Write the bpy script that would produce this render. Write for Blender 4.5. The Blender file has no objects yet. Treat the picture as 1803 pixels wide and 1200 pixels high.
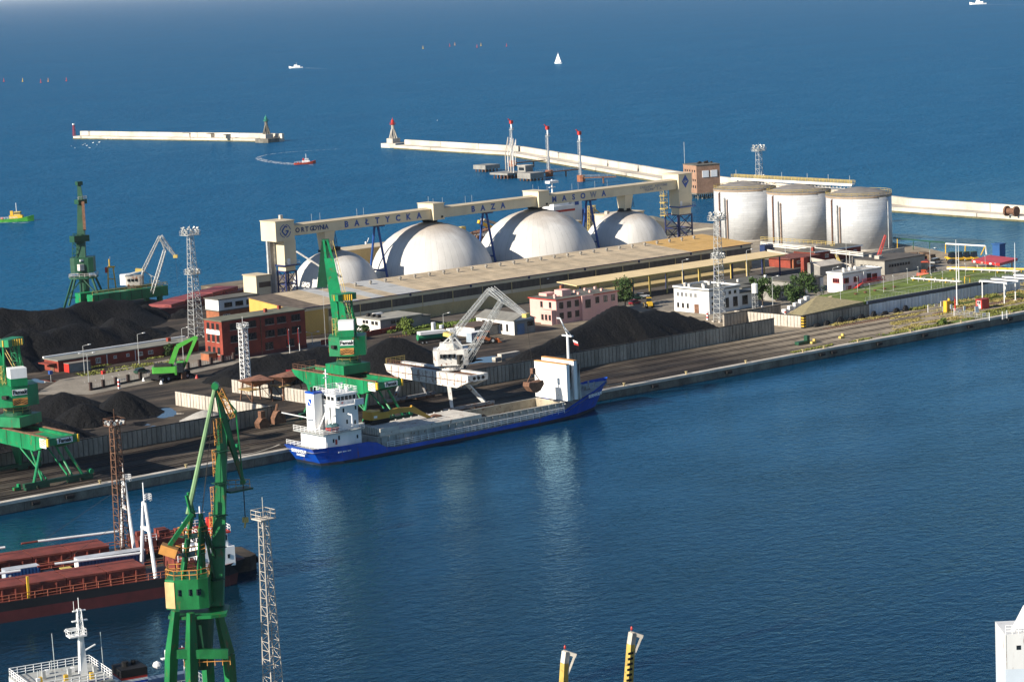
import bpy, math, random
from mathutils import Vector
rnd = random.Random(7)
S = bpy.context.scene
COL = S.collection
# ------------------------------------------------------------------ camera
F = 4450.; CX = 901.5; CY = 600.; ROLL = .044; PIT = math.atan(645/4450); AZ = math.radians(50.1); H = 100.
R0 = Vector((math.sin(AZ), -math.cos(AZ), 0))
FW = Vector((math.cos(AZ)*math.cos(PIT), math.sin(AZ)*math.cos(PIT), -math.sin(PIT)))
U0 = Vector((math.cos(AZ)*math.sin(PIT), math.sin(AZ)*math.sin(PIT), math.cos(PIT)))
CR = R0*math.cos(ROLL) - U0*math.sin(ROLL)
CU = R0*math.sin(ROLL) + U0*math.cos(ROLL)
cd = bpy.data.cameras.new('camera'); cam = bpy.data.objects.new('camera', cd); COL.objects.link(cam)
cd.sensor_width = 36; cd.lens = 36*F/1803; cd.clip_start = 1; cd.clip_end = 90000
from mathutils import Matrix
m = Matrix((CR, CU, -FW)).transposed().to_4x4(); m.translation = (0, 0, H); cam.matrix_world = m
S.camera = cam
# ------------------------------------------------------------------ sky, sun, exposure
SUN = Vector((-2.1, .2, 1.0)).normalized()
w = bpy.data.worlds.new('World'); S.world = w; w.use_nodes = True
nt = w.node_tree; bg = nt.nodes['Background']; sk = nt.nodes.new('ShaderNodeTexSky')
sk.sky_type = 'NISHITA'; sk.sun_disc = False
sk.sun_elevation = math.asin(SUN.z); sk.sun_rotation = math.atan2(SUN.x, SUN.y)
sk.altitude = 600; sk.air_density = 1.0; sk.dust_density = .15; sk.ozone_density = 4.0
nt.links.new(sk.outputs[0], bg.inputs[0]); bg.inputs[1].default_value = .066
sl = bpy.data.lights.new('sun', 'SUN'); so = bpy.data.objects.new('sun', sl); COL.objects.link(so)
sl.energy = 5.0; sl.angle = math.radians(.5); sl.color = (1, .91, .78)
so.rotation_euler = SUN.to_track_quat('Z', 'Y').to_euler()
S.view_settings.view_transform = 'Standard'; S.view_settings.look = 'None'
S.view_settings.exposure = 0.86; S.view_settings.gamma = 1
# ------------------------------------------------------------------ pixel -> place
def ray(x, y): return FW + CR*((x-CX)/F) - CU*((y-CY)/F)
def G(x, y, z=0.):
    d = ray(x, y); t = (z-H)/d.z; return Vector((d.x*t, d.y*t, z))
def onY(x, y, Y):
    d = ray(x, y); t = Y/d.y; return Vector((d.x*t, Y, H+d.z*t))
def onX(x, y, X):
    d = ray(x, y); t = X/d.x; return Vector((X, d.y*t, H+d.z*t))
def proj(p):
    v = Vector(p)-Vector((0, 0, H)); d = v.dot(FW); return (CX+F*v.dot(CR)/d, CY-F*v.dot(CU)/d)
def bis(fn, lo, hi):
    for _ in range(50):
        m_ = (lo+hi)/2
        if fn(m_): lo = m_
        else: hi = m_
    return m_
def colU(px, Y, z=0.): return bis(lambda a: proj((a, Y, z))[0] < px, -200., 3000.)
def colV(px, X, z=0.): return bis(lambda a: proj((X, a, z))[0] > px, 50., 4000.)
def hgt(px, y0, y1, z=0.):
    g = G(px, y0, z); return bis(lambda a: proj((g.x, g.y, a))[1] > y1, z, z+200)
# ------------------------------------------------------------------ objects
def thing(name, label, cat, loc=(0, 0, 0), rz=0., group=None):
    o = bpy.data.objects.new(name, None); COL.objects.link(o); o.location = loc; o.rotation_euler = (0, 0, rz)
    o.empty_display_size = .5; o['label'] = label; o['category'] = cat
    if group: o['group'] = group
    return o
def tag(o, label, cat, group=None):
    o['label'] = label; o['category'] = cat
    if group: o['group'] = group
    return o
def struct(o): o['kind'] = 'structure'; return o
def copy_tree(o, parent=None):
    c = o.copy(); COL.objects.link(c)
    if parent: c.parent = parent
    for ch in o.children: copy_tree(ch, c)
    return c
def place(proto, loc, label=None, rz=None):
    c = copy_tree(proto); c.location = loc
    if label: c['label'] = label
    if rz is not None: c.rotation_euler = (0, 0, rz)
    return c
def org(o):
    v = Vector((0, 0, 0))
    while o is not None: v += Vector(o.location); o = o.parent
    return v
class MB:
    """collects shapes; build() links ONE mesh object. World coordinates unless local."""
    def __init__(s): s.v = []; s.f = []
    def add(s, vs, fs):
        n = len(s.v); s.v += [tuple(p) for p in vs]; s.f += [tuple(i+n for i in f) for f in fs]; return s
    def box(s, x0, x1, y0, y1, z0, z1):
        return s.add([(x0,y0,z0),(x1,y0,z0),(x1,y1,z0),(x0,y1,z0),(x0,y0,z1),(x1,y0,z1),(x1,y1,z1),(x0,y1,z1)],
                     [(0,3,2,1),(4,5,6,7),(0,1,5,4),(1,2,6,5),(2,3,7,6),(3,0,4,7)])
    def cb(s, c, sx, sy, sz): return s.box(c[0]-sx/2, c[0]+sx/2, c[1]-sy/2, c[1]+sy/2, c[2]-sz/2, c[2]+sz/2)
    def frame(s, p, q):
        p = Vector(p); q = Vector(q); d = (q-p).normalized()
        up = Vector((0, 0, 1)) if abs(d.z) < .95 else Vector((1, 0, 0))
        a = d.cross(up).normalized(); b = a.cross(d); return p, q, a, b
    def beam(s, p, q, w, h=None, w2=None, h2=None):
        h = h or w; w2 = w2 or w; h2 = h2 or h*w2/w; p, q, a, b = s.frame(p, q)
        vs = [p+a*w/2*i+b*h/2*j for i, j in ((-1,-1),(1,-1),(1,1),(-1,1))]+[q+a*w2/2*i+b*h2/2*j for i, j in ((-1,-1),(1,-1),(1,1),(-1,1))]
        return s.add(vs, [(0,1,2,3),(7,6,5,4),(1,0,4,5),(2,1,5,6),(3,2,6,7),(0,3,7,4)])
    def rod(s, p, q, r, n=6, r2=None):
        r2 = r if r2 is None else r2; p, q, a, b = s.frame(p, q)
        vs = []
        for c, rr in ((p, r), (q, r2)):
            for k in range(n):
                t = 2*math.pi*k/n; vs.append(c+a*math.cos(t)*rr+b*math.sin(t)*rr)
        fs = [(k, (k+1) % n, n+(k+1) % n, n+k)[::-1] for k in range(n)]+[tuple(range(n)), tuple(range(2*n-1, n-1, -1))]
        return s.add(vs, fs)
    def path(s, pts, r, n=5):
        for a, b in zip(pts, pts[1:]): s.rod(a, b, r, n)
        return s
    def prism(s, pts, z0, z1):
        n = len(pts); ar = sum(pts[i][0]*pts[(i+1)%n][1]-pts[(i+1)%n][0]*pts[i][1] for i in range(n))
        if ar < 0: pts = pts[::-1]
        return s.add([(x,y,z0) for x, y in pts]+[(x,y,z1) for x, y in pts],
                     [tuple(range(n-1,-1,-1)), tuple(range(n,2*n))]+[(k,(k+1)%n,n+(k+1)%n,n+k) for k in range(n)])
    def ext(s, pts, ax, a, b):
        """profile extruded along an axis; ax 'x': pts (y,z), 'y': pts (x,z)"""
        n = len(pts); g = (lambda p, t: (t, p[0], p[1])) if ax == 'x' else (lambda p, t: (p[0], t, p[1]))
        ar = sum(pts[i][0]*pts[(i+1)%n][1]-pts[(i+1)%n][0]*pts[i][1] for i in range(n))
        if (ar < 0) != (ax == 'y'): pts = pts[::-1]
        return s.add([g(p,a) for p in pts]+[g(p,b) for p in pts],
                     [tuple(range(n-1,-1,-1)), tuple(range(n,2*n))]+[(k,(k+1)%n,n+(k+1)%n,n+k) for k in range(n)])
    def lathe(s, prof, n=24, c=(0,0), z=0.):
        vs = [(c[0]+r*math.cos(2*math.pi*k/n), c[1]+r*math.sin(2*math.pi*k/n), z+h) for r, h in prof for k in range(n)]
        fs = [(i*n+k, i*n+(k+1)%n, (i+1)*n+(k+1)%n, (i+1)*n+k) for i in range(len(prof)-1) for k in range(n)]
        if prof[-1][0] > 1e-6: fs.append(tuple((len(prof)-1)*n+k for k in range(n)))
        if prof[0][0] > 1e-6: fs.append(tuple(range(n-1,-1,-1)))
        return s.add(vs, fs)
    def loft(s, secs, closed=True, cap=True):
        n = len(secs[0]); vs = [p for q in secs for p in q]
        fs = [(i*n+k, i*n+(k+1)%n, (i+1)*n+(k+1)%n, (i+1)*n+k) for i in range(len(secs)-1) for k in range(n if closed else n-1)]
        if cap: fs += [tuple(range(n-1,-1,-1)), tuple((len(secs)-1)*n+k for k in range(n))]
        return s.add(vs, fs)
    def lattice(s, p, q, w0, w1, n, r, r2=None, ang=0.):
        """four chords with zig-zag bracing from p to q"""
        r2 = r2 or r*.6; p, q, a, b = s.frame(p, q)
        if ang:
            a, b = a*math.cos(ang)+b*math.sin(ang), b*math.cos(ang)-a*math.sin(ang)
        sg = ((-1,-1),(1,-1),(1,1),(-1,1))
        L = [[p+(q-p)*(i/n)+(a*x+b*y)*(w0+(w1-w0)*i/n)/2 for x, y in sg] for i in range(n+1)]
        for k in range(4):
            s.rod(L[0][k], L[n][k], r, 4)
            for i in range(n):
                j = (k+1) % 4
                s.rod(L[i][k] if i % 2 else L[i][j], L[i+1][j] if i % 2 else L[i+1][k], r2, 3)
                s.rod(L[i+1][k], L[i+1][j], r2, 3)
        return s
    def rail(s, pts, h=1.1, r=.035, step=2.2, n=2, closed=False):
        pts = [Vector(p) for p in pts]
        if closed: pts.append(pts[0])
        for a, b in zip(pts, pts[1:]):
            L = (b-a).length; k = max(1, round(L/step))
            for i in range(k+1): s.rod(a.lerp(b, i/k), a.lerp(b, i/k)+Vector((0,0,h)), r, 4)
            for j in range(n): z = Vector((0,0,h*(j+1)/n)); s.rod(a+z, b+z, r, 4)
        return s
    def build(s, name, mt, parent=None, smooth=False, kind=None, local=False, label=None):
        me = bpy.data.meshes.new(name); off = Vector((0,0,0)) if local or parent is None else org(parent)
        me.from_pydata([(x-off.x, y-off.y, z-off.z) for x, y, z in s.v], [], s.f)
        me.materials.append(mt)
        if smooth: me.shade_smooth()
        o = bpy.data.objects.new(name, me); COL.objects.link(o)
        if parent is not None: o.parent = parent
        if kind: o['kind'] = kind
        if label: o['label'] = label
        return o
def inst(me, name, loc, parent, rz=0., sc=None):
    """another piece that shares mesh data; loc in world"""
    o = bpy.data.objects.new(name, me); COL.objects.link(o); o.parent = parent
    o.location = Vector(loc)-(org(parent) if parent else Vector((0,0,0))); o.rotation_euler = (0, 0, rz)
    if sc: o.scale = sc
    return o
def B(name, mt, parent, *a): return MB().box(*a).build(name, mt, parent)
# ------------------------------------------------------------------ materials
MT = {}
def mat(name, col, rough=.7, metal=0., var=.3, vs=.35, bump=0., bs=3., rn=0., rust=0., rcol=(.16,.055,.02), stretch=1., wave=None, spec=.4, fine=.0):
    if name in MT: return MT[name]
    mt = bpy.data.materials.new(name); MT[name] = mt; mt.use_nodes = True
    n = mt.node_tree.nodes; l = mt.node_tree.links; b = n['Principled BSDF']
    b.inputs['Roughness'].default_value = rough; b.inputs['Metallic'].default_value = metal
    b.inputs['Specular IOR Level'].default_value = spec
    geo = n.new('ShaderNodeNewGeometry'); mp = n.new('ShaderNodeMapping'); mp.inputs['Scale'].default_value = (1, 1, stretch)
    l.new(geo.outputs['Position'], mp.inputs[0])
    def noise(scale, det=5, src=mp):
        t = n.new('ShaderNodeTexNoise'); t.inputs['Scale'].default_value = scale; t.inputs['Detail'].default_value = det
        t.inputs['Roughness'].default_value = .62; l.new(src.outputs[0], t.inputs['Vector']); return t
    def mix(fac, a, c, bt='MIX'):
        x = n.new('ShaderNodeMix'); x.data_type = 'RGBA'; x.blend_type = bt
        for sck, val in ((x.inputs[0], fac), (x.inputs[6], a), (x.inputs[7], c)):
            if hasattr(val, 'is_linked'): l.new(val, sck)
            elif isinstance(val, (int, float)): sck.default_value = val
            else: sck.default_value = (*val, 1)
        return x.outputs[2]
    def ramp(src, a, c):
        r = n.new('ShaderNodeMapRange'); r.inputs[1].default_value = a; r.inputs[2].default_value = c; l.new(src, r.inputs[0]); return r.outputs[0]
    dk = tuple(c*(1-var) for c in col); lt = tuple(min(1, c*(1+var*.45)) for c in col)
    out = mix(ramp(noise(vs).outputs[0], .32, .68), dk, lt)
    if fine: out = mix(ramp(noise(vs*14, 3).outputs[0], .35, .65), out, mix(1., out, (1-fine,)*3, 'MULTIPLY'))
    if rn:
        oi = n.new('ShaderNodeObjectInfo'); out = mix(1., out, mix(oi.outputs['Random'], (1-rn,)*3, (1+rn*.3,)*3), 'MULTIPLY')
    if rust:
        out = mix(ramp(noise(vs*3.1, 7).outputs[0], .62-rust*.25, .72-rust*.25), out, rcol)
    l.new(out, b.inputs['Base Color'])
    hsrc = None
    if wave:   # corrugation: (axis, period m, depth)
        wv = n.new('ShaderNodeTexWave'); wv.wave_type = 'BANDS'; wv.bands_direction = wave[0]; wv.inputs['Scale'].default_value = .314/wave[1]
        wv.inputs['Distortion'].default_value = 0; l.new(geo.outputs['Position'], wv.inputs['Vector'])
        bp = n.new('ShaderNodeBump'); bp.inputs['Strength'].default_value = 1; bp.inputs['Distance'].default_value = wave[2]
        l.new(wv.outputs['Fac'], bp.inputs['Height']); hsrc = bp
        # base colour is darker in the troughs
        o2 = mix(ramp(wv.outputs['Fac'], 0., .5), mix(1., out, (.72,.7,.68), 'MULTIPLY'), out); l.new(o2, b.inputs['Base Color'])
    if bump:
        bp = n.new('ShaderNodeBump'); bp.inputs['Strength'].default_value = 1; bp.inputs['Distance'].default_value = bump
        l.new(noise(bs, 6, geo).outputs[0], bp.inputs['Height'])
        if hsrc: l.new(hsrc.outputs[0], bp.inputs['Normal'])
        hsrc = bp
    if hsrc: l.new(hsrc.outputs[0], b.inputs['Normal'])
    return mt
cream = mat('cream_cladding', (.64,.55,.38), .6, var=.12, vs=.15, rn=.04)
creamd = mat('beige_cladding', (.54,.41,.19), .6, var=.18, vs=.2, stretch=.4, fine=.1)
yellow_clad = mat('yellow_cladding', (.60,.36,.085), .55, var=.15, vs=.25, stretch=.4, fine=.08)
blue_paint = mat('blue_steel', (.018,.07,.26), .5, var=.2)
navy = mat('navy_steel', (.02,.03,.11), .5, var=.3)
blue_letter = mat('blue_lettering', (.02,.075,.3), .5, var=.1)
grey_letter = mat('faded_lettering', (.27,.28,.33), .7, var=.4, vs=3)
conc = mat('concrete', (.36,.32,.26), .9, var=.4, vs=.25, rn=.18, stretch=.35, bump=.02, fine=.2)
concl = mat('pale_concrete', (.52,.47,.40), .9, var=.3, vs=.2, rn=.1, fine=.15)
concq = mat('quay_concrete', (.20,.185,.15), .9, var=.55, vs=.3, rn=.15, stretch=.5, bump=.03, fine=.3)
dark = mat('dark_gap', (.02,.018,.016), .8, var=.3)
black = mat('black_rubber', (.012,.012,.013), .7, var=.3, spec=.2)
steel = mat('galvanised_steel', (.46,.47,.46), .5, .25, var=.3, vs=.8)
steelw = mat('weathered_white_steel', (.62,.60,.56), .55, var=.25, vs=.5, rust=.22)
white = mat('white_paint', (.76,.755,.74), .5, var=.12, vs=.4, stretch=.3)
whitew = mat('white_render', (.72,.72,.70), .8, var=.15, vs=.25, rn=.03)
green = mat('crane_green', (.006,.21,.075), .45, var=.4, vs=.35, rust=.1, stretch=.4, fine=.12)
greend = mat('crane_dark_green', (.012,.07,.035), .5, var=.35)
fgreen = mat('foreground_crane_green', (.010,.16,.045), .45, var=.45, vs=.3, rust=.08, stretch=.4, fine=.15)
lgreen = mat('excavator_green', (.07,.34,.045), .45, var=.2)
yel = mat('safety_yellow', (.62,.38,.03), .5, var=.2)
yelf = mat('faded_yellow', (.52,.39,.11), .55, var=.25)
orange = mat('orange_steel', (.55,.25,.06), .55, var=.3)
rusty = mat('rusty_steel', (.17,.085,.05), .85, var=.5, vs=1.5)
redp = mat('red_paint', (.45,.03,.02), .5, var=.25)
redship = mat('red_oxide_deck', (.20,.042,.028), .75, var=.4, vs=.4, rust=.2, rcol=(.10,.03,.02), fine=.2)
redbrick = mat('red_brick', (.27,.05,.03), .85, var=.3, vs=.4, fine=.25)
brick2 = mat('orange_brick', (.36,.13,.06), .85, var=.3, vs=.5, fine=.3)
pink = mat('pink_render', (.66,.38,.33), .8, var=.1, vs=.3)
glass = mat('window_glass', (.015,.02,.025), .12, var=.4, vs=.8, spec=.6)
bitumen = mat('bitumen_roof', (.125,.12,.10), .9, var=.35, vs=.15, fine=.2)
brownroof = mat('brown_roof', (.11,.075,.055), .85, var=.3, vs=.15)
grey_r = mat('grey_render', (.27,.26,.235), .85, var=.3, vs=.3, fine=.15)
coal = mat('coal', (.0042,.0043,.0052), .85, var=.6, vs=.18, bump=.7, bs=1.0, fine=.5, spec=.25)
gravel = mat('grey_gravel', (.42,.40,.36), .95, var=.25, vs=.4, bump=.1, bs=3, fine=.35)
stone = mat('breakwater_concrete', (.60,.54,.45), .9, var=.35, vs=.05, fine=.15)
algae = mat('wet_algae_stone', (.12,.11,.05), .8, var=.5, vs=.3)
grassm = mat('grass', (.15,.21,.025), .9, var=.55, vs=.2, bump=.15, bs=2.5, fine=.35)
hullblue = mat('hull_blue', (.004,.07,.43), .4, var=.3, vs=.25, spec=.4, stretch=.25, rust=.06, fine=.12)
hulldark = mat('hull_dark_boottop', (.012,.016,.026), .6, var=.4)
deckg = mat('grey_deck', (.36,.37,.35), .75, var=.3, vs=.4, rust=.15)
hatchm = mat('hatch_cover', (.60,.56,.49), .75, var=.25, vs=.3, rust=.12, fine=.15)
catyel = mat('excavator_yellow', (.48,.27,.03), .5, var=.25)
pipe = mat('white_pipe', (.72,.69,.62), .5, var=.15)
# ================================================================== SETTING
WZ = -2.4
def water_mat():
    mt = bpy.data.materials.new('sea_water'); mt.use_nodes = True
    n = mt.node_tree.nodes; l = mt.node_tree.links; n.remove(n['Principled BSDF']); out = n['Material Output']
    geo = n.new('ShaderNodeNewGeometry')
    def nz(scale, det, rot=0., sy=1., dist=0.):
        mp = n.new('ShaderNodeMapping'); mp.inputs['Rotation'].default_value = (0,0,rot); mp.inputs['Scale'].default_value = (1,sy,1)
        l.new(geo.outputs['Position'], mp.inputs[0])
        t = n.new('ShaderNodeTexNoise'); t.inputs['Scale'].default_value = scale; t.inputs['Detail'].default_value = det
        t.inputs['Roughness'].default_value = .6; t.inputs['Distortion'].default_value = dist; l.new(mp.outputs[0], t.inputs['Vector']); return t
    big = nz(.0035, 3, .6, 2.2); pat = nz(.02, 3, .5, 2.)
    mx = n.new('ShaderNodeMix'); mx.data_type = 'RGBA'; mx.inputs[6].default_value = (.0008,.055,.140,1); mx.inputs[7].default_value = (.002,.080,.180,1)
    l.new(big.outputs[0], mx.inputs[0])
    # murky dock water, painted darker still for the weaker reflection at steeper view
    sp = n.new('ShaderNodeSeparateXYZ'); l.new(geo.outputs['Position'], sp.inputs[0]); dm = n.new('ShaderNodeMapRange'); dm.inputs[1].default_value = 330.; dm.inputs[2].default_value = 620.; l.new(sp.outputs[1], dm.inputs[0])
    mx2 = n.new('ShaderNodeMix'); mx2.data_type = 'RGBA'; l.new(dm.outputs[0], mx2.inputs[0]); mx2.inputs[6].default_value = (.001,.011,.019,1); l.new(mx.outputs[2], mx2.inputs[7]); mx = mx2
    d1 = nz(.13, 2, .75, 1.9, .3); d2 = nz(.42, 3, .75, 1.35, .5); d3 = nz(1.7, 3, .9, 1.3)
    prev = None
    for t, dist, lo in ((d1, 1.0, .08), (d2, .75, .26), (d3, .16, .3)):
        # sheltered dock: low ripples; open roadstead: steeper chop
        st_ = n.new('ShaderNodeMapRange'); st_.inputs[1].default_value = 440.; st_.inputs[2].default_value = 760.; st_.inputs[3].default_value = lo; st_.inputs[4].default_value = 1.; l.new(sp.outputs[1], st_.inputs[0])
        src = st_.outputs[0]
        if t is not d1:
            ra = n.new('ShaderNodeMapRange'); ra.inputs[1].default_value = .35; ra.inputs[2].default_value = .65; ra.inputs[3].default_value = .65; ra.inputs[4].default_value = 1.2
            l.new(pat.outputs[0], ra.inputs[0]); mu = n.new('ShaderNodeMath'); mu.operation = 'MULTIPLY'; l.new(src, mu.inputs[0]); l.new(ra.outputs[0], mu.inputs[1]); src = mu.outputs[0]
        dm_ = n.new('ShaderNodeMath'); dm_.operation = 'MULTIPLY'; dm_.inputs[1].default_value = dist; l.new(src, dm_.inputs[0])
        bp = n.new('ShaderNodeBump'); bp.inputs['Strength'].default_value = 1.; l.new(dm_.outputs[0], bp.inputs['Distance'])
        l.new(t.outputs[0], bp.inputs['Height'])
        if prev: l.new(prev.outputs[0], bp.inputs['Normal'])
        prev = bp
    body = n.new('ShaderNodeBsdfDiffuse'); l.new(mx.outputs[2], body.inputs[0]); l.new(prev.outputs[0], body.inputs['Normal'])
    gl = n.new('ShaderNodeBsdfGlossy'); rg = n.new('ShaderNodeMapRange'); rg.inputs[1].default_value = 460.; rg.inputs[2].default_value = 900.; rg.inputs[3].default_value = .035; rg.inputs[4].default_value = .22; l.new(sp.outputs[1], rg.inputs[0]); l.new(rg.outputs[0], gl.inputs['Roughness']); gl.inputs['Color'].default_value = (.46,.78,.95,1); l.new(prev.outputs[0], gl.inputs['Normal'])  # blue tint painted into the reflections, standing in for a bluer sky
    # wave facets of a choppy sea never reach the full grazing reflectance of a mirror
    fr = n.new('ShaderNodeFresnel'); fr.inputs['IOR'].default_value = 1.33; l.new(prev.outputs[0], fr.inputs['Normal'])
    sc_ = n.new('ShaderNodeMath'); sc_.operation = 'MULTIPLY'; l.new(fr.outputs[0], sc_.inputs[0])
    shd = n.new('ShaderNodeMapRange'); shd.inputs[1].default_value = 440.; shd.inputs[2].default_value = 760.; shd.inputs[3].default_value = .95; shd.inputs[4].default_value = .38; l.new(sp.outputs[1], shd.inputs[0]); l.new(shd.outputs[0], sc_.inputs[1])
    mn_ = n.new('ShaderNodeMath'); mn_.operation = 'MINIMUM'; mn_.inputs[1].default_value = .6; l.new(sc_.outputs[0], mn_.inputs[0])
    ms = n.new('ShaderNodeMixShader'); l.new(mn_.outputs[0], ms.inputs[0]); l.new(body.outputs[0], ms.inputs[1]); l.new(gl.outputs[0], ms.inputs[2]); l.new(ms.outputs[0], out.inputs[0])
    return mt
seam = water_mat()
struct(MB().add([(-9000,-9000,WZ),(70000,-9000,WZ),(70000,70000,WZ),(-9000,70000,WZ)], [(0,1,2,3)]).build('sea', seam))

def ground_mat():
    mt = bpy.data.materials.new('port_ground'); mt.use_nodes = True
    n = mt.node_tree.nodes; l = mt.node_tree.links; b = n['Principled BSDF']; b.inputs['Roughness'].default_value = .95
    b.inputs['Specular IOR Level'].default_value = .2
    geo = n.new('ShaderNodeNewGeometry'); sp = n.new('ShaderNodeSeparateXYZ'); l.new(geo.outputs['Position'], sp.inputs[0])
    def nz(scale, det, sc=(1,1,1)):
        mp = n.new('ShaderNodeMapping'); mp.inputs['Scale'].default_value = sc; l.new(geo.outputs['Position'], mp.inputs[0])
        t = n.new('ShaderNodeTexNoise'); t.inputs['Scale'].default_value = scale; t.inputs['Detail'].default_value = det; t.inputs['Roughness'].default_value = .65
        l.new(mp.outputs[0], t.inputs['Vector']); return t.outputs[0]
    def mr(s, a, c, d=0., e=1.):
        r = n.new('ShaderNodeMapRange'); r.inputs[1].default_value = a; r.inputs[2].default_value = c; r.inputs[3].default_value = d; r.inputs[4].default_value = e; l.new(s, r.inputs[0]); return r.outputs[0]
    def ma(op, a, c):
        x = n.new('ShaderNodeMath'); x.operation = op; x.use_clamp = True
        for k, v in enumerate((a, c)):
            if isinstance(v, float): x.inputs[k].default_value = v
            else: l.new(v, x.inputs[k])
        return x.outputs[0]
    def mix(f, a, c):
        x = n.new('ShaderNodeMix'); x.data_type = 'RGBA'; l.new(f, x.inputs[0])
        for k, v in ((6, a), (7, c)):
            if isinstance(v, tuple): x.inputs[k].default_value = (*v, 1)
            else: l.new(v, x.inputs[k])
        return x.outputs[2]
    clean = mix(mr(nz(.25, 6), .35, .65), (.20,.165,.12), (.38,.315,.23))
    brown = mix(mr(nz(.12, 6, (.25,1.6,1)), .46, .62), (.014,.012,.011), (.10,.076,.056))
    brown = mix(mr(nz(1.3, 4), .4, .7), brown, (.034,.028,.024))
    # coal dust lies thick in the yards west of x = 470 and thins towards the tank farm
    f = ma('ADD', mr(sp.outputs[0], 435., 510.), mr(nz(.03, 3), .3, .7, -.25, .25))
    l.new(mix(f, brown, clean), b.inputs['Base Color'])
    bp = n.new('ShaderNodeBump'); bp.inputs['Distance'].default_value = .08; l.new(nz(1.1, 6), bp.inputs['Height']); l.new(bp.outputs[0], b.inputs['Normal'])
    return mt
gm = ground_mat()
QY = 447.; BY = 722.
land = struct(MB().prism([(60,QY+.5),(612,QY+.5),(634,505),(665,566),(694,640),(694,BY),(467,BY),(467,690.5),(404,657),(399,667),(437,689),(437,712),(60,712)], -8, 0).build('port_ground', gm))
asph = mat('asphalt', (.115,.10,.085), .95, var=.35, vs=.12, fine=.25, spec=.2)
asphl = mat('worn_asphalt', (.29,.255,.205), .95, var=.3, vs=.12, fine=.25, spec=.2)
def sheet(name, pts, mt, z=.004):
    return struct(MB().add([(x,y,z) for x, y in pts], [tuple(range(len(pts)))]).build(name, mt))
def pp(*px): return [tuple(G(x, y)[:2]) for x, y in px]
sheet('parking_pavement', pp((60,694),(160,694),(380,648),(505,622),(600,606),(640,590),(520,599),(395,607),(350,622),(105,668)), asphl)
sheet('yard_road_pavement', [(452,556),(640,556),(640,582),(430,587),(430,572)], asph)
sheet('service_yard_pavement', [(508,497),(560,503),(600,520),(628,510),(650,560),(600,560),(508,555)], asphl)
sheet('tank_yard_pavement', [(612,582),(660,575),(680,640),(680,700),(612,700)], asphl, .006)
def quad_grass(name, pts, z=.01):
    o = MB().add([(x,y,z) for x, y in pts], [tuple(range(len(pts)))]).build(name, grassm); o['kind'] = 'structure'; return o
quad_grass('grass_verge', [(436,562),(470,556),(474,570),(452,577),(438,577)])
quad_grass('grass_strip', [(505,449),(612,449),(612,456),(505,450.5)], .008)
quad_grass('grass_bank', [(560,470.5),(612,461),(612,474),(560,474)], .008)

# ---- front quay: wall face of separate concrete blocks, cap beam, fenders, bollards
qw = thing('quay_wall', 'long concrete quay wall with pale cap below the coal yard', 'quay wall', (60,QY,0))
B('cap_beam', concl, qw, 60, 612, QY-.35, QY+1.3, -.55, .06)
blk = MB().box(0, 7.94, -.25, .5, -6, -.56).build('block', concq, qw, local=True); blk.location = (0,.25,0)
x = 68.
while x < 610: inst(blk.data, 'block', (x, QY+.25, 0), qw); x += 8
fm = MB().rod((-.9,0,0),(.9,0,0),.42,12); fmesh = fm.build('fender', black, local=True); fmesh.location = (478, QY-.65, -1.2)
tag(fmesh, 'black cylindrical rubber fender on the quay wall', 'fender', 'quay wall fenders')
for px in (60, 120, 1150, 1280, 1465, 1545, 1625, 1705, 1775):
    c = fmesh.copy(); COL.objects.link(c); c.location = (colU(px, QY, -1.2), QY-.65, -1.2)
bol = MB().lathe([(.3,0),(.22,.1),(.2,.4),(.38,.55),(.38,.7),(0,.75)], 10).build('bollard', mat('dull_bollard', (.36,.29,.15), .8), local=True, smooth=False)
tag(bol, 'small pale yellow mooring bollard on the quay cap', 'bollard', 'quay bollards'); bol.location = (480, QY+.5, .06)
for X in [262+21*i for i in range(17)]:
    if 300 < X < 385: continue
    c = bol.copy(); COL.objects.link(c); c.location = (X, QY+.5, .06)

# ---- rails in the apron
railm = mat('rail_steel', (.07,.05,.04), .6, .3, var=.4)
def track(y, x0, x1, label, sleepers=None, gauge=1.5):
    t = thing('rail_track', label, 'rail track', (x0, y, 0), group='tracks on the quay apron')
    for s in (-1, 1): B('rail', railm, t, x0, x1, y+s*gauge/2-.09, y+s*gauge/2+.09, .004, .13)
    if sleepers:
        sm = MB().box(-.14,.14,-1.35,1.35,.003,.07).build('sleeper', rusty, t, local=True); sm.location = (sleepers[0]-x0, 0, 0)
        X = sleepers[0]+1.0
        while X < sleepers[1]: inst(sm.data, 'sleeper', (X, y, 0), t); X += 1.0
track(451.5, 150, 508, 'crane rail pair nearest the quay cap', gauge=2.2)
track(458.5, 150, 520, 'quay track second from the quay cap')
track(465.5, 150, 540, 'quay track along the middle of the apron')
track(471.5, 150, 598, 'quay track close beside the concrete coal wall with dark sleepers', (506,534))
track(465.0, 545, 611, 'track running under the white open filling gantry', (545,611))
track(564.5, 428, 600, 'rusty track along the grass in front of the long warehouse', (428,480))

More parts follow.
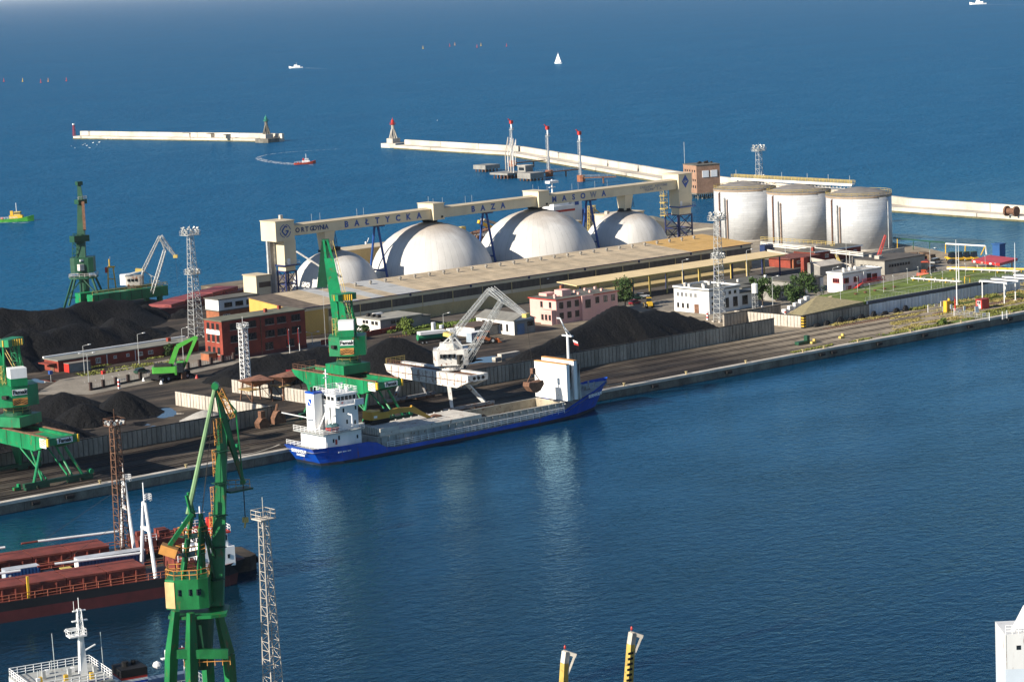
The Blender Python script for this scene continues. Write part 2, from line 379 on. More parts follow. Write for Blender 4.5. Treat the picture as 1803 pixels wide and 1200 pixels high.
# ---- concrete stockyard walls, panel by panel
def panel_wall(label, p0, p1, h, mt=conc, pitch=1.25, th=.5, z0=0., name='concrete_wall', grp=None, capm=None):
    p0 = Vector(p0); p1 = Vector(p1); d = p1-p0; L = d.length; n = max(1, round(L/pitch)); pt = L/n; rz = math.atan2(d.y, d.x)
    t = thing(name, label, 'wall', (p0.x, p0.y, z0), rz, grp)
    MB().box(.1, L-.1, -th*.25, th*.25, 0, h-.15).build('core', dark, t, local=True)
    pm = MB().box(.06, pt-.06, -th/2, th/2, 0, h-.12)
    pm.box(.16, pt-.16, -th/2-.06, -th/2+.02, .25, h-.5) if name == 'concrete_wall' else pm.box(pt*.3, pt*.7, -th/2-.12, -th/2+.02, .1, h-.3)
    a = pm.build('panel', mt, t, local=True)
    for k in range(1, n):
        o = bpy.data.objects.new('panel', a.data); COL.objects.link(o); o.parent = t; o.location = (pt*k, rnd.uniform(-.05,.05), rnd.uniform(-.08,.04)); o.rotation_euler = (rnd.uniform(-.008,.008), 0, 0)
    MB().box(-.05, L+.05, -th/2-.04, th/2+.04, h-.18, h-.02).build('cap', capm or dark, t, local=True)
    return t
panel_wall('low concrete panel wall in front of the small coal cones and gravel', (222,477.5), (327.2,477.5), 3.9)
panel_wall('long concrete panel wall holding back the big coal heap by the quay', (349,477.5), (492.5,477.5), 4.3)
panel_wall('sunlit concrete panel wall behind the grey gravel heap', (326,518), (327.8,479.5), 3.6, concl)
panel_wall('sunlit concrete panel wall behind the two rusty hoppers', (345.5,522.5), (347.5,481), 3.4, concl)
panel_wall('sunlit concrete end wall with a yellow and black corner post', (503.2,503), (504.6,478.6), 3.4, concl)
panel_wall('short concrete panel wall behind the end of the coal heap', (494,498.5), (517,498.5), 3.6, conc)
panel_wall('dark concrete panel wall below the stone embankment', (505,477.9), (531.4,477.9), 3.5, conc)
corr = mat('corrugated_wall_paint', (.66,.69,.72), .5, var=.12, vs=.4, rn=.1)
cw = panel_wall('tall pale corrugated wall with dark top below the grass slab', (531.6,478.6), (606,478.6), 3.4, corr, 1.55, .3, name='corrugated_wall', capm=None)
B('top_band', mat('dark_blue_band', (.035,.05,.085), .5), cw, 531.6, 606, 478.35, 478.9, 3.4, 4.25).location.z = 0
cp = thing('corner_post', 'yellow and black striped corner post of the concrete wall', 'post', (504.4,477.7,0))
for k in range(9): B('stripe', yel if k % 2 else black, cp, 503.95, 504.9, 477.2, 478.2, k*.38, k*.38+.379)

# ---- heaps of coal and gravel
from mathutils import noise as mn
def heap(name, label, peaks, mt, slope=.72, res=.9, amp=.5, cat='coal heap', ymin=None, ymax=None, xmin=None, xmax=None, seed=0., group=None, ridge=False, lump=0.):
    """peaks: (X, Y, z[, rx]) ridges joined as a height field at the angle of repose"""
    x0 = min(p[0]-p[2]/slope for p in peaks)-2; x1 = max(p[0]+p[2]/slope for p in peaks)+2
    y0 = min(p[1]-p[2]/slope for p in peaks)-2; y1 = max(p[1]+p[2]/slope for p in peaks)+2
    x0 = max(x0, xmin) if xmin is not None else x0; x1 = min(x1, xmax) if xmax is not None else x1
    y0 = max(y0, ymin) if ymin is not None else y0; y1 = min(y1, ymax) if ymax is not None else y1
    nx = int((x1-x0)/res)+2; ny = int((y1-y0)/res)+2; vs = []; hs = []
    for j in range(ny):
        for i in range(nx):
            X = min(x0+i*res, x1); Y = min(y0+j*res, y1); h = -9.
            wob = mn.noise((X*.09+seed, Y*.09, seed))*3.2+mn.noise((X*.25+seed, Y*.25, 3+seed))*1.0
            for p in peaks:
                a = math.atan2(Y-p[1], X-p[0]); d = math.hypot(X-p[0], Y-p[1])
                gul = mn.noise((a*2.6+p[0], p[1]*.3, d*.03))*.22+mn.noise((a*9+p[0], p[1], d*.05))*.07
                d2 = math.sqrt(d*d+1.1)-.4
                h = max(h, p[2]-slope*(1+gul)*d2)
            if ridge:
                for p, q in zip(peaks, peaks[1:]):
                    ux, uy = q[0]-p[0], q[1]-p[1]; f = max(0, min(1, ((X-p[0])*ux+(Y-p[1])*uy)/(ux*ux+uy*uy+1e-6)))
                    d = math.hypot(X-p[0]-ux*f, Y-p[1]-uy*f); along = mn.noise(((p[0]+ux*f)*.16, (p[1]+uy*f)*.16, seed))
                    h = max(h, p[2]+(q[2]-p[2])*f-.35-slope*(1+along*.3)*(math.sqrt(d*d+2.5)-1))
            if lump and h > 0: h += (mn.noise((X*.085+seed, Y*.085, 7.))*1.3+.4*mn.noise((X*.22, Y*.22+seed, 2.)))*lump*min(1, h/4)
            h += wob*.16*min(1, max(0, h/2.5))+(mn.noise((X*.9, Y*.9, seed))*.2+mn.noise((X*2.1, Y*2.1, seed))*.1)*amp
            vs.append((X, Y, max(h, -.05))); hs.append(h)
    fs = []
    for j in range(ny-1):
        for i in range(nx-1):
            q = (j*nx+i, j*nx+i+1, (j+1)*nx+i+1, (j+1)*nx+i)
            if max(hs[k] for k in q) > 0: fs.append(q)
    # skirt closes cut sides against walls
    mb = MB(); mb.v = vs; mb.f = fs
    used = sorted({i for f in fs for i in f}); mp = {u: k for k, u in enumerate(used)}
    mb.v = [vs[u] for u in used]; mb.f = [tuple(mp[i] for i in f) for f in fs]
    ec = {}
    for f in mb.f:
        for a, c in zip(f, f[1:]+f[:1]): ec[(a, c)] = 1
    base = {}
    for (a, c) in list(ec):
        if (c, a) not in ec:
            for k in (a, c):
                if k not in base: base[k] = len(mb.v); mb.v.append((mb.v[k][0], mb.v[k][1], -.05))
            mb.f.append((c, a, base[a], base[c]))
    o = mb.build(name, mt, smooth=True); return tag(o, label, cat, group)
def pk(px, py, Y, dz=0.): p = onY(px, py, Y); return (p.x, p.y, p.z+dz)
heap('coal_heap', 'huge rounded coal stockpile behind the long low red building',
     [pk(-60,546,662), pk(5,541,660), pk(60,543,658), pk(105,539,658), pk(150,530,660), pk(188,522,662), pk(212,529,662), pk(230,540,660)], coal, res=1.2, slope=.6, seed=1.3, ymax=700, ridge=True, lump=1.6)
heap('coal_heap', 'lumpy lower coal stockpile with many rounded tops beside the lattice light mast',
     [pk(-60,612,622), pk(-10,600,622), pk(40,584,630), pk(75,585,626), pk(108,578,626), pk(142,570,630), pk(165,573,628), pk(198,562,632), pk(222,564,632), pk(258,569,630), pk(292,572,634), pk(325,586,636)], coal, res=1.0, slope=.62, seed=4.1, ymin=601, ridge=True, lump=2.2)
heap('coal_heap', 'dark coal bank sloping down in front of the low red building gable', [pk(-40,600,614), pk(0,598,614), pk(40,604,610), pk(72,618,606)], coal, slope=.5, seed=21., ymin=590, xmax=333.5, ridge=True, lump=1.2)
heap('coal_heap', 'round topped coal heap in front of the green portal of the white lattice crane', [pk(255,532,664), pk(272,537,662), pk(240,545,660)], coal, seed=6., ymax=690)
heap('coal_heap', 'small coal heap left of the white and brick two storey building', [pk(322,541,662), pk(310,546,658), pk(352,556,664)], coal, seed=9.)
heap('coal_heap', 'broad low coal heap on the open yard beside the small cones', [pk(112,688,528), pk(90,694,530), pk(135,694,526)], coal, slope=.5, seed=2.)
heap('coal_heap', 'small dark coal cone ringed by white kerb stones', [pk(144,705,515)], coal, slope=.66, res=.6, seed=5.)
heap('coal_heap', 'tall steep coal cone on the open yard', [pk(214,684,518), pk(220,686,518)], coal, slope=.68, res=.6, seed=8.)
heap('coal_heap', 'low black coal mound behind the green girder end', [pk(62,729,503), pk(92,741,500), pk(38,737,503)], coal, slope=.5, res=.7, seed=3.)
heap('coal_heap', 'long coal ridge in front of the red brick office', [pk(400,648,540), pk(424,634,543), pk(446,624,544), pk(491,621,542), pk(530,615,541), pk(560,609,542), pk(590,606,541), pk(620,608,538)], coal, slope=.5, seed=11., ridge=True, lump=1.2)
heap('coal_heap', 'low coal heap around the foot of the pale lattice mast', [pk(404,658,531), pk(440,652,531), pk(480,650,529), pk(520,655,524), pk(560,652,522)], coal, slope=.45, seed=12., xmin=349, ridge=True)
heap('coal_heap', 'steep coal cone between the green crane and the white lattice crane', [pk(670,598,512), pk(688,590,512), pk(702,592,511), pk(728,606,508), pk(750,622,505)], coal, slope=.6, seed=13., ymin=478.2, ridge=True)
heap('coal_heap', 'black coal spread along the concrete wall behind the white lattice crane', [pk(790,655,494), pk(850,645,493), pk(890,640,493)], coal, slope=.42, seed=14., ymin=478.2, ridge=True)
heap('coal_heap', 'great coal heap with steep flank below the pink office by the quay wall',
     [pk(930,612,489), pk(975,592,493), pk(1020,572,497), pk(1060,549,500), pk(1085,534,501), pk(1097,533,500.5), pk(1120,545,500), pk(1150,541,503), pk(1185,545,502), pk(1215,553,500), pk(1235,560,498)], coal, slope=.68, seed=15., ymin=478.2, amp=.4, ridge=True)
heap('coal_heap', 'small coal heap in the concrete bay by the striped corner post', [pk(1318,568,488), pk(1345,573,486)], coal, slope=.5, seed=16., ymin=478.2, xmax=502.5)
heap('gravel_heap', 'pale grey gravel heap spilling between concrete walls', [pk(360,718,494), pk(352,722,495)], gravel, slope=.5, res=.6, cat='gravel heap', seed=17., ymin=478.2, xmax=326.6)
heap('gravel_heap', 'small pale gravel cone beside the sunlit wall near its quay end', [pk(427,722,485.5)], gravel, slope=.7, res=.45, cat='gravel heap', seed=18., ymin=478.2, xmax=326.8)
heap('gravel_heap', 'small grey gravel cone in the corner of the two concrete walls', [pk(458,721,481.8)], gravel, slope=.75, res=.45, cat='gravel heap', seed=19., ymin=478.2, xmax=327.2)
kerb = MB().box(-.3,.3,-.25,.25,0,.35).build('kerb_stone', concl, local=True); tag(kerb, 'white kerb stone at the foot of a small coal cone', 'kerb stone', 'kerb stones round the coal cones')
ksp = [G(118+i*4.4, 734+math.sin(i/9*math.pi)*3.5) for i in range(10)]+[G(174+i*5.2, 735-i*.2) for i in range(9)]
kerb.location = ksp[0]
for p in ksp[1:]:
    c = kerb.copy(); COL.objects.link(c); c.location = p; c.rotation_euler = (0,0,rnd.random()*3)
# ---- puddles lying in the coal yard
pud = bpy.data.materials.new('puddle_water'); pud.use_nodes = True
pb = pud.node_tree.nodes['Principled BSDF']; pb.inputs['Base Color'].default_value = (.01,.012,.016,1); pb.inputs['Roughness'].default_value = .04; pb.inputs['IOR'].default_value = 1.6
def puddle(px, py, a, b_, sd):
    c = G(px, py); r = random.Random(sd); n = 40; ph = [r.random()*6 for _ in range(4)]
    pts = []
    for k in range(n):
        t = 2*math.pi*k/n; q = 1+.3*math.sin(2*t+ph[0])+.22*math.sin(3*t+ph[1])+.16*math.sin(5*t+ph[2])+.1*math.sin(9*t+ph[3])
        pts.append((c.x+a*q*math.cos(t), c.y+b_*q*math.sin(t), .012))
    o = MB().add(pts, [tuple(range(n))]).build('puddle', pud); o['kind'] = 'structure'
for a in ((281,729,5,6,1),(246,746,2.2,2.6,2),(271,752,2.6,2,3),(131,762,3.6,3.4,4),(62,670,3,5,5),(855,634,6.5,3.6,6),(826,636,3,2.4,7),(40,688,3,4,8)): puddle(*a)
# ================================================================== BREAKWATERS AND LIGHTHOUSES
def ribbon(mb, pts, o0, o1, z0, z1):
    """solid strip along a polyline between two offsets to its seaward (right-hand -> +x) side"""
    pts = [Vector((p[0], p[1], 0)) for p in pts]; q0 = []; q1 = []
    for i, p in enumerate(pts):
        d = (pts[min(i+1, len(pts)-1)]-pts[max(i-1, 0)]).normalized(); nrm = Vector((-d.y, d.x, 0))
        q0.append(p+nrm*o0); q1.append(p+nrm*o1)
    mb.prism([tuple(p[:2]) for p in q0]+[tuple(p[:2]) for p in q1[::-1]], z0, z1); return mb
def breakwater(label, pts, par0, par1, lip=True):
    t = thing('breakwater', label, 'breakwater', (pts[0][0], pts[0][1], WZ), group='harbour breakwaters')
    n = len(pts)
    for i in range(n-1):
        a = Vector(pts[i]); b = Vector(pts[i+1]); L = (b-a).length; k = max(1, round(L/38))
        for j in range(k):
            s = [tuple(a.lerp(b, j/k)), tuple(a.lerp(b, (j+.992)/k))]
            ribbon(MB(), s, .6, 9, -6, -.3+rnd.uniform(-.06,.06)).build('deck_block', stone, t)
            ribbon(MB(), s, par0, par1, -.3, 2.7+rnd.uniform(-.08,.08)).build('parapet', stone, t)
        ribbon(MB(), [tuple(a), tuple(b)], 0, .6, -6, -1.75).build('algae_footing', algae, t)
    return t
def P2(x, y): return Vector(G(x, y, WZ)[:2])
bw1 = [P2(484,250.5), P2(128,245)]
a_, b_, c_, d_, e_ = P2(693,262.2), P2(893,275), P2(1165,323), P2(1571,374), P2(1803,391)
# polyline runs so that its left-hand side is the sea side (+x)
breakwater('detached concrete breakwater ending at the green lighthouse', [tuple(bw1[1]), tuple(bw1[0])], 7, 9)
breakwater('long bent concrete breakwater running from the red lighthouse past the tanks', [tuple(p) for p in (a_, b_, c_, d_, e_+(e_-d_)*.3)], 8, 10)
def lighthouse(label, px, py, col, lc):
    p = G(px, py, 0)
    t = thing('lighthouse', label, 'lighthouse', (p.x, p.y, -.3))
    x, y = p.x, p.y
    MB().prism([(x-6,y-4),(x-4,y-7),(x+5,y-7),(x+7,y-4),(x+7,y+5),(x-6,y+5)], -6, .2).build('pier_head', stone if lc is redp else concq, t)
    MB().box(x-3,x+3,y-3,y+3,.2,3).build('plinth', concl, t)
    MB().lathe([(1.7,3),(1.25,6),(1.0,9.5),(1.0,11.4)], 8, (x,y)).build('shaft', concl if lc is redp else col, t)
    for k in range(4):
        a = k*math.pi/2+.4; MB().beam((x+2.7*math.cos(a), y+2.7*math.sin(a), 3), (x+.9*math.cos(a), y+.9*math.sin(a), 8.6), .55).build('buttress', concl if lc is redp else col, t)
    MB().lathe([(1,11.2),(1.9,11.5),(1.9,11.8),(0,11.8)], 12, (x,y)).build('gallery', lc, t)
    MB().rail([(x+1.8*math.cos(k*math.pi/4), y+1.8*math.sin(k*math.pi/4), 11.8) for k in range(8)], 1., .05, 3, closed=True).build('railing', lc, t)
    MB().lathe([(.95,11.8),(.95,13.6),(1.15,13.7),(.3,14.6),(.12,15.6),(0,15.7)], 10, (x,y)).build('lantern', lc, t)
lgteal = mat('lighthouse_green', (.03,.22,.16), .6)
lighthouse('green lighthouse tower at the end of the detached breakwater', 470, 244, concq, lgteal)
lighthouse('red topped concrete lighthouse at the breakwater head', 693, 252, concl, redp)
m_ = thing('beacon_mast', 'thin red lattice beacon mast at the far tip of the detached breakwater', 'mast', G(131,240)); p = m_.location
MB().lattice(p, p+Vector((0,0,8)), 1.6, .9, 6, .12).build('mast_frame', redp, m_); MB().cb(p+Vector((0,0,8.5)), 1.4,1.4,1.).build('lantern', white, m_)
for px, py, wd, lb in ((332,240,8,'small pale shed on the detached breakwater near its middle'),(372,241,5,'low concrete block shed on the detached breakwater nearer the green lighthouse'),(400,243,3,'tiny grey hut on the detached breakwater deck')):
    p = G(px, py); h_ = thing('breakwater_hut', lb, 'hut', p); MB().box(p.x-2,p.x+2,p.y-wd/2,p.y+wd/2,-.3,2.2).build('wall', stone, h_); MB().box(p.x-2.2,p.x+2.2,p.y-wd/2-.2,p.y+wd/2+.2,2.2,2.5).build('roof', bitumen, h_)
# ---- tanker jetty
jt = thing('jetty_platform', 'concrete tanker jetty on piles with pipework beside the breakwater', 'jetty', G(905,303,0))
def platf(x0, y0, sx, sy, z0, z1, nm='deck'):
    B(nm, grey_r, jt, x0, x0+sx, y0, y0+sy, z0, z1)
    for i in range(int(sx/3)+1):
        for j in range(int(sy/3)+1):
            MB().rod((x0+.6+i*2.6, y0+.6+j*2.6, -7), (x0+.6+i*2.6, y0+.6+j*2.6, z0), .32, 6).build('pile', rusty, jt)
g1 = G(868,297,-1); g2 = G(905,309,-1); g3 = G(945,313,-1)
platf(g1.x-6, g1.y-1, 10, 10, -1, 1.2); platf(g2.x-6, g2.y-2, 12, 14, -.4, .6); platf(g3.x-5, g3.y-1, 9, 10, -1.2, 1.6)
B('control_hut', grey_r, jt, g3.x+3, g3.x+8, g3.y+12, g3.y+18, .6, 4.2); B('hut_roof', concl, jt, g3.x+2.7, g3.x+8.3, g3.y+11.7, g3.y+18.3, 4.2, 4.5)
B('hut_window', glass, jt, g3.x+2.97, g3.x+3.2, g3.y+13, g3.y+17, 2, 3.4); B('link_deck', grey_r, jt, g2.x+4, g3.x+9, g3.y+10, g3.y+19, -.2, .58)
for i in range(4):
    q = G(891+i*4.5, 300+i*1.5, .6)
    MB().rod(q, q+Vector((0,0,9)), .28, 6).rod(q+Vector((0,0,9)), q+Vector((1.5,-1,17)), .22, 6).rod(q+Vector((1.5,-1,17)), q+Vector((0,-1.5,4)), .18, 6).build('loading_arm', steelw if i % 2 else concl, jt)
for i, (px, pb, ptop) in enumerate(((903,285,211),(967,302,221),(1023,311,230))):
    q = G(px, pb, 0); h_ = hgt(px, pb, ptop); t = thing('fire_monitor_tower', ['white fire monitor tower behind the jetty loading arms','white fire monitor tower between its two neighbours off the breakwater','white fire monitor tower standing alone on a brown caisson nearest the gallery'][i], 'tower', q)
    MB().lathe([(2,-5),(2,.8)], 10, (q.x,q.y)).build('caisson', brick2, t); MB().rod(q, q+Vector((0,0,h_-2)), .55, 8, .4).build('pole', white, t)
    MB().lathe([(1.3,h_-5.5),(1.3,h_-5.2)], 8, (q.x,q.y)).build('platform', steel, t)
    MB().rail([(q.x+1.2*math.cos(k*1.05), q.y+1.2*math.sin(k*1.05), h_-5.2) for k in range(6)], 1, .05, 3, closed=True).build('railing', steel, t)
    MB().lattice(q+Vector((-.9,0,.8)), q+Vector((-.9,0,h_-5)), .7,.7, 14, .06).build('ladder_cage', steel, t)
    MB().cb((q.x,q.y,h_-1.2), 1.5,1.5,1.8).rod((q.x,q.y,h_-1),(q.x-1.6,q.y+.6,h_+.6),.3,6).build('water_cannon', redp, t)
for i, (a, b) in enumerate((((908,287),(960,282)),((945,305),(1030,297)),((1028,313),(1085,311)))):
    p = G(*a, .6); q = G(*b, .6); t = thing('footbridge', ['grey steel footbridge from the loading arms to the breakwater','grey steel footbridge behind the control hut','grey steel footbridge from the lone caisson to the breakwater'][i], 'footbridge', p)
    MB().beam(p, q, 1.6, .5).build('deck', rusty, t); MB().rail([p+Vector((0,.7,.2)), q+Vector((0,.7,.2))], 1.1, .06, 4).build('railing', steel, t)
    MB().rod(p.lerp(q,.6)-Vector((0,0,6)), p.lerp(q,.6), .4, 6).build('pile', rusty, t)
# ================================================================== DOMES
def dome_mat():
    mt = mat('dome_sheet', (.62,.60,.56), .5, .0, var=.15, vs=.12, rn=.07, stretch=.3, spec=.5)
    n = mt.node_tree.nodes; l = mt.node_tree.links; b = n['Principled BSDF']; src = b.inputs['Base Color'].links[0].from_socket
    tc = n.new('ShaderNodeTexCoord'); sp = n.new('ShaderNodeSeparateXYZ'); l.new(tc.outputs['Object'], sp.inputs[0])
    ge = n.new('ShaderNodeNewGeometry'); nz = n.new('ShaderNodeTexNoise'); nz.inputs['Scale'].default_value = .25; nz.inputs['Detail'].default_value = 5; l.new(ge.outputs['Position'], nz.inputs['Vector'])
    ad = n.new('ShaderNodeMath'); ad.operation = 'MULTIPLY_ADD'; ad.inputs[1].default_value = .35; l.new(nz.outputs[0], ad.inputs[0]); l.new(sp.outputs[2], ad.inputs[2])
    mr = n.new('ShaderNodeMapRange'); mr.inputs[1].default_value = .88; mr.inputs[2].default_value = 1.22; mr.inputs[4].default_value = .8; l.new(ad.outputs[0], mr.inputs[0])
    x = n.new('ShaderNodeMix'); x.data_type = 'RGBA'; l.new(mr.outputs[0], x.inputs[0]); l.new(src, x.inputs[6]); x.inputs[7].default_value = (.30,.22,.15,1)
    l.new(x.outputs[2], b.inputs['Base Color']); return mt
domem = dome_mat()
GY = 672.
ng = 52; prof = [(math.cos(math.radians(a)), math.sin(math.radians(a))) for a in (0,9,18,27,36,45,54,63,72,80)]
gm_ = MB(); ha = math.pi/ng
for r, z in prof:
    for a, k in ((-ha*.988, 1.), (-ha*.5, 1.), (0, 1.), (ha*.5, 1.), (ha*.988, 1.)): gm_.v.append((r*k*math.cos(a), r*k*math.sin(a), z*k))
for i in range(len(prof)-1):
    for j in range(4): q = i*5+j; gm_.f.append((q, q+1, q+6, q+5))
gore = None
for i, (X, R, h, lb) in enumerate(((487.2,14.3,12.8,'small white storage dome beside the tower with the G emblem'),(527.9,21.,18.,'large white storage dome second from the G emblem tower'),(575.2,21.3,18.1,'large white storage dome second from the diamond emblem tower'),(617.7,15.5,13.6,'small white storage dome beside the tower with the diamond emblem'))):
    t = thing('storage_dome', lb, 'dome', (X, GY, 0), group='white storage domes under the gallery')
    core = MB().lathe([(R*.995*c, h*.995*s) for c, s in prof]+[(0, h*.995)], 52).build('under_shell', dark, t, local=True)
    if gore is None: gore = gm_.build('gore', domem, t, smooth=True, local=True); gore.data.normals_split_custom_set_from_vertices([Vector(v).normalized() for v in gm_.v]); gore.scale = (R,R,h); first = True
    for k in range(ng):
        if i == 0 and k == 0: continue
        inst(gore.data, 'gore', (X, GY, 0), t, k*2*ha, (R,R,h))
    MB().lathe([(R*.22,h*.965),(R*.2,h*.985),(R*.12,h+.1),(0,h+.2)], 24).build('crown_plate', mat('dome_crown', (.33,.27,.2), .6), t, local=True)
    MB().lathe([(2.3,h*.99),(2.3,h+1.0),(1.7,h+1.0)], 16).build('collar', dark, t, local=True)
    MB().lathe([(R*1.02,0),(R*1.02,.9),(R*.985,.9)], 52).build('base_ring', concl, t, local=True)
# ================================================================== CONVEYOR GALLERY
def text(s, size, mt, parent, loc, name='lettering', depth=.03, xscale=1., rz=0., bold=0., align='CENTER'):
    cu = bpy.data.curves.new(name, 'FONT'); cu.body = s; cu.size = size; cu.extrude = depth; cu.align_x = align; cu.align_y = 'CENTER'; cu.offset = bold; cu.resolution_u = 3
    ob = bpy.data.objects.new(name, cu); COL.objects.link(ob)
    dg = bpy.context.evaluated_depsgraph_get(); me = bpy.data.meshes.new_from_object(ob.evaluated_get(dg)); bpy.data.objects.remove(ob)
    c, s_ = math.cos(rz), math.sin(rz)
    for v in me.vertices:
        x, y, z = v.co; X, Yv, Z = x*xscale, -z, y; v.co = (c*X-s_*Yv, s_*X+c*Yv, Z)
    me.materials.clear(); me.materials.append(mt)
    o = bpy.data.objects.new(name, me); COL.objects.link(o); o.parent = parent; o.location = Vector(loc)-org(parent); return o
ga = thing('conveyor_gallery', 'long cream conveyor gallery lettered in blue above the domes', 'conveyor gallery', (469,GY,0))
roofc = mat('gallery_roof', (.60,.50,.34), .6, var=.15, wave=('X',.6,.03))
def span(x0, x1):
    n = max(1, round((x1-x0)/5.2)); d = (x1-x0)/n
    for k in range(n):
        B('side_panel', cream, ga, x0+k*d+.02, x0+(k+1)*d-.02, 668.9, 669.1, 19.45, 22.65)
        B('side_panel', cream, ga, x0+k*d+.02, x0+(k+1)*d-.02, 673.9, 674.1, 19.45, 22.65)
    B('floor', mat('gallery_floor', (.3,.25,.17), .7), ga, x0, x1, 669.05, 673.95, 19.4, 19.7)
    MB().ext([(668.6,22.65),(674.4,22.65),(674.4,22.8),(671.5,23.2),(668.6,22.8)], 'x', x0, x1).build('roof', roofc, ga)
span(469.2,526.2); span(530.9,573.2); span(578.1,641.2)
for x0, x1 in ((526.2,530.9),(573.2,578.1)):
    h_ = B('transfer_house', cream, ga, x0, x1, 667.6, 676, 19, 24.4); B('house_roof', roofc, ga, x0-.2, x1+.2, 667.4, 676.2, 24.4, 24.65)
    MB().box(x0+3.2,x0+4.0,667.45,667.6,19.6,20.3).build('louvre', dark, ga); MB().lathe([(2.4,18.2),(2.9,19)],16,((x0+x1)/2-.6,GY)).build('outlet_ring', dark, ga)
    for dx, dy in ((.3,.3),(4.3,.3),(4.3,8)): MB().rod((x0+dx,667.6+dy,24.6),(x0+dx,667.6+dy,26.4),.05,4).build('lightning_rod', steel, ga)
for xa, xb, zb in ((481.9,486.0,13.2),(615.6,619.5,13.9)):
    MB().loft([[(xa,669.2,19.4),(xb,669.2,19.4),(xb,674,19.4),(xa,674,19.4)],[(xa+.4,670,zb),(xb-.6,670,zb),(xb-.6,673.4,zb),(xa+.4,673.4,zb)]]).build('chute', cream, ga)
    MB().lattice((xb+1.4,672,zb+.5),(xb+1.0,672,19.2),1.6,1.2,3,.1).build('ladder_frame', navy, ga)
    MB().lathe([(2.6,zb-.6),(2.6,zb),(1.5,zb)],16,((xa+xb)/2,GY)).build('chute_foot', dark, ga)
for X in (505.1,552.1,600.2):
    tr = B('trestle_head', navy, ga, X-1.6, X+1.6, 669.3, 673.7, 18.9, 19.4)
    for s in (-1,1):
        MB().rod((X,GY+s*.9,18.9),(X,GY+s*5.2,0),.42,10).build('trestle_leg', blue_paint, tr)
    MB().rod((X,GY-4.2,4.2),(X,GY+4.2,4.2),.3,8).build('cross_brace', blue_paint, tr)
def letters(s, pxs, size, mt, faded=()):
    for k, (ch, px) in enumerate(zip(s, pxs)):
        text(ch, size, grey_letter if k in faded else mt, ga, (colU(px, 668.86, 21), 668.86, 21.02), 'letter', bold=.035*size)
letters('BAŁTYCKA', (610,628.3,646.3,664.5,682.5,701,719,738), 2.75, blue_letter)
letters('BAZA', (833,850.3,868,885.6), 2.75, blue_letter)
letters('MASOWA', (976,993.6,1010,1026.5,1044.7,1063), 2.75, blue_letter, (4,))
letters('PORTGDYNIA', (515,524,533,540.5,549,554.5,560.5,566.5,570.5,575), 2.1, mat('dark_lettering', (.03,.06,.16), .5))
for ch, pa, pb_, z in (('ZAKŁADY AZOTOWE',1126.5,1175.5,21.55),('"PUŁAWY" S.A.',1133,1167,20.45)):
    a = colU(pa,668.86,z); b = colU(pb_,668.86,z); n = len(ch)
    for k, c in enumerate(ch):
        if c != ' ': text(c, 1.25, grey_letter, ga, (a+(b-a)*(k+.5)/n, 668.86, z), 'letter', bold=.02)
for X in (480,483.4,498.5,501.3,545,547.9,594,597,605,611): MB().rod((X,673.5,22.8),(X,673.5,25.4),.045,4).build('lightning_rod', steel, ga)
# ---- the two end towers
def tower_legs(t, x0, x1, y0, y1, z0, z1, m=navy):
    for x in (x0, x1):
        for y in (y0, y1): MB().box(x-.22,x+.22,y-.22,y+.22,z0,z1).build('leg', m, t)
    n = 2; dz = (z1-z0)/n
    for k in range(n):
        za = z0+k*dz; zb = za+dz
        for (ax, ay), (bx, by) in (((x0,y0),(x1,y0)),((x0,y0),(x0,y1)),((x1,y0),(x1,y1)),((x0,y1),(x1,y1))):
            MB().rod((ax,ay,za),(bx,by,zb),.12,5).build('brace', m, t); MB().rod((bx,by,za),(ax,ay,zb),.12,5).build('brace', m, t)
            MB().beam((ax,ay,zb-.2),(bx,by,zb-.2),.22,.35).build('tie_beam', m, t)
tg = thing('loading_tower', 'cream conveyor tower with round blue G emblem on dark lattice legs', 'tower', (465,GY,0))
B('head_house', cream, tg, 461.6, 468.9, 667.8, 676.2, 18.2, 24.5); B('roof', roofc, tg, 461.4, 469.1, 667.6, 676.4, 24.5, 24.75)
B('drive_shaft_house', cream, tg, 464.6, 469.2, 667.9, 673, 10.4, 18.2); B('skirt', cream, tg, 465, 468.8, 668.2, 672.6, 8.2, 10.4)
B('platform', navy, tg, 463.9, 470, 667, 673.4, 10.0, 10.4); MB().rail([(464,667.1,10.4),(469.9,667.1,10.4),(469.9,673,10.4)],1.1,.05).build('railing', steel, tg)
B('door', white, tg, 465.6, 466.7, 667.78, 667.92, 10.5, 12.4)
MB().box(461.5,462.3,672.8,673.6,0,18.2).build('shaft_panel', steel, tg); MB().box(462.3,463.6,672.6,673.8,0,18.2).build('shaft_panel', mat('grey_sheet',(.22,.22,.22),.6), tg); MB().box(463.6,464.3,672.6,673.6,0,18.2).build('shaft_panel', steel, tg)
tower_legs(tg, 464.9, 469, 668.2, 672.8, 0, 8.4)
MB().rod((469,667.6,14.5),(476.5,661,7.5),.32,8).build('inclined_pipe', steelw, tg); MB().box(468,469,674,675,24.7,26).build('roof_unit', concl, tg)
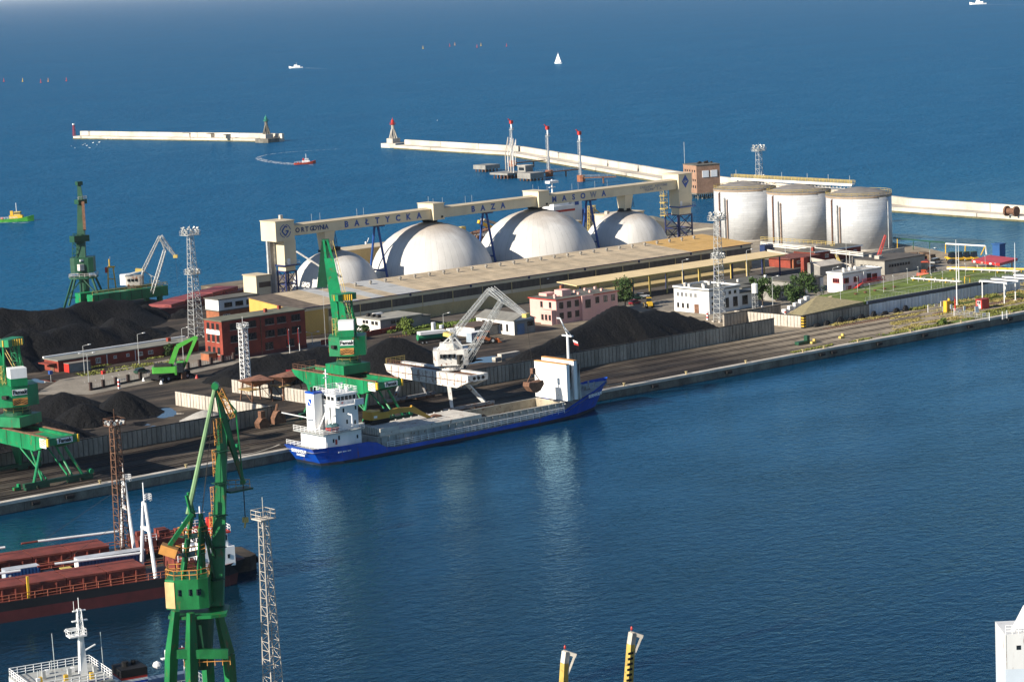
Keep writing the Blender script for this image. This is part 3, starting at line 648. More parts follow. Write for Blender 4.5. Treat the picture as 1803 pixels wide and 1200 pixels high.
# emblem: ring with gaps and a bold angular G
ec = Vector((465.3, 667.74, 21.4)); ring = MB()
for k in range(4):
    a0 = k*math.pi/2+.16; a1 = (k+1)*math.pi/2-.16
    for j in range(10):
        a = a0+(a1-a0)*j/10; b = a0+(a1-a0)*(j+1)/10
        ring.beam(ec+Vector((2.05*math.cos(a),0,2.05*math.sin(a))), ec+Vector((2.05*math.cos(b),0,2.05*math.sin(b))), .1, .2)
ring.build('emblem_ring', blue_letter, tg)
gl = MB(); gp = [(.75,1.15),(.05,1.6),(-1.3,.05),(0,-1.5),(1.25,0),(.2,0)]
for a, b in zip(gp, gp[1:]): gl.beam(ec+Vector((a[0],0,a[1])), ec+Vector((b[0],0,b[1])), .1, .42)
gl.build('emblem_letter', blue_letter, tg)
tp = thing('loading_tower', 'cream conveyor tower with blue diamond emblem on blue lattice legs', 'tower', (644.5,GY,0))
B('head_house', cream, tp, 641.1, 647.9, 667.8, 676.2, 19.4, 24.7); B('roof', roofc, tp, 640.9, 648.1, 667.6, 676.4, 24.7, 24.95)
B('lower_house', cream, tp, 641.1, 647.6, 667.85, 673, 12.2, 19.38); B('hopper', cream, tp, 641.4, 647.3, 668.2, 672.4, 9.8, 12.2)
B('platform', blue_paint, tp, 640.6, 648.6, 666.8, 673, 12.6, 13); MB().rail([(640.7,666.9,13),(648.5,666.9,13),(648.5,672,13)],1.1,.05).build('railing', steel, tp)
B('door', white, tp, 641.6, 642.6, 667.72, 667.86, 13.1, 15); tower_legs(tp, 641.2, 647.6, 668.2, 675.6, 0, 10, navy)
MB().lattice((640.2,675,9),(640.2,675,19),1.8,1.8,6,.09).build('stair_frame', yelf, tp)
for k in range(4): B('stair_landing', yelf, tp, 639.2, 641, 673.6, 676.4, 9.5+k*2.4, 9.7+k*2.4)
dc = Vector((644.5, 667.7, 22.1))
MB().add([dc+Vector((0,0,2.4)), dc+Vector((-1.7,0,0)), dc+Vector((0,0,-2.4)), dc+Vector((1.7,0,0)), dc+Vector((0,.08,2.4)), dc+Vector((-1.7,.08,0)), dc+Vector((0,.08,-2.4)), dc+Vector((1.7,.08,0))],
         [(0,1,2,3),(7,6,5,4),(0,4,5,1),(1,5,6,2),(2,6,7,3),(3,7,4,0)]).build('emblem_diamond', blue_letter, tp)
for k in range(3):
    o_ = Vector((-.85+k*.5,-.04,.15+k*.15-.3)); MB().beam(dc+o_+Vector((-.25,0,.35)), dc+o_+Vector((.35,0,-.5)), .06, .13).beam(dc+o_+Vector((.35,0,-.5)), dc+o_+Vector((.8,0,.15)), .06, .13).build('emblem_stroke', cream, tp)
# ================================================================== WAREHOUSE
whx0, whx1, whf, whb = 411.5, 596.5, 588., 611.
wh = thing('warehouse', 'very long beige flat warehouse with dark window band below the domes', 'warehouse', (whx0,whf,0))
bandm = mat('ribbed_glass_band', (.075,.07,.065), .35, var=.5, vs=.6, stretch=.15, rn=.2, wave=('X',.55,.05))
nb = 16; bw_ = (whx1-whx0)/nb
for k in range(nb):
    a = whx0+k*bw_; b = a+bw_
    lowm = yellow_clad if k == 0 else creamd
    B('lower_wall', lowm, wh, a+.05, b-.05, whf, whf+.3, 0, 3.6 if k else 7.2)
    B('pilaster', creamd, wh, b-.12, b+.12, whf-.1, whf+.1, 0, 8.2)
    if k:
        B('sill_strip', cream, wh, a+.05, b-.05, whf-.06, whf+.3, 3.6, 4.7); B('window_band', bandm, wh, a+.05, b-.05, whf+.06, whf+.3, 4.7, 7.0)
    B('fascia', cream, wh, a+.03, b-.03, whf-.12, whf+.3, 7.0 if k else 7.2, 8.3)
    if 1 < k and k % 2: MB().rod((a+7,whf-.25,7.6),(a+7,whf-.1,7.6),.42,10).build('fascia_lamp', navy, wh)
nr = 40; rw = (whx1-whx0+1)/nr
roof_t = [mat('warehouse_roof_a', (.62,.49,.32), .7, var=.25, vs=.25, wave=('X',.7,.03), fine=.15), mat('warehouse_roof_b', (.57,.455,.30), .7, var=.3, vs=.25, wave=('X',.7,.03), fine=.2),
          mat('warehouse_roof_grey', (.48,.48,.46), .65, var=.2, wave=('X',.7,.03)), mat('warehouse_roof_dark', (.15,.115,.085), .8, var=.45, vs=.5, wave=('X',.7,.03)), mat('warehouse_roof_ochre', (.6,.37,.12), .7, var=.15, wave=('X',.7,.03))]
def rz_(y): return 8.3+(y-whf)*(10.1-8.3)/(whb-whf)
for k in range(nr):
    a = whx0-.5+k*rw; b = a+rw
    m_ = roof_t[3] if k < 2 else roof_t[4] if k > 33 else roof_t[2] if k in (4,6,8,9) else roof_t[k % 2]
    for y0, y1 in ((whf-.5,whf+11.4),(whf+11.2,whb+.3)):
        up = .05 if y0 < whf else .1
        MB().add([(a+.02,y0,rz_(y0)+up),(b-.02,y0,rz_(y0)+up),(b-.02,y1,rz_(y1)+up),(a+.02,y1,rz_(y1)+up)]+[(a+.02,y0,rz_(y0)-.12),(b-.02,y0,rz_(y0)-.12),(b-.02,y1,rz_(y1)-.12),(a+.02,y1,rz_(y1)-.12)],
                 [(0,1,2,3),(7,6,5,4),(0,4,5,1),(1,5,6,2),(2,6,7,3),(3,7,4,0)]).build('roof_sheet', m_, wh)
MB().ext([(whf+.3,0),(whf+1.2,0),(whf+1.2,6),(whf+9,6),(whf+9,0),(whb,0),(whb,9.9),(whf+.3,8.1)], 'x', whx0, whx0+.3).build('gable_wall', yellow_clad, wh)
B('doorway', dark, wh, whx0+.4, whx0+.6, whf+1.2, whf+9, 0, 6); B('end_wall', creamd, wh, whx1-.3, whx1, whf+.3, whb, 0, 8.2); B('back_wall', creamd, wh, whx0+.3, whx1-.3, whb-.3, whb, 0, 9.9)
B('gutter', navy, wh, whx0-.5, whx1+.5, whf-.62, whf-.5, 8.05, 8.3)
vent = None
for k in range(26):
    X = 446+k*5.65; Y = whf+17.2; z = rz_(Y)
    if vent is None:
        vm = MB().lathe([(.28,0),(.28,.55),(.5,.6),(.5,.8),(.42,1.15),(0,1.35)], 10, (X,Y), z); vent = vm.build('roof_vent', mat('vent_grey', (.25,.23,.2), .7), wh); vent_o = (X,Y,z)
        me = vent.data
    else:
        o = bpy.data.objects.new('roof_vent', me); COL.objects.link(o); o.parent = wh; o.location = (X-vent_o[0], 0, 0)
# ---- loading canopy in front
ca = thing('loading_canopy', 'long pale yellow loading canopy on posts in front of the warehouse', 'canopy', (499,566,0))
canm = mat('canopy_sheet', (.78,.60,.32), .6, var=.12, vs=.2, wave=('X',.6,.02))
cy0 = 565.5; cy1 = 574.5
for k in range(18):
    a = 499+k*5.02
    MB().add([(a,cy0,6.6),(a+5,cy0,6.6),(a+5,cy1,7.2),(a,cy1,7.2),(a,cy0,6.4),(a+5,cy0,6.4),(a+5,cy1,7.0),(a,cy1,7.0)],[(0,1,2,3),(7,6,5,4),(0,4,5,1),(1,5,6,2),(2,6,7,3),(3,7,4,0)]).build('roof_sheet', canm, ca)
B('edge_beam', yelf, ca, 499, 589.4, cy0-.12, cy0-.02, 6.2, 6.62)
for k in range(13):
    X = 501+k*7.2
    for Y in (cy0+.6, cy1-.5): B('post', yelf if k % 3 else navy, ca, X-.18, X+.18, Y-.18, Y+.18, 0, 6.45)
B('loading_dock', creamd, ca, 520, 588, 580, 587.8, 0, 1.1)
# ================================================================== TANKS
def tank_mat():
    mt = bpy.data.materials.new('tank_plate'); mt.use_nodes = True; n = mt.node_tree.nodes; l = mt.node_tree.links; b = n['Principled BSDF']
    b.inputs['Metallic'].default_value = .12; b.inputs['Roughness'].default_value = .4
    tc = n.new('ShaderNodeTexCoord'); sp = n.new('ShaderNodeSeparateXYZ'); l.new(tc.outputs['Object'], sp.inputs[0])
    at = n.new('ShaderNodeMath'); at.operation = 'ARCTAN2'; l.new(sp.outputs[1], at.inputs[0]); l.new(sp.outputs[0], at.inputs[1])
    mu = n.new('ShaderNodeMath'); mu.operation = 'MULTIPLY'; mu.inputs[1].default_value = 11.2; l.new(at.outputs[0], mu.inputs[0])
    cb = n.new('ShaderNodeCombineXYZ'); l.new(mu.outputs[0], cb.inputs[0]); l.new(sp.outputs[2], cb.inputs[1])
    br = n.new('ShaderNodeTexBrick'); br.inputs['Scale'].default_value = 1; br.inputs['Brick Width'].default_value = 3.4; br.inputs['Row Height'].default_value = .86
    br.inputs['Mortar Size'].default_value = .03; br.inputs['Color1'].default_value = (.53,.54,.545,1); br.inputs['Color2'].default_value = (.46,.47,.475,1); br.inputs['Mortar'].default_value = (.40,.405,.41,1)
    l.new(cb.outputs[0], br.inputs['Vector']); l.new(br.outputs[0], b.inputs['Base Color'])
    wv = n.new('ShaderNodeTexNoise'); wv.inputs['Scale'].default_value = .55; wv.inputs['Detail'].default_value = 2; l.new(cb.outputs[0], wv.inputs['Vector'])
    b1 = n.new('ShaderNodeBump'); b1.inputs['Distance'].default_value = .06; l.new(wv.outputs[0], b1.inputs['Height'])
    b2 = n.new('ShaderNodeBump'); b2.inputs['Distance'].default_value = .03; l.new(br.outputs['Fac'], b2.inputs['Height']); b2.invert = True; l.new(b1.outputs[0], b2.inputs['Normal'])
    l.new(b2.outputs[0], b.inputs['Normal']); return mt
tankm = tank_mat(); TR = 11.4; TH = 18.8
tkroof = mat('tank_roof', (.20,.185,.17), .7, var=.25, vs=.3)
tcs = []
for i, (px, py, lb) in enumerate(((1314,425.5,'silver steel storage tank nearest the diamond emblem tower'),(1409,433.5,'silver steel storage tank in the middle of three'),(1514,442.5,'silver steel storage tank beside the concrete hall'))):
    g = G(px, py); d = Vector((g.x,g.y,0)).normalized(); c = g+d*TR; tcs.append(c)
    t = thing('storage_tank', lb, 'tank', c, group='three silver storage tanks')
    MB().lathe([(TR,0),(TR,TH)], 72).build('shell', tankm, t, smooth=False, local=True).data.shade_smooth()
    MB().lathe([(TR+.12,TH-.1),(TR+.12,TH+.12),(TR*.55,TH+1.7),(1.2,TH+2.5),(0,TH+2.55)], 48).build('roof', tkroof, t, local=True)
    MB().lathe([(TR+.16,TH-.55),(TR+.2,TH-.1),(TR+.1,TH-.1)], 48).build('rim_angle', mat('tan_rim', (.36,.26,.17), .7), t, local=True)
    MB().rail([(TR*math.cos(2*math.pi*k/36), TR*math.sin(2*math.pi*k/36), TH+.1) for k in range(36)], 1.1, .06, 9, 2, True).build('railing', yelf, t, local=True)
    MB().lathe([(TR+.4,0),(TR+.4,.5),(TR-.1,.5)], 48).build('base_ring', concl, t, local=True)
    va = math.atan2(-d.y, -d.x)   # facing the basin
    for off, r, hh, m_ in ((-.92,.22,.93,rusty),(-.70,.32,.83,steel),(-.60,.2,.80,mat('tan_pipe',(.3,.2,.14),.6)),(1.0,.18,.9,steel)):
        a = va+off; q = Vector((math.cos(a), math.sin(a), 0))
        MB().rod(q*(TR+.45), q*(TR+.45)+Vector((0,0,TH*hh)), r, 8).rod(q*(TR+.45)+Vector((0,0,TH*hh)), q*(TR-.2)+Vector((0,0,TH*hh+.5)), r, 8).build('standpipe', m_, t, local=True)
wk = thing('tank_walkway', 'yellow railed steel walkway bridging across the three tank tops', 'walkway', (tcs[0].x,tcs[0].y,TH+2.5))
wa = tcs[0]+Vector((2,8,TH+3.1)); wb = tcs[2]+Vector((2,4,TH+3.1)); wd = (wb-wa).normalized(); wn = Vector((-wd.y,wd.x,0))
MB().beam(wa, wb, 1.6, .3).build('deck', pipe, wk); MB().beam(wa+wn*-.9-Vector((0,0,.35)), wb+wn*-.9-Vector((0,0,.35)), .3, .5).build('conveyor_pipe', pipe, wk)
for s in (-.8,.8): MB().rail([wa+wn*s+Vector((0,0,.15)), wb+wn*s+Vector((0,0,.15))], 1.2, .06, 1.8, 3).build('railing', yelf, wk)
tr = MB(); n = 34
for k in range(n):
    a = wa.lerp(wb, k/n); b = wa.lerp(wb, (k+1)/n); lo = Vector((0,0,-1.7)); tr.rod(a, a.lerp(b,.5)+lo, .07, 4).rod(a.lerp(b,.5)+lo, b, .07, 4)
tr.rod(wa-Vector((0,0,1.7)), wb-Vector((0,0,1.7)), .09, 4); tr.build('truss', steelw, wk)
for f in (.03,.25,.42,.63,.8,.97): q = wa.lerp(wb,f); MB().rod(q, q+Vector((0,0,3)), .07, 5).build('lamp_pole', steel, wk)
for c in tcs: MB().rod(Vector((c.x+2,c.y+5.5,TH+1.4)), Vector((c.x+2,c.y+5.5,TH+3)), .3, 6).build('support', steel, wk)
# foundations, bund wall and pipes round the tanks
bu = thing('bund_wall', 'white concrete bund wall in front of the tanks', 'wall', G(1380,462))
def seg(a, b, h, th, nm, m_, par): p = G(*a); q = G(*b); MB().beam(p+Vector((0,0,h/2)), q+Vector((0,0,h/2)), th, h).build(nm, m_, par)
for a, b in (((1352,452),(1402,462)),((1402.5,462),(1452,471.5)),((1452.5,471.5),(1500,479))): seg(a, b, 2.6, .4, 'wall_panel', concl, bu)
for k in range(11):
    p = G(1505+k*7, 462-k*1.6, 0); B('vent_opening', dark, bu, p.x-.5, p.x+.5, p.y-.2, p.y+.2, .9, 1.7)
seg((1500,463),(1592,446), 2.2, .4, 'wall_panel', concl, bu)
pl = thing('pipe_rack', 'white pipelines with yellow railings along the foot of the tanks', 'pipeline', G(1400,455))
for dz, r in ((2.9,.2),(3.5,.16),(4.0,.12)):
    a = G(1340,446); b = G(1520,466); MB().rod(a+Vector((0,0,dz)), b+Vector((0,0,dz)), r, 8).build('pipe', pipe, pl)
a = G(1340,443)+Vector((0,0,4)); b = G(1470,453)+Vector((0,0,4)); MB().rail([a,b],1.2,.07,2).build('railing', yelf, pl)
for k in range(9): q = G(1340,446).lerp(G(1520,466), k/8); MB().rod(q, q+Vector((0,0,4)), .18, 6).build('support', steel, pl)
a = G(1465,452)+Vector((0,0,4)); b = G(1480,466); MB().beam(a, b, .9, .25).build('stair', yelf, pl)
# ================================================================== BUILDINGS
def win(t, fc, X0, Y0, a, b, z0, z1, fm=white, mull=2):
    """window: frame proud of the wall, panes as its own piece; fc 'F' faces -y at Y0, 'L' faces -x at X0"""
    f = MB(); w_ = .09
    def q(u0, u1, z0_, z1_, d0, d1):
        return (u0,u1,Y0-d1,Y0-d0,z0_,z1_) if fc == 'F' else (X0-d1,X0-d0,u0,u1,z0_,z1_)
    f.box(*q(a,b,z0,z0+w_,.0,.1)).box(*q(a,b,z1-w_,z1,.0,.1)).box(*q(a,a+w_,z0+w_,z1-w_,0,.1)).box(*q(b-w_,b,z0+w_,z1-w_,0,.1))
    for k in range(1, mull): c = a+(b-a)*k/mull; f.box(*q(c-.05,c+.05,z0+w_,z1-w_,0,.09))
    o = f.build('window', fm, t); MB().box(*q(a+w_,b-w_,z0+w_,z1-w_,.005,.04)).build('pane', glass, o)
    MB().box(*q(a-.08,b+.08,z0-.12,z0-.01,0,.2)).build('sill', concl, o); return o
def building(name, label, X0, X1, Y0, Y1, h, wm, rm, cat='building', over=.25, rt=.3, z=0., parapet=0.):
    t = thing(name, label, cat, (X0, Y0, z))
    B('wall', wm, t, X0, X1, Y0, Y1, z, z+h)
    B('roof', rm, t, X0-over, X1+over, Y0-over, Y1+over, z+h+.004, z+h+rt)
    if parapet:
        for a in ((X0-over,X1+over,Y0-over,Y0-over+.3),(X0-over,X1+over,Y1+over-.3,Y1+over),(X0-over,X0-over+.3,Y0,Y1),(X1+over-.3,X1+over,Y0,Y1)): B('parapet', wm, t, *a, z+h+rt, z+h+rt+parapet)
    return t
def grid(t, fc, X0, Y0, cs, wd, rows, fm=white, mull=2):
    for z0, z1 in rows:
        for c in cs: win(t, fc, X0, Y0, c-wd/2, c+wd/2, z0, z1, fm, mull)
dkf = mat('dark_window_frame', (.05,.035,.03), .6)
# three storey red office
t = building('office_building', 'three storey red brick office with flat green-grey roof and white banner', 373.9, 401.5, 569, 577.6, 10.6, redbrick, mat('mossy_roof', (.14,.14,.10), .9, var=.3))
grid(t, 'L', 373.9, 569, (571,573.3,575.6), 1.2, ((1.6,3.5),(4.9,6.8),(8.3,10.0)), dkf)
B('banner', white, t, 373.72, 373.88, 570, 576.4, 6.95, 8.1)
grid(t, 'F', 373.9, 569, (378,383.5,389.5,393.5,398.3), 3.0, ((4.6,6.5),(8.0,9.8)), dkf, 3); grid(t, 'F', 373.9, 569, (379,389,396), 2.6, ((1.2,3.2),), dkf, 3)
B('downpipe', rusty, t, 386.4, 386.6, 568.8, 569, 0, 10.6); B('plinth', mat('dark_brick', (.13,.035,.03), .9), t, 373.8, 401.6, 568.93, 577.7, 0, .9)
for x, y in ((391,573),(397,575)): B('chimney', redbrick, t, x, x+.8, y, y+.8, 10.9, 11.9)
for i, x in enumerate((396.5,399.8)):
    fp = thing('flag_pole', ['white flag pole in front of the red office, nearer its downpipe','white flag pole in front of the red office, nearer the warehouse door'][i], 'flag pole', (x-6,561.5,0)); MB().rod((x-6,561.5,0),(x-6,561.5,7.2),.09,6,.05).build('pole', white, fp); MB().lathe([(.3,0),(.3,.3)],8,(x-6,561.5)).build('foot', concl, fp)
    MB().box(x-6.3,x-6.2,561.45,561.55,3,7).build('pennant', redp, fp)
t = building('gate_building', 'small orange brick annexe at the foot of the red office', 371.2, 373.6, 572, 576, 1.9, brick2, bitumen, over=.1, rt=.15)
# long low red building
t = building('low_building', 'long low red building with pale parapet beside the parking lot', 335.9, 380.5, 591.2, 598.6, 2.9, redbrick, mat('pale_green_roof', (.21,.205,.17), .9, var=.25))
B('parapet_strip', white, t, 335.6, 380.8, 598.2, 598.9, 3.2, 3.6)
grid(t, 'F', 0, 591.2, (343.8,348.2), 1.5, ((.9,2.3),), white, 3); grid(t, 'F', 0, 591.2, (353.5,357.5), .9, ((1.5,2.2),)); grid(t, 'F', 0, 591.2, (361.5,364.8), 1.5, ((1.2,2.2),), white, 3)
B('porch_roof', redbrick, t, 333.4, 335.9, 592, 597.5, 2.1, 2.35); B('door', rusty, t, 335.75, 335.9, 593.4, 595.4, 0, 2)
for x in (350.8,359.8,371): B('downpipe', white, t, x, x+.15, 591, 591.2, 0, 2.9)
B('chimney', redbrick, t, 373, 374, 595, 596, 3.2, 4.2)
t = thing('shipping_container', 'grey steel container with red end beside the low red building', 'container', (336.7,587.2,0)); B('body', mat('grey_container', (.22,.235,.23), .6, wave=('X',.3,.04)), t, 336.9, 343.4, 587.2, 589.8, .1, 2.4); B('door_end', redp, t, 336.75, 336.89, 587.2, 589.8, .1, 2.4); B('roof', mat('dull_roof', (.2,.17,.14), .8), t, 336.7, 343.5, 587.1, 589.9, 2.404, 2.5)
# white / brick building behind
t = building('workshop_building', 'two storey white and brick building behind the red office roof', 417.6, 432, 636.5, 643.5, 3.2, brick2, bitumen)
B('upper_wall', whitew, t, 417.5, 432.1, 636.4, 643.6, 3.5, 6.7); B('upper_roof', bitumen, t, 417.2, 432.4, 636.1, 643.9, 6.71, 7.0); grid(t, 'F', 0, 636.4, (421,425,429), 2.8, ((4.3,5.7),), dkf, 3)
win(t, 'F', 0, 636.5, 419, 421.5, .9, 2.2, white, 3)
# beige sheds behind, round the domes
g = G(453,527); sx1 = colU(478,g.y); sy1 = colV(430,g.x); sh_ = hgt(453,527,487)
t = building('conveyor_shed', 'cream shed with brown stripe beside the G emblem tower', g.x, sx1, g.y, sy1, sh_, cream, roofc); B('brown_stripe', brownroof, t, g.x+1, sx1, g.y-.1, g.y, sh_*.5, sh_*.73)
t = building('conveyor_shed', 'low beige shed behind the first two domes', 512, 545, 704, 714, 7.6, creamd, roofc)
t = building('conveyor_shed', 'beige shed behind the two largest domes', 600, 625, 704, 714, 7.6, creamd, roofc)
zb_ = onY(1070,380,704).z; xb0 = onY(1072,380,704).x; xb1 = onY(1134,376,704).x
t = building('conveyor_shed', 'cream block behind the small dome of the diamond tower', xb0, xb1, 704, 712, zb_, cream, roofc); B('roof_unit', concl, t, xb0+1, xb0+2.2, 706, 707.5, zb_+.3, zb_+1.5)
t = thing('inclined_conveyor', 'curved cream conveyor hood sloping down behind the diamond emblem tower', 'conveyor', (662,690,0))
secs = []
for X, z, Yc in [(onY(x,y,692).x, onY(x,y,692).z, 692) for x, y in ((1122,379),(1145,380),(1163,384),(1180,391),(1200,401),(1228,412),(1256,421))]:
    secs.append([(X,Yc-3,.1),(X,Yc+3,.1),(X,Yc+3,z-1.5),(X,Yc+1.8,z),(X,Yc-1.8,z),(X,Yc-3,z-1.5)])
MB().loft(secs).build('hood', cream, t)
# beige low building with clerestory
t = building('low_building', 'low grey building with pale gable and three black chimneys in front of the warehouse', 431.4, 446.5, 574.3, 585.5, 3.5, grey_r, mat('pale_felt_roof', (.30,.29,.25), .9, var=.25), over=.3)
B('left_cladding', whitew, t, 431.3, 431.4, 574.3, 585.5, 0, 3.5); grid(t, 'L', 431.3, 0, (576,577.8), 1.3, ((2.2,3.2),), dkf); grid(t, 'L', 431.3, 0, (580.5,582), 1.2, ((2.3,3.2),), dkf)
B('annexe', grey_r, t, 446.5, 449.8, 574.5, 584, 0, 2.9); B('annexe_roof', bitumen, t, 446.5, 450.1, 574.2, 584.3, 2.91, 3.1); grid(t, 'F', 0, 574.3, (436,438,440,442), 1.5, ((2.1,3.1),), dkf)
for y in (578,580.5,583): B('chimney', dark, t, 433.5, 434.6, y, y+.9, 3.8, 4.7)
B('roof_hatch', white, t, 437, 440, 584.4, 585.6, 3.8, 4.2)
# gabled shed + flat annex
t = thing('gabled_shed', 'pale brick gabled shed with blue doors beside the pink office', 'shed', (450,537,0))
MB().ext([(450,0),(457.6,0),(457.6,4.1),(453.8,5.5),(450,4.1)], 'y', 537, 553.6).build('wall', whitew, t)
for s in (-1,1):
    MB().ext([(453.8,5.52),(453.8,5.75),(453.8+s*4.2,4.15),(453.8+s*4.2,3.95)] if s < 0 else [(453.8,5.52),(453.8,5.75),(458,4.15),(458,3.95)], 'y', 536.7, 553.9).build('roof_slope', mat('grey_felt', (.19,.185,.165), .9, var=.25), t)
B('gable_face', grey_r, t, 450, 457.6, 536.9, 537, 0, 4.0); B('door', mat('blue_door', (.12,.2,.33), .6), t, 451, 453.6, 536.8, 536.9, 0, 3); win(t, 'F', 0, 536.9, 454.8, 457, 2, 3.4, dkf, 3)
grid(t, 'L', 450, 537, (540,542.5), .9, ((.9,2.9),), dkf); grid(t, 'L', 450, 537, (547.5,550.2), 1.4, ((2.2,3.4),), dkf)
t = building('flat_shed', 'flat brown roofed shed beside the gabled shed', 441, 449.6, 543.5, 552, 2.7, grey_r, brownroof, 'shed', over=.4)
B('left_cladding', whitew, t, 440.9, 441, 543.5, 552, 0, 2.7)
# pink office
t = building('pink_office', 'two storey pink office block with rows of dark windows', 471.1, 495, 543, 554.6, 6.9, pink, bitumen, over=.35)
B('red_eave', redp, t, 470.72, 495.4, 542.62, 542.7, 6.9, 7.15); B('red_eave', redp, t, 470.7, 470.78, 542.7, 555, 6.9, 7.15)
B('bay', pink, t, 469.4, 471.1, 543.2, 548, 0, 3.4); B('bay_roof', pink, t, 469.3, 471.1, 543.1, 548.1, 3.41, 4.2)
grid(t, 'L', 469.4, 543, (544,545.6,547.2), 1.0, ((1.3,2.9),), dkf); grid(t, 'L', 471.1, 543, (545.6,549.4), 1.0, ((4.6,6.3),), dkf)
grid(t, 'F', 0, 543, (473,476,479), 1.5, ((1.4,3.2),(4.4,6.2)), dkf); B('stair_bay', pink, t, 480.4, 484.8, 542.2, 543, 0, 7.2); win(t, 'F', 0, 542.2, 481.6, 483.6, 3.6, 6, dkf, 3)
grid(t, 'F', 0, 543, (487,490.2,493.2), 1.4, ((4.4,6.2),), dkf); B('roof_hut', pink, t, 477, 480.5, 547, 550.4, 7.2, 8.9); B('roof_hut', pink, t, 474.5, 478.5, 551, 554.4, 7.2, 8.0)
for x, y in ((472.5,545),(475,548),(482,545.5),(484.5,550),(487,546),(489.5,551),(491.5,546),(493.5,551)): B('chimney', pink, t, x, x+.7, y, y+.7, 7.2, 7.9)
B('stack', brick2, t, 482, 482.8, 553, 553.8, 7.2, 9.4)
# white workshop
t = building('white_workshop', 'white two storey workshop with square windows beside the tall lattice mast', 509.9, 522.4, 520.1, 534.7, 6.7, whitew, bitumen, parapet=.45)
B('lower_wing', whitew, t, 522.4, 528.4, 520.6, 532, 0, 4.6); B('wing_roof', bitumen, t, 522.4, 528.7, 520.3, 532.3, 4.61, 4.9)
grid(t, 'L', 509.9, 520, (525.6,527.6,529.4,531.2,533), 1.1, ((4.4,5.8),), white); grid(t, 'L', 509.9, 520, (529,531,533), .9, ((1.2,2.6),), dkf); B('door', rusty, t, 509.75, 509.9, 524.4, 526.2, 0, 2.6)
grid(t, 'F', 0, 520.1, (511.3,), .7, ((.9,1.7),(2.6,3.3),(4.4,5.1)), dkf, 1); grid(t, 'F', 0, 520.1, (516.2,518.4,520.6), .9, ((5,5.9),), dkf, 1); grid(t, 'F', 0, 520.1, (517,520.6), 1.8, ((1.2,4),), dkf, 3); win(t, 'F', 0, 520.6, 524, 526.2, 1.2, 3.8, dkf, 3)
for x, y in ((512,524),(514.5,527),(511.8,530),(517.5,523.5),(519,529),(513,533)): B('roof_vent', steelw, t, x, x+.8, y, y+.8, 7.0, 8.0)
t = thing('water_drum', 'white drum on a stand beside the tall lattice mast', 'drum', (516,507,0)); MB().lathe([(0,6.4),(.9,6.4),(.9,9),(0,9.3)],12,(516,507.5)).build('drum', white, t); MB().lattice((516,507.5,0),(516,507.5,6.4),1.2,1.2,5,.07).build('stand', steel, t)
# dark row of garages and sheds
t = building('garage_row', 'low dark grey garage row behind the white workshop', 530, 562, 541, 552, 3.4, grey_r, bitumen, over=.4); grid(t, 'F', 0, 541, (535,540,545,550,556), 1.6, ((1.2,2.6),), dkf)
for x in (534,541,547,553,559): B('roof_vent', steelw, t, x, x+.7, 545, 545.7, 3.7, 4.5)
t = building('garage_block', 'dark grey flat garage block with tall doors beside the two dark trees', 552, 566.5, 528, 539, 4.2, grey_r, bitumen, over=.4); B('door', mat('slate_door', (.07,.085,.1), .6), t, 560.2, 563.8, 527.85, 528, 0, 3.6); B('pier', whitew, t, 558.6, 559.8, 527.7, 528, 0, 4.1); B('pier', whitew, t, 565.2, 566.5, 527.7, 528, 0, 4.1)
t = building('low_store', 'low dark store with one white window behind the embankment stairs', 541, 551, 523, 529, 3.0, grey_r, bitumen); win(t, 'F', 0, 523, 543, 545.2, .9, 2.2, white, 3); win(t, 'F', 0, 523, 547.2, 548.8, 1, 2.2, white, 2)
t = building('white_block', 'small white plastered block between the garage row and the round tree', 534.5, 540.5, 531, 537, 4.0, whitew, bitumen)
t = building('red_roof_shed', 'dark red shed with flat maroon roof at the end of the canopy', 602.9, 616, 576.2, 586, 2.9, redbrick, mat('maroon_roof', (.17,.055,.04), .8), 'shed', over=.8); win(t, 'F', 0, 576.2, 606, 609, 1.2, 2.2, white, 3)
for x in (603,608.5): B('brick_post', brick2, t, x, x+.6, 574.9, 575.5, 0, 2.9)
t = building('brick_store', 'long dark brick store with grey roof and white fascia in front of the tanks', 617, 640, 578.5, 588, 3.6, redbrick, bitumen, over=.5); B('fascia', white, t, 616.5, 640.5, 577.94, 578, 3.5, 3.95); grid(t, 'F', 0, 578.5, (623,628,633,637), 1.6, ((1.4,2.6),), white, 3); B('chimney', redbrick, t, 618, 618.8, 580, 580.8, 3.9, 5.2)
t = thing('gabled_shed', 'grey concrete gabled shed with pale roof beyond the garage row', 'shed', (592,553,0))
MB().ext([(553,0),(560.4,0),(560.4,3.0),(556.7,4.0),(553,3.0)], 'x', 592.2, 602.6).build('wall', grey_r, t)
MB().ext([(552.6,2.95),(556.7,4.05),(560.8,2.95),(560.8,3.15),(556.7,4.3),(552.6,3.15)], 'x', 591.9, 602.9).build('roof', concl, t)
B('chimney_stack', redbrick, t, 588, 589.6, 556, 557.4, 0, 6.2)
t = building('concrete_hall', 'large grey concrete hall with dark roof and small square windows below the tanks', 604.7, 624.2, 536.7, 549.4, 4.3, mat('hall_concrete', (.33,.31,.265), .9, var=.25, fine=.15), mat('dark_felt', (.085,.075,.065), .9, var=.3), cat='hall', over=.2)
grid(t, 'F', 0, 536.7, [607.2+k*1.3 for k in range(8)], .85, ((2.2,3.1),), dkf, 1); grid(t, 'L', 604.7, 0, (540,541.6,543.2,544.8,546.4), .9, ((2.1,2.8),), dkf, 1); B('roof_unit', concl, t, 607, 609, 541, 543, 4.6, 5.6); B('roof_unit', concl, t, 609.5, 610.5, 546.5, 547.5, 4.6, 5.4)
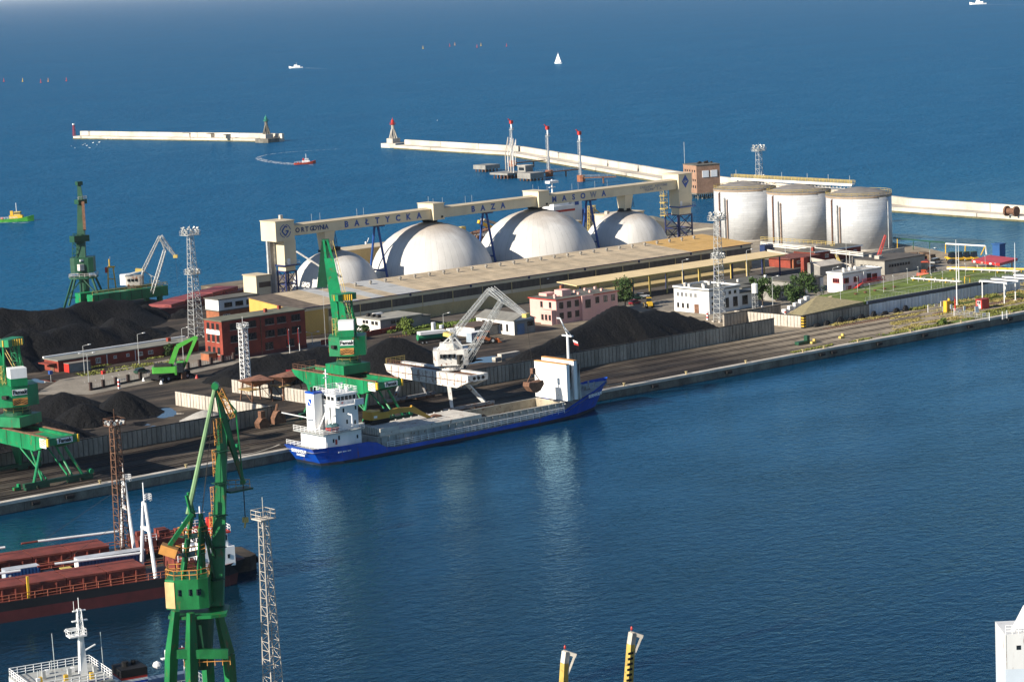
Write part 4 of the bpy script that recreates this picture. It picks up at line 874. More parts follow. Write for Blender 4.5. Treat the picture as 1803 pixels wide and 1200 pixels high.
t = building('control_building', 'white control building with bright red window frames and red outside stair', 564.7, 582.2, 518.2, 524.4, 5.6, whitew, mat('pale_roof', (.42,.40,.36), .9), cat='building', parapet=.3)
win(t, 'L', 564.7, 0, 519.4, 522.2, 3.0, 4.4, redp, 4); grid(t, 'F', 0, 518.2, (566.4,570.8,579.2), 2.2, ((2.9,4.5),), redp, 3); grid(t, 'F', 0, 518.2, (567.5,571.5), 2.2, ((.6,2),), redp, 3); B('projecting_bay', whitew, t, 573.6, 575, 517.6, 518.2, 0, 5.6); B('dark_entrance', dark, t, 575.4, 577.6, 518.1, 518.2, 2.6, 4.8)
MB().rail([(572,516.6,2.4),(582,516.6,2.4)],1.1,.07,.5,3).build('red_railing', redp, t); B('landing', redp, t, 572, 582.2, 516.5, 518.1, 2.2, 2.4); MB().beam((572,517.2,2.3),(567,517.2,.1),1.2,.25).build('stair', redp, t)
for k in range(6): MB().lathe([(.45,0),(.45,.9),(.3,1.1),(0,1.1)],10,(568.5+k*1.3,521+(k%2)*1.4),5.9).build('fan_unit', steelw, t)
# ---- brick building on piles at the breakwater
t = thing('pile_building', 'tall tan brick building on piles with two pale shutters beside the breakwater', 'building', (781,802,WZ))
B('wall', brick2 if 0 else mat('tan_brick', (.38,.22,.14), .85, var=.3, vs=.5, fine=.3), t, 781.4, 793, 802.6, 815.4, .4, 12.6); B('roof', bitumen, t, 781.2, 793.2, 802.4, 815.6, 12.604, 12.9); B('slab', concq, t, 780.8, 793.6, 802, 816, -.2, .4)
for x in range(6):
    for y in range(3): MB().rod((782+x*2.1,803+y*6,-7),(782+x*2.1,803+y*6,-.2),.3,6).build('pile', concq, t)
for a in (784.2,788.4): B('shutter', white, t, a, a+3.2, 802.4, 802.6, 7.2, 10.2)
grid(t, 'L', 781.4, 802, (804.4,806.6,809,811.4,813.4), .9, ((9.6,10.6),), dkf, 1); grid(t, 'L', 781.4, 802, (804,806), .9, ((2.6,3.8),(5.6,6.6)), dkf, 1)
MB().rod((782,815,12.9),(782,815,22.5),.12,5).build('aerial', steel, t)
for k in range(7): B('roof_unit', dark, t, 785+k*1.1, 785.7+k*1.1, 808+(k%3), 808.7+(k%3), 12.9, 13.6+.3*(k%2))
t.rotation_euler = (0,0,math.radians(-17))
# ---- embankment and grass slab
t = thing('grass_embankment', 'raised grass slab with stone pitched sloping end above the quay wall', 'embankment', (531,479,0))
stonem = mat('pitched_stone', (.34,.285,.15), .95, var=.4, vs=1.2, fine=.35, bump=.08, bs=2)
A_,B_,C_,D_ = (505.6,479.2,3.3),(530.8,479.2,4.15),(533.4,499.5,4.15),(520.5,499.8,.1)
MB().add([A_,B_,C_,D_,(505.6,479.2,-.1),(530.8,479.2,-.1),(533.4,499.5,-.1),(520.5,499.8,-.1)],[(0,1,2,3),(7,6,5,4),(0,4,5,1),(1,5,6,2),(2,6,7,3),(3,7,4,0)]).build('stone_slope', stonem, t)
MB().prism([(530.9,479.1),(606,479.1),(606,497),(596,506),(552,501.5),(533.5,499.5)], 0, 4.1).build('slab', grassm, t)
pathm = mat('pale_path', (.30,.30,.22), .9)
for a, b in (((534,496),(596,503)),((552,480.5),(553,501)),((575,480.5),(576,503)),((553,489),(575,490)),((576,491),(604,492)),((532,480),(605,480))):
    MB().beam((*a,4.112),(*b,4.112),.5,.02).build('path', pathm, t)
MB().beam((524.5,490,2.65),(527.3,483,3.3),.8,.35).build('stone_rib', concl, t).location.z = .35
MB().beam((521.8,499.2,.7),(533.6,494,4.3),.7,.3).build('stone_rib', mat('sand_edge', (.5,.4,.24), .9), t)
for k in range(6):
    u = k/5; B('step_block', white, t, 519.5+u*11-.5, 519.5+u*11+1.0, 501.2-u*.6, 502.2-u*.6, .1, .8+u*3.4)
MB().rail([(532,479.6,4.1),(604,479.6,4.1)],1.1,.03,1.4,2).build('fence', steel, t)
MB().rail([(533.6,499.3,4.1),(552,501.3,4.1),(596,505.6,4.1)],1.1,.03,2,2).build('fence', steel, t)
for i, (x0, y0, x1, y1) in enumerate(((553.5,500,574,484),(577,502,599,487))):
    pv = thing('pipe_manifold', ['white valve pipework with yellow handwheels crossing the middle of the grass slab','white and yellow valve pipework at the far end of the grass slab'][i], 'pipework', (x0,y0,4.1))
    a = Vector((574.5,499.5,4.7)) if i == 0 else Vector((597.5,505,4.8)); b = Vector((575.5,481.5,4.7)) if i == 0 else Vector((603,482,4.8))
    for d, r in ((0,.2),(.7,.16)): MB().rod(a+Vector((d,0,0)), b+Vector((d,0,0)), r, 7).build('pipe', pipe, pv)
    for k in range(9):
        q = a.lerp(b, (k+.5)/9); MB().lathe([(.38,0),(.38,.12),(.1,.15),(.1,.7),(.35,.72),(.35,.8),(0,.8)],8,(q.x+(k%2)*.7,q.y),4.6).build('valve', yel if k%2 else steelw, pv)
        B('support', yel if k%3==0 else concl, pv, q.x-.4, q.x+1.1, q.y-.12, q.y+.12, 4.1, 4.55)
yp = thing('yellow_pipe', 'long yellow pipeline along the far edge of the grass slab', 'pipeline', (597,507,0))
MB().rod((600.5,507.5,4.6),(609,484,4.6),.35,8).build('pipe', yel, yp); [MB().rod((600.5+8.5*f,507.5-23.5*f,0),(600.5+8.5*f,507.5-23.5*f,4.4),.15,6).build('support', yel, yp) for f in (.1,.4,.7,.95)]
yf = thing('pipe_loop', 'yellow square pipe loop standing on the grass slab edge', 'pipe', (576,481.3,4.1)); MB().path([(577,481,4.1),(577,481,6),(579.4,481,6),(579.4,481,4.1)],.14,6).build('pipe', yel, yf)
for i in range(12):
    px = (1532,1556,1598,1640,1573,1617,1660,1700,1735,1753,1480,1510)[i]; X = colU(px, 481+(i%3)*7, 4.1)
    lp = thing('slab_mast', 'thin grey sprinkler mast standing on the grass slab', 'mast', (X,481+(i%3)*7,4.1), group='sprinkler masts on the grass slab'); MB().rod((X,481+(i%3)*7,4.1),(X,481+(i%3)*7,8.6),.06,5,.04).build('pole', steel, lp); B('head', steel, lp, X-.2, X+.2, 480.8+(i%3)*7, 481.2+(i%3)*7, 8.5, 8.65)
for i in range(5):
    X = 541+i*4.4; pt = thing('planter', 'small round rust red planter on the slab path', 'planter', (X,491.5+i*.2,4.1), group='planters on the grass slab'); MB().lathe([(.35,0),(.55,.45),(.45,.5),(0,.4)],10,(X,491.5+i*.2),4.12).build('bowl', rusty, pt)
# ================================================================== LIGHT MASTS
lampm = mat('floodlight', (.55,.55,.52), .4, .3, var=.3)
def floods(t, c, w_, rows, n, me=[None]):
    for r in range(rows):
        for k in range(n):
            a = 2*math.pi*k/n+r*.2; p = Vector(c)+Vector((math.cos(a)*w_/2, math.sin(a)*w_/2, r*.75))
            if me[0] is None:
                o = MB().rod((0,-.18,0),(0,.3,-.14),.2,7,.34).build('floodlight', lampm, t, local=True); o.location = p-org(t); me[0] = o.data; o.rotation_euler = (0,0,a-math.pi/2)
            else: inst(me[0], 'floodlight', p, t, a-math.pi/2)
def light_mast(label, base, h, w0, w1, n, mt, head=3.2, mid=None, rows=3, name='light_mast', chord=.12):
    base = Vector(base); t = thing(name, label, 'light mast', base)
    MB().lattice(base, base+Vector((0,0,h-1.6)), w0, w1, n, chord, chord*.5).build('mast_frame', mt, t)
    def plat(z, w_, rr):
        B('platform', mt, t, base.x-w_/2, base.x+w_/2, base.y-w_/2, base.y+w_/2, base.z+z-.15, base.z+z)
        q = [(base.x-w_/2,base.y-w_/2,base.z+z),(base.x+w_/2,base.y-w_/2,base.z+z),(base.x+w_/2,base.y+w_/2,base.z+z),(base.x-w_/2,base.y+w_/2,base.z+z)]
        MB().rail(q, 1.1, .05, 1.2, 2, True).build('railing', mt, t)
        if rr: floods(t, (base.x,base.y,base.z+z+.5), w_*1.02, rr, 9)
    plat(h-1.6, head, rows)
    if mid: plat(mid, head*.8, 2)
    MB().rod(base+Vector((0,0,h-1.6)), base+Vector((0,0,h+1.2)), .05, 4).build('lightning_rod', mt, t)
    for s in (-1,1):
        for u in (-1,1): B('footing', concl, t, base.x+s*w0/2-.4, base.x+s*w0/2+.4, base.y+u*w0/2-.4, base.y+u*w0/2+.4, base.z-.3, base.z+.35)
    return t
light_mast('tall grey lattice floodlight mast beside the red office and coal', G(346,594), 31.5, 3.4, 1.3, 22, steel, 4.4, 18.6)
light_mast('short white lattice mast rising from the coal behind the hoppers', G(434,688), 17.6, 1.9, 1.6, 16, white, 2.2, None, 1, chord=.13)
light_mast('tall grey lattice floodlight mast in front of the white workshop', G(1268,566), 30.6, 2.6, 1.2, 22, steel, 3.8, 18.2)
light_mast('tall grey lattice floodlight mast behind the tanks', G(1340,407), 32, 2.8, 1.6, 18, steel, 4.0, 20)
mf = light_mast('pale lattice mast with square railed platform beside the foreground green crane', G(487,1310), 32.4, 2.2, .95, 26, concl, 2.3, None, 0, chord=.09)
L2_ = Vector((226.3,380.2,.2))
light_mast('rusty brown lattice mast on the finger pier between the red ships', L2_, 26.4, 2.0, 1.3, 20, rusty, 2.8, None, 1)
lampost_me = None
def lamp_post(label, px, py, h, arms=1):
    p = G(px, py); t = thing('street_lamp', label, 'street lamp', p, group='street lamps in the yards')
    MB().rod(p, p+Vector((0,0,h)), .11, 6, .07).build('pole', steel, t)
    for s in ((1,) if arms == 1 else (1,-1)):
        MB().rod(p+Vector((0,0,h)), p+Vector((s*1.2,-s*.9,h+.35)), .05, 5).build('arm', steel, t); MB().cb(p+Vector((s*1.4,-s*1.05,h+.36)), .7,.5,.16).build('lamp_head', white, t)
for a in (('double armed street lamp at the corner of the brick pillar fence',157,683,8.8,2),('street lamp beside the small container at the low red building',149,658,7.5,1),('street lamp in front of the middle of the low red building',245,640,8,1),('street lamp by the green excavator boom',323,632,8.4,1),('street lamp on the pink office roof side by the warehouse track',956,527,6,1),
          ('street lamp in front of the low dark store',1361,545,9.5,1),('street lamp beside the yellow warehouse corner',550,606,3.2,2),('street lamp on the control building corner',1467,497,4.5,1),('street lamp by the brick store at the tanks',1428,479,8,1),('tall street lamp behind the control building',1491,482,10,1),('street lamp beside the parked silver car',1638,489,9,1),('street lamp at the canopy end',1316,502,11,1),('street lamp in the middle of the canopy',1203,515,10,1),('street lamp near the grass verge road',781,574,3.5,1)): lamp_post(*a)
for i, (px, py, h_) in enumerate(((1685,537,19),(1788,530,17),(1689,520,15))):
    p = G(px, py); t = thing('lightning_mast', ['tall thin white lightning mast beside the yellow cabinet','tall thin white lightning mast rising through the filling gantry','thin white lightning mast on the grass slab'][i], 'mast', p); MB().rod(p, p+Vector((0,0,h_)), .18, 6, .05).build('pole', white, t); MB().lathe([(.5,0),(.5,.4)],8,(p.x,p.y)).build('footing', concl, t)
# ================================================================== CRANES
def onP(px, py, p0, d):
    """where the pixel's line of sight meets the vertical plane through p0 along d"""
    r = ray(px, py); n = Vector((-d[1], d[0], 0)); t = n.dot(Vector((p0[0], p0[1], 0)))/n.dot(r); return Vector((r.x*t, r.y*t, H+r.z*t))
vd = Vector((math.cos(AZ), math.sin(AZ), 0)); vr = R0.copy()
def octo(c, w_, d_, z0, z1, ax=vd, ay=vr, ch=.3):
    """octagon prism, flat face towards -ax"""
    pts = []
    for a, b in ((-1,-1+ch*2),(-1,1-ch*2),(-1+ch,1),(1-ch,1),(1,1-ch*2),(1,-1+ch*2),(1-ch,-1),(-1+ch,-1)):
        p = Vector((c[0],c[1],0))+ax*a*d_/2+ay*b*w_/2; pts.append((p.x,p.y))
    return MB().prism(pts, z0, z1)
signm = mat('sign_white', (.75,.75,.73), .5, var=.08)
def sign(t, c, w_, h_, s, size, rz, m_=black, nm='sign'):
    """flat sign standing at c facing direction (-sin, cos) of rz; default faces -y"""
    nrm = Vector((math.sin(rz), -math.cos(rz), 0)); ax = Vector((math.cos(rz), math.sin(rz), 0))
    p = [Vector(c)+ax*(w_/2*i)+Vector((0,0,h_/2*j))+nrm*.06*k for k in (0,1) for i, j in ((-1,-1),(1,-1),(1,1),(-1,1))]
    o = MB().add(p, [(3,2,1,0),(4,5,6,7),(0,1,5,4),(1,2,6,5),(2,3,7,6),(3,0,4,7)]).build(nm+'_plate', signm, t)
    if s: text(s, size, m_, t, Vector(c)+nrm*.09, nm+'_lettering', rz=rz, bold=.03*size)
    return o
def chevrons(t, c, w_, h_, rz, n=4, slant=False):
    nrm = Vector((math.sin(rz), -math.cos(rz), 0)); ax = Vector((math.cos(rz), math.sin(rz), 0)); c = Vector(c)
    def P(u, v, k): return c+ax*u*w_/2+Vector((0,0,v*h_/2))+nrm*k
    MB().add([P(-1,-1,.02),P(1,-1,.02),P(1,1,.02),P(-1,1,.02),P(-1,-1,.05),P(1,-1,.05),P(1,1,.05),P(-1,1,.05)],[(3,2,1,0),(4,5,6,7),(0,1,5,4),(1,2,6,5),(2,3,7,6),(3,0,4,7)]).build('stripe_board', orange if not slant else white, t)
    for k in range(n):
        v0 = -1+2*k/n; d = 1/n
        for s in (-1,1):
            q = [P(0,min(1,v0+.75),.075),P(0,min(1,v0+.75-d*1.0)if v0+.75-d<1 else 1,.075),P(s,max(-1,v0-.25-d*1.0),.075),P(s,max(-1,v0-.25),.075)]
            MB().add(q, [(0,1,2,3),(3,2,1,0)][(s<0):1+(s<0)]).build('stripe', black if not slant else orange, t)
SLEW = {'trolley','trolley_wheel','slew_ring','machine_house','engine_room','operator_cab','vent','side_platform','boom','boom_head','head_sheave','jib','rope','ladder','counterweight','counterweight_stripe','mast_strut','lever_frame','lever_arm','stair_cage','stripe','stripe_board','house_sign_plate','house_sign_lettering','house_railing'}
def gantry_crane(label):
    x0, x1 = 336.6, 343.6; cx, cy = 340.4, 466.
    t = thing('gantry_crane', label, 'crane', (cx, 465, 0), group='big green gantry cranes on the quay')
    gp = [(450.5,10.5),(450.5,9.0),(456.5,7.3),(478,7.5),(482.5,9.2),(483.8,10.5)]
    for xa in (x0, x1-1.4): MB().ext(gp, 'x', xa, xa+1.4).build('girder', green, t)
    B('end_beam', green, t, x0+1.4, x1-1.4, 450.5, 451.7, 9.0, 10.4); B('end_beam', green, t, x0+1.4, x1-1.4, 482, 483.6, 9.3, 10.4)
    B('deck', rusty, t, x0+1.4, x1-1.4, 451.7, 482, 9.7, 9.9)
    for xa in (x0+.1, x1-.6): B('runway_rail', rusty, t, xa, xa+.5, 451, 483.4, 10.52, 10.75)
    for k in range(10): B('deck_cable_tray', green, t, x0+2+k*.28, x0+2.12+k*.28, 451.8, 460, 9.92, 10.2)
    for yy in (455.5,461.5,467.5,473.5,479): B('stiffener', greend, t, x0-.06, x0+.02, yy, yy+.14, 7.6, 10.4)
    MB().rail([(x0+.2,483,10.75),(x0+.2,472,10.75)],1.1,.05,1.6).build('railing', rusty, t)
    MB().rail([(x0+.3,483.6,10.75),(x1,483.6,10.75)],1.1,.05,1.6).build('railing', rusty, t)
    for xa in (x0-.02, x1): B('corner_bumper', yel, t, xa-.16, xa+.18, 450.2, 450.9, 8.9, 10.5)
    # slanted hazard board on the lit side
    bd = B('hazard_board', white, t, x0-.08, x0-.02, 451.2, 453.8, 8.4, 10.3)
    for k in range(5):
        z_ = 8.5+k*.36; MB().add([(x0-.1,453.7,z_),(x0-.1,451.3,z_+.9 if z_+.9 < 10.28 else 10.28),(x0-.1,451.3,min(10.28,z_+1.08)),(x0-.1,453.7,z_+.18)],[(0,1,2,3),(3,2,1,0)][:1]).build('hazard_stripe', orange, bd)
    sign(t, ((x0+x1)/2+.4, 450.42, 9.7), 3.6, 1.1, 'Famak', 1.15, 0)
    # legs: plate leg on the wall side, tube trestles on the water side
    for xa in (x0+.3, x1-.9):
        MB().loft([[(xa,478.5,7.6),(xa+.6,478.5,7.6),(xa+.6,473.5,7.6),(xa,473.5,7.6)],[(xa,475.6,1.2),(xa+.6,475.6,1.2),(xa+.6,474.4,1.2),(xa,474.4,1.2)]][::-1]).build('plate_leg', green, t)
    MB().beam((x0-3,475,1.6),(x0+1,475,7.2),.5).build('leg_brace', green, t); MB().beam((x1+3,475,1.6),(x1-1,475,7.2),.5).build('leg_brace', green, t)
    for s, xa in ((-1,x0+.6),(1,x1-.6)):
        MB().rod((xa,455,7.5),(xa+s*2.8,453.5,1.3),.32,8).build('tube_leg', green, t); MB().rod((xa,459,7.5),(xa+s*.6,453.8,1.3),.24,8).build('tube_leg', green, t)
        MB().rod((xa,464,7.6),(xa-s*.4,454,1.6),.2,8).build('tube_leg', green, t)
    for yy in (453.6, 475):
        B('sill_beam', greend, t, x0-4.5, x1+4.5, yy-.45, yy+.45, .75, 1.5)
        for xa in (x0-4.3, x0-1.2, x1-1.2, x1+2.1): B('bogie', greend, t, xa, xa+2.4, yy-.55, yy+.55, .13, .75)
        MB().rod((x1+4.2,yy-.6,1.7),(x1+4.2,yy+.6,1.7),.55,10).build('cable_reel', green, t)
    # slewing crane on top
    B('trolley', green, t, cx-4.2, cx+3.4, cy-3.6, cy+3.4, 11.1, 13.2)
    for xa in (cx-3.8, cx+2.2):
        for yy in (cy-3.2, cy+2): MB().rod((xa+.3,yy,11.1),(xa+.3,yy+1.2,11.1),.35,8).build('trolley_wheel', orange, t)
    MB().lathe([(2.9,13.2),(2.9,13.8),(2.2,14),(2.2,15.2)],20,(cx,cy)).build('slew_ring', greend, t)
    MB().rail([(cx+2.8*math.cos(k*.7),cy+2.8*math.sin(k*.7),13.8) for k in range(9)],1.1,.05,2,2,True).build('house_railing', yelf, t)
    octo((cx+.3,cy+.4), 8.4, 8.0, 15.2, 19.6).build('machine_house', green, t)
    f = Vector((cx+.3,cy+.4,0))-vd*4.06; rzf = math.atan2(vr.y, vr.x)
    B2 = MB(); p0 = Vector((cx+.3,cy+.4,0))-vd*2.6
    q = [p0+vr*a*1.75+vd*b*1.6 for a, b in ((-1,-1),(1,-1),(1,1),(-1,1))]; B2.prism([(v.x,v.y) for v in q], 19.6, 21.2).build('engine_room', green, t)
    MB().prism([(v.x,v.y) for v in q], 21.204, 23.3).build('operator_cab', white, t)
    sign(t, f+Vector((0,0,18.3)), 3.1, 1.2, 'Famak', 1.2, rzf, nm='house_sign'); chevrons(t, f+Vector((0,0,16.3)), 3.1, 1.5, rzf)
    MB().cb(f-vr*2.9+vd*.6+Vector((0,0,17.4)), 1.2, 1.2, .7).build('vent', dark, t)
    MB().rail([f-vr*4.2+vd*2+Vector((0,0,15.6)), f-vr*4.4+vd*4+Vector((0,0,15.6))],1.1,.06,1).build('side_platform', orange, t)
    # boom, lever, jib
    foot = onP(603,573,(cx,cy+3.5),vr); hd = onY(573,424,486); mid = foot.lerp(hd,.77)
    bx = vr
    def blade(a, b, wa, wb, ta, tb):
        a = Vector(a); b = Vector(b); d = (b-a).normalized(); nn = vr.cross(d).normalized()
        s = [[p-vr*w_/2-nn*th/2, p+vr*w_/2-nn*th/2, p+vr*w_/2+nn*th/2, p-vr*w_/2+nn*th/2] for p, w_, th in ((a,wa,ta),(b,wb,tb))]
        return MB().loft(s)
    blade(foot-Vector((0,0,4)), mid, 3.6, 2.3, 2.0, 1.6).build('boom', green, t)
    for s in (-.8,.8): blade(mid+vr*s, hd+vr*s*.5, .5, .5, 1.5, .9).build('boom_head', green, t)
    MB().rod(hd-vr*.9, hd+vr*.9, .5, 8).build('head_sheave', greend, t)
    je = onY(568,506,489); MB().loft([[hd+vd*.2-vr*.9, hd+vd*.2+vr*.9, hd+vd*1.6+vr*.9, hd+vd*1.6-vr*.9],[je-vr*1.4, je+vr*1.1, je+vd*1.2+vr*1.1, je+vd*1.2-vr*1.4]]).build('jib', greend, t)
    MB().rod(je, je-Vector((0,0,14)), .05, 4).build('rope', steel, t)
    ld = MB(); a = foot+vr*1.9; b = hd+vr*1.0
    for k in range(16): ld.rod(a.lerp(b,k/16)+vr*.2, a.lerp(b,(k+.5)/16)+vr*.7, .05, 4)
    ld.rod(a+vr*.2, b+vr*.2, .06, 4); ld.rod(a+vr*.75, b+vr*.75, .06, 4); ld.build('ladder', yelf, t)
    cwp = onP(605,522,(cx,cy),vr)
    MB().cb(cwp, 5.2, 2.8, 1.5).build('counterweight', green, t)
    for k in range(9): MB().cb(cwp+vr*(-2.0+k*.5)-vd*1.75+Vector((0,0,.0)), .22, .22, 1.35).build('counterweight_stripe', yel, t)
    for s in (-2,2): MB().beam(cwp+vr*s*.8, Vector((cx,cy,19.6))+vr*s*.9+vd*1.5, .4).build('mast_strut', green, t)
    MB().lattice(Vector((cx,cy,19.6))+vr*1.6+vd*1, cwp+Vector((0,0,-.6))+vr*.6, 1.6, 1.2, 5, .1).build('lever_frame', green, t)
    MB().beam(cwp+vd*.5-vr*1.5, foot.lerp(hd,.32), .5).build('lever_arm', green, t)
    MB().lattice(Vector((cx,cy,19.6))-vr*2.6+vd*1.0, Vector((cx,cy,23.4))-vr*2.6+vd*1.0, 1.2,1.2,3,.07).build('stair_cage', yelf, t)
    return t
gc = gantry_crane('big green gantry crane behind the blue ship with raised boom')
g2 = place(gc, Vector(gc.location)+Vector((-84.3,0,0)), 'big green gantry crane at the left end of the quay beside the coal cones')
for ch in g2.children:
    if ch.name.split('.')[0] in SLEW:
        # this one is slewed further round, its boom out over the yard
        a_ = math.radians(24); pv_ = Vector((340.4-gc.location.x, 466-gc.location.y, 0)); rv = Matrix.Rotation(a_, 3, 'Z')@(Vector(ch.location)-pv_)+pv_
        ch.location = rv+Vector((0,3.2,0)); ch.rotation_euler = (0,0,a_)
# ---- white lattice luffing cranes
def lattice_luffer(t, c, d, hs, P, wm, zb, sc=1.):
    """P: pixel points foot, top, aframe, rear, tip, rope end; all in the plane through c along d"""
    q = {k: onP(*v, c, d) for k, v in P.items()}; n = Vector((-d[1], d[0], 0))
    for s in (-1,1): MB().lattice(q['foot']+n*s*1.3*sc, q['top']+n*s*.6*sc, .9*sc, .7*sc, 9, .07*sc, .035*sc).build('boom', wm, t)
    for s in (-1,1): MB().lattice(q['aframe']+n*s*1.0*sc, q['rear']+n*s*.6*sc, .8*sc, .6*sc, 9, .07*sc, .035*sc).build('backstay', wm, t)
    for s in (-1,1): MB().lattice(q['rear']+n*s*.6*sc, q['tip']+n*s*.35*sc, 1.3*sc, .5*sc, 7, .07*sc, .035*sc).build('jib', wm, t)
    for s in (-1,1): MB().rod(q['rear']+n*s*.6*sc, q['top']+n*s*.6*sc, .12*sc, 5).build('jib_tie', wm, t)
    MB().beam(q['tip']+n*-.8*sc, q['tip']+n*.8*sc, 1.2*sc, .9*sc).build('tip_sheaves', yelf, t)
    MB().rod(q['tip'], q['rope'], .045, 4).build('rope', dark, t)
    ah = q['aframe']
    for s in (-1,1):
        for f in (-2.6,2.4): MB().beam(ah+n*s*.7*sc, Vector((c[0]+d[0]*f*sc, c[1]+d[1]*f*sc, hs))+n*s*1.8*sc, .3*sc).build('aframe_leg', wm, t)
    MB().rod(ah, q['foot']+Vector((0,0,5*sc)), .15*sc, 5).build('luffing_link', wm, t); MB().rod(q['foot']+Vector((0,0,5*sc)), q['foot'].lerp(q['top'],.35), .13*sc, 5).build('luffing_link', wm, t); MB().rod(q['foot']+Vector((0,0,5*sc)), q['foot'], .15*sc, 5).build('luffing_link', wm, t)
    MB().beam(ah, ah+Vector((-d[0]*2.2*sc,-d[1]*2.2*sc,.3)), 1.6*sc, .9*sc).build('counterweight', yelf, t)
    return q
x0, x1 = 361., 367.; cxy = (365.4, 459.6); ddir = Vector((.28,-.96,0)).normalized()
lc = thing('lattice_crane', 'rust stained white lattice crane on a white gantry unloading the blue ship', 'crane', (364,462,0))
gp = [(448.2,8.9),(448.2,7.4),(452.5,5.7),(475,6.0),(479,7.2),(479.8,8.9)]
for xa in (x0, x1-1.2): MB().ext(gp, 'x', xa, xa+1.2).build('girder', steelw, lc)
for k in range(11): B('stiffener', rusty, lc, x0-.07, x0+.0, 450.5+k*2.65, 450.62+k*2.65, 6.1, 8.8)
B('girder_rib', rusty, lc, x0-.05, x0+.0, 449, 479.2, 7.3, 7.45)
B('deck', rusty, lc, x0+1.2, x1-1.2, 449, 479.4, 8.3, 8.5); B('end_beam', steelw, lc, x0+1.2, x1-1.2, 448.2, 448.8, 7.3, 8.8)
for k in range(3): MB().rod((x0+1.9+k*1.3,448.1,8.05),(x0+1.9+k*1.3,448.3,8.05),.42,12).build('lightening_hole', dark, lc)
MB().rail([(x0+.3,479.5,8.9),(x1,479.5,8.9)],1.3,.06,1.5,3).build('railing', yelf, lc); MB().rail([(x0+.3,479.5,8.9),(x0+.3,468,8.9)],1.1,.05,1.5).build('railing', rusty, lc)
for s, xa in ((-1,x0+.5),(1,x1-.5)):
    MB().beam((xa,456,5.9),(xa+s*2.4,452.2,1.2),.8,.8,.7,.7).build('leg', steelw, lc); MB().beam((xa,473.6,6),(xa+s*2.4,474,1.2),.7).build('leg', mat('grey_leg',(.24,.25,.26),.7,rust=.4), lc)
for yy in (452, 474.2):
    B('sill_beam', mat('grey_leg',(.24,.25,.26),.7,rust=.4), lc, x0-4.5, x1+4.5, yy-.4, yy+.4, .7, 1.35)
    for xa in (x0-4.2,x0-1.4,x1-1,x1+1.8): B('bogie', rusty, lc, xa, xa+2.4, yy-.45, yy+.45, .13, .7)
MB().lathe([(2.9,8.95),(2.9,9.6),(2.3,9.7),(2.3,10.2)],18,cxy).build('slew_ring', steelw, lc); MB().rail([(cxy[0]+3.1*math.cos(k*.7),cxy[1]+3.1*math.sin(k*.7),9.6) for k in range(9)],1.,.05,2,2,True).build('railing', white, lc)
octo(cxy, 8.2, 6.4, 10.2, 13.8, ch=.12).build('machine_house', steelw, lc); octo(cxy, 5, 4, 13.8, 15.2).build('winch_house', steelw, lc)
fx = Vector((cxy[0],cxy[1],0))-vd*3.24; rzf = math.atan2(vr.y,vr.x)
for k in (-1.9,-.7,.5): MB().cb(fx+vr*k+Vector((0,0,12.5)), .9,.9,.9).build('window', glass, lc)
MB().cb(fx+vr*2.1+Vector((0,0,11.6)), 1.0,1.0,2.2).build('door', dark, lc); octo((cxy[0]+vr.x*4.6,cxy[1]+vr.y*4.6), 2.6, 2.6, 11, 13.4).build('operator_cab', glass, lc)
q = lattice_luffer(lc, cxy, ddir, 13.8, dict(foot=(815,645),top=(884,528),aframe=(797,590),rear=(863,509),tip=(926,555),rope=(938,648)), steel, 0)
gb = thing('clamshell_grab', 'rusty brown clamshell grab hanging over the open hold', 'grab', q['rope'])
gp_ = q['rope']
MB().cb(gp_+Vector((0,0,-.6)),.9,.9,1.2).build('head_block', rusty, gb)
for s in (-1,1):
    MB().rod(gp_+Vector((s*.3,0,-.9)), gp_+Vector((s*2.0,0,-3.2)), .12, 5).build('arm', rusty, gb)
    MB().ext([(0,-3.2),(s*2.1,-3.0),(s*2.3,-3.9),(s*1.2,-5.2),(0,-5.6)], 'y', -1.1, 1.1).build('shell', rusty, gb, local=True)
# ---- far white lattice crane on green portal
fc = thing('lattice_crane', 'grey-white lattice crane on a green portal behind the coal stockpile', 'crane', (424,700,0)); fcc = (426.5,698.)
B('portal_beam', green, fc, 408, 436, 693.5, 697, 2.2, 5.4); B('portal_beam', green, fc, 408, 436, 701, 704.5, 2.2, 5.4); B('portal_deck', greend, fc, 410, 434, 697, 701, 3.6, 4.4)
for xa in (409,433):
    for yy in (694.5,702.5): B('leg', green, fc, xa, xa+1.4, yy, yy+1.4, 0, 2.2)
for k in range(6): B('stiffener', greend, fc, 410+k*4, 410.2+k*4, 693.4, 693.5, 2.3, 5.3)
MB().rail([(408,693.6,5.4),(436,693.6,5.4),(436,704.4,5.4)],1.1,.06,2).build('railing', yelf, fc)
MB().lathe([(2.6,5.4),(2.2,6.4)],16,fcc).build('slew_ring', dark, fc); octo(fcc, 5.4, 4.6, 6.4, 9.4, ch=.15).build('machine_house', mat('grime_white', (.33,.31,.28), .7, var=.4, rust=.3), fc); [MB().cb(Vector((fcc[0],fcc[1],8.2))-vd*2.3+vr*k, .7,.7,.8).build('window', glass, fc) for k in (-1.6,-.4,.8)]; octo((fcc[0]-vr.x*3,fcc[1]-vr.y*3), 3, 4, 6.6, 10).build('operator_cab', white, fc)
lattice_luffer(fc, fcc, vr, 9.6, dict(foot=(268,515),top=(290,440),aframe=(252,476),rear=(281,416),tip=(309,451),rope=(313,505)), steel, 0, 1.1)
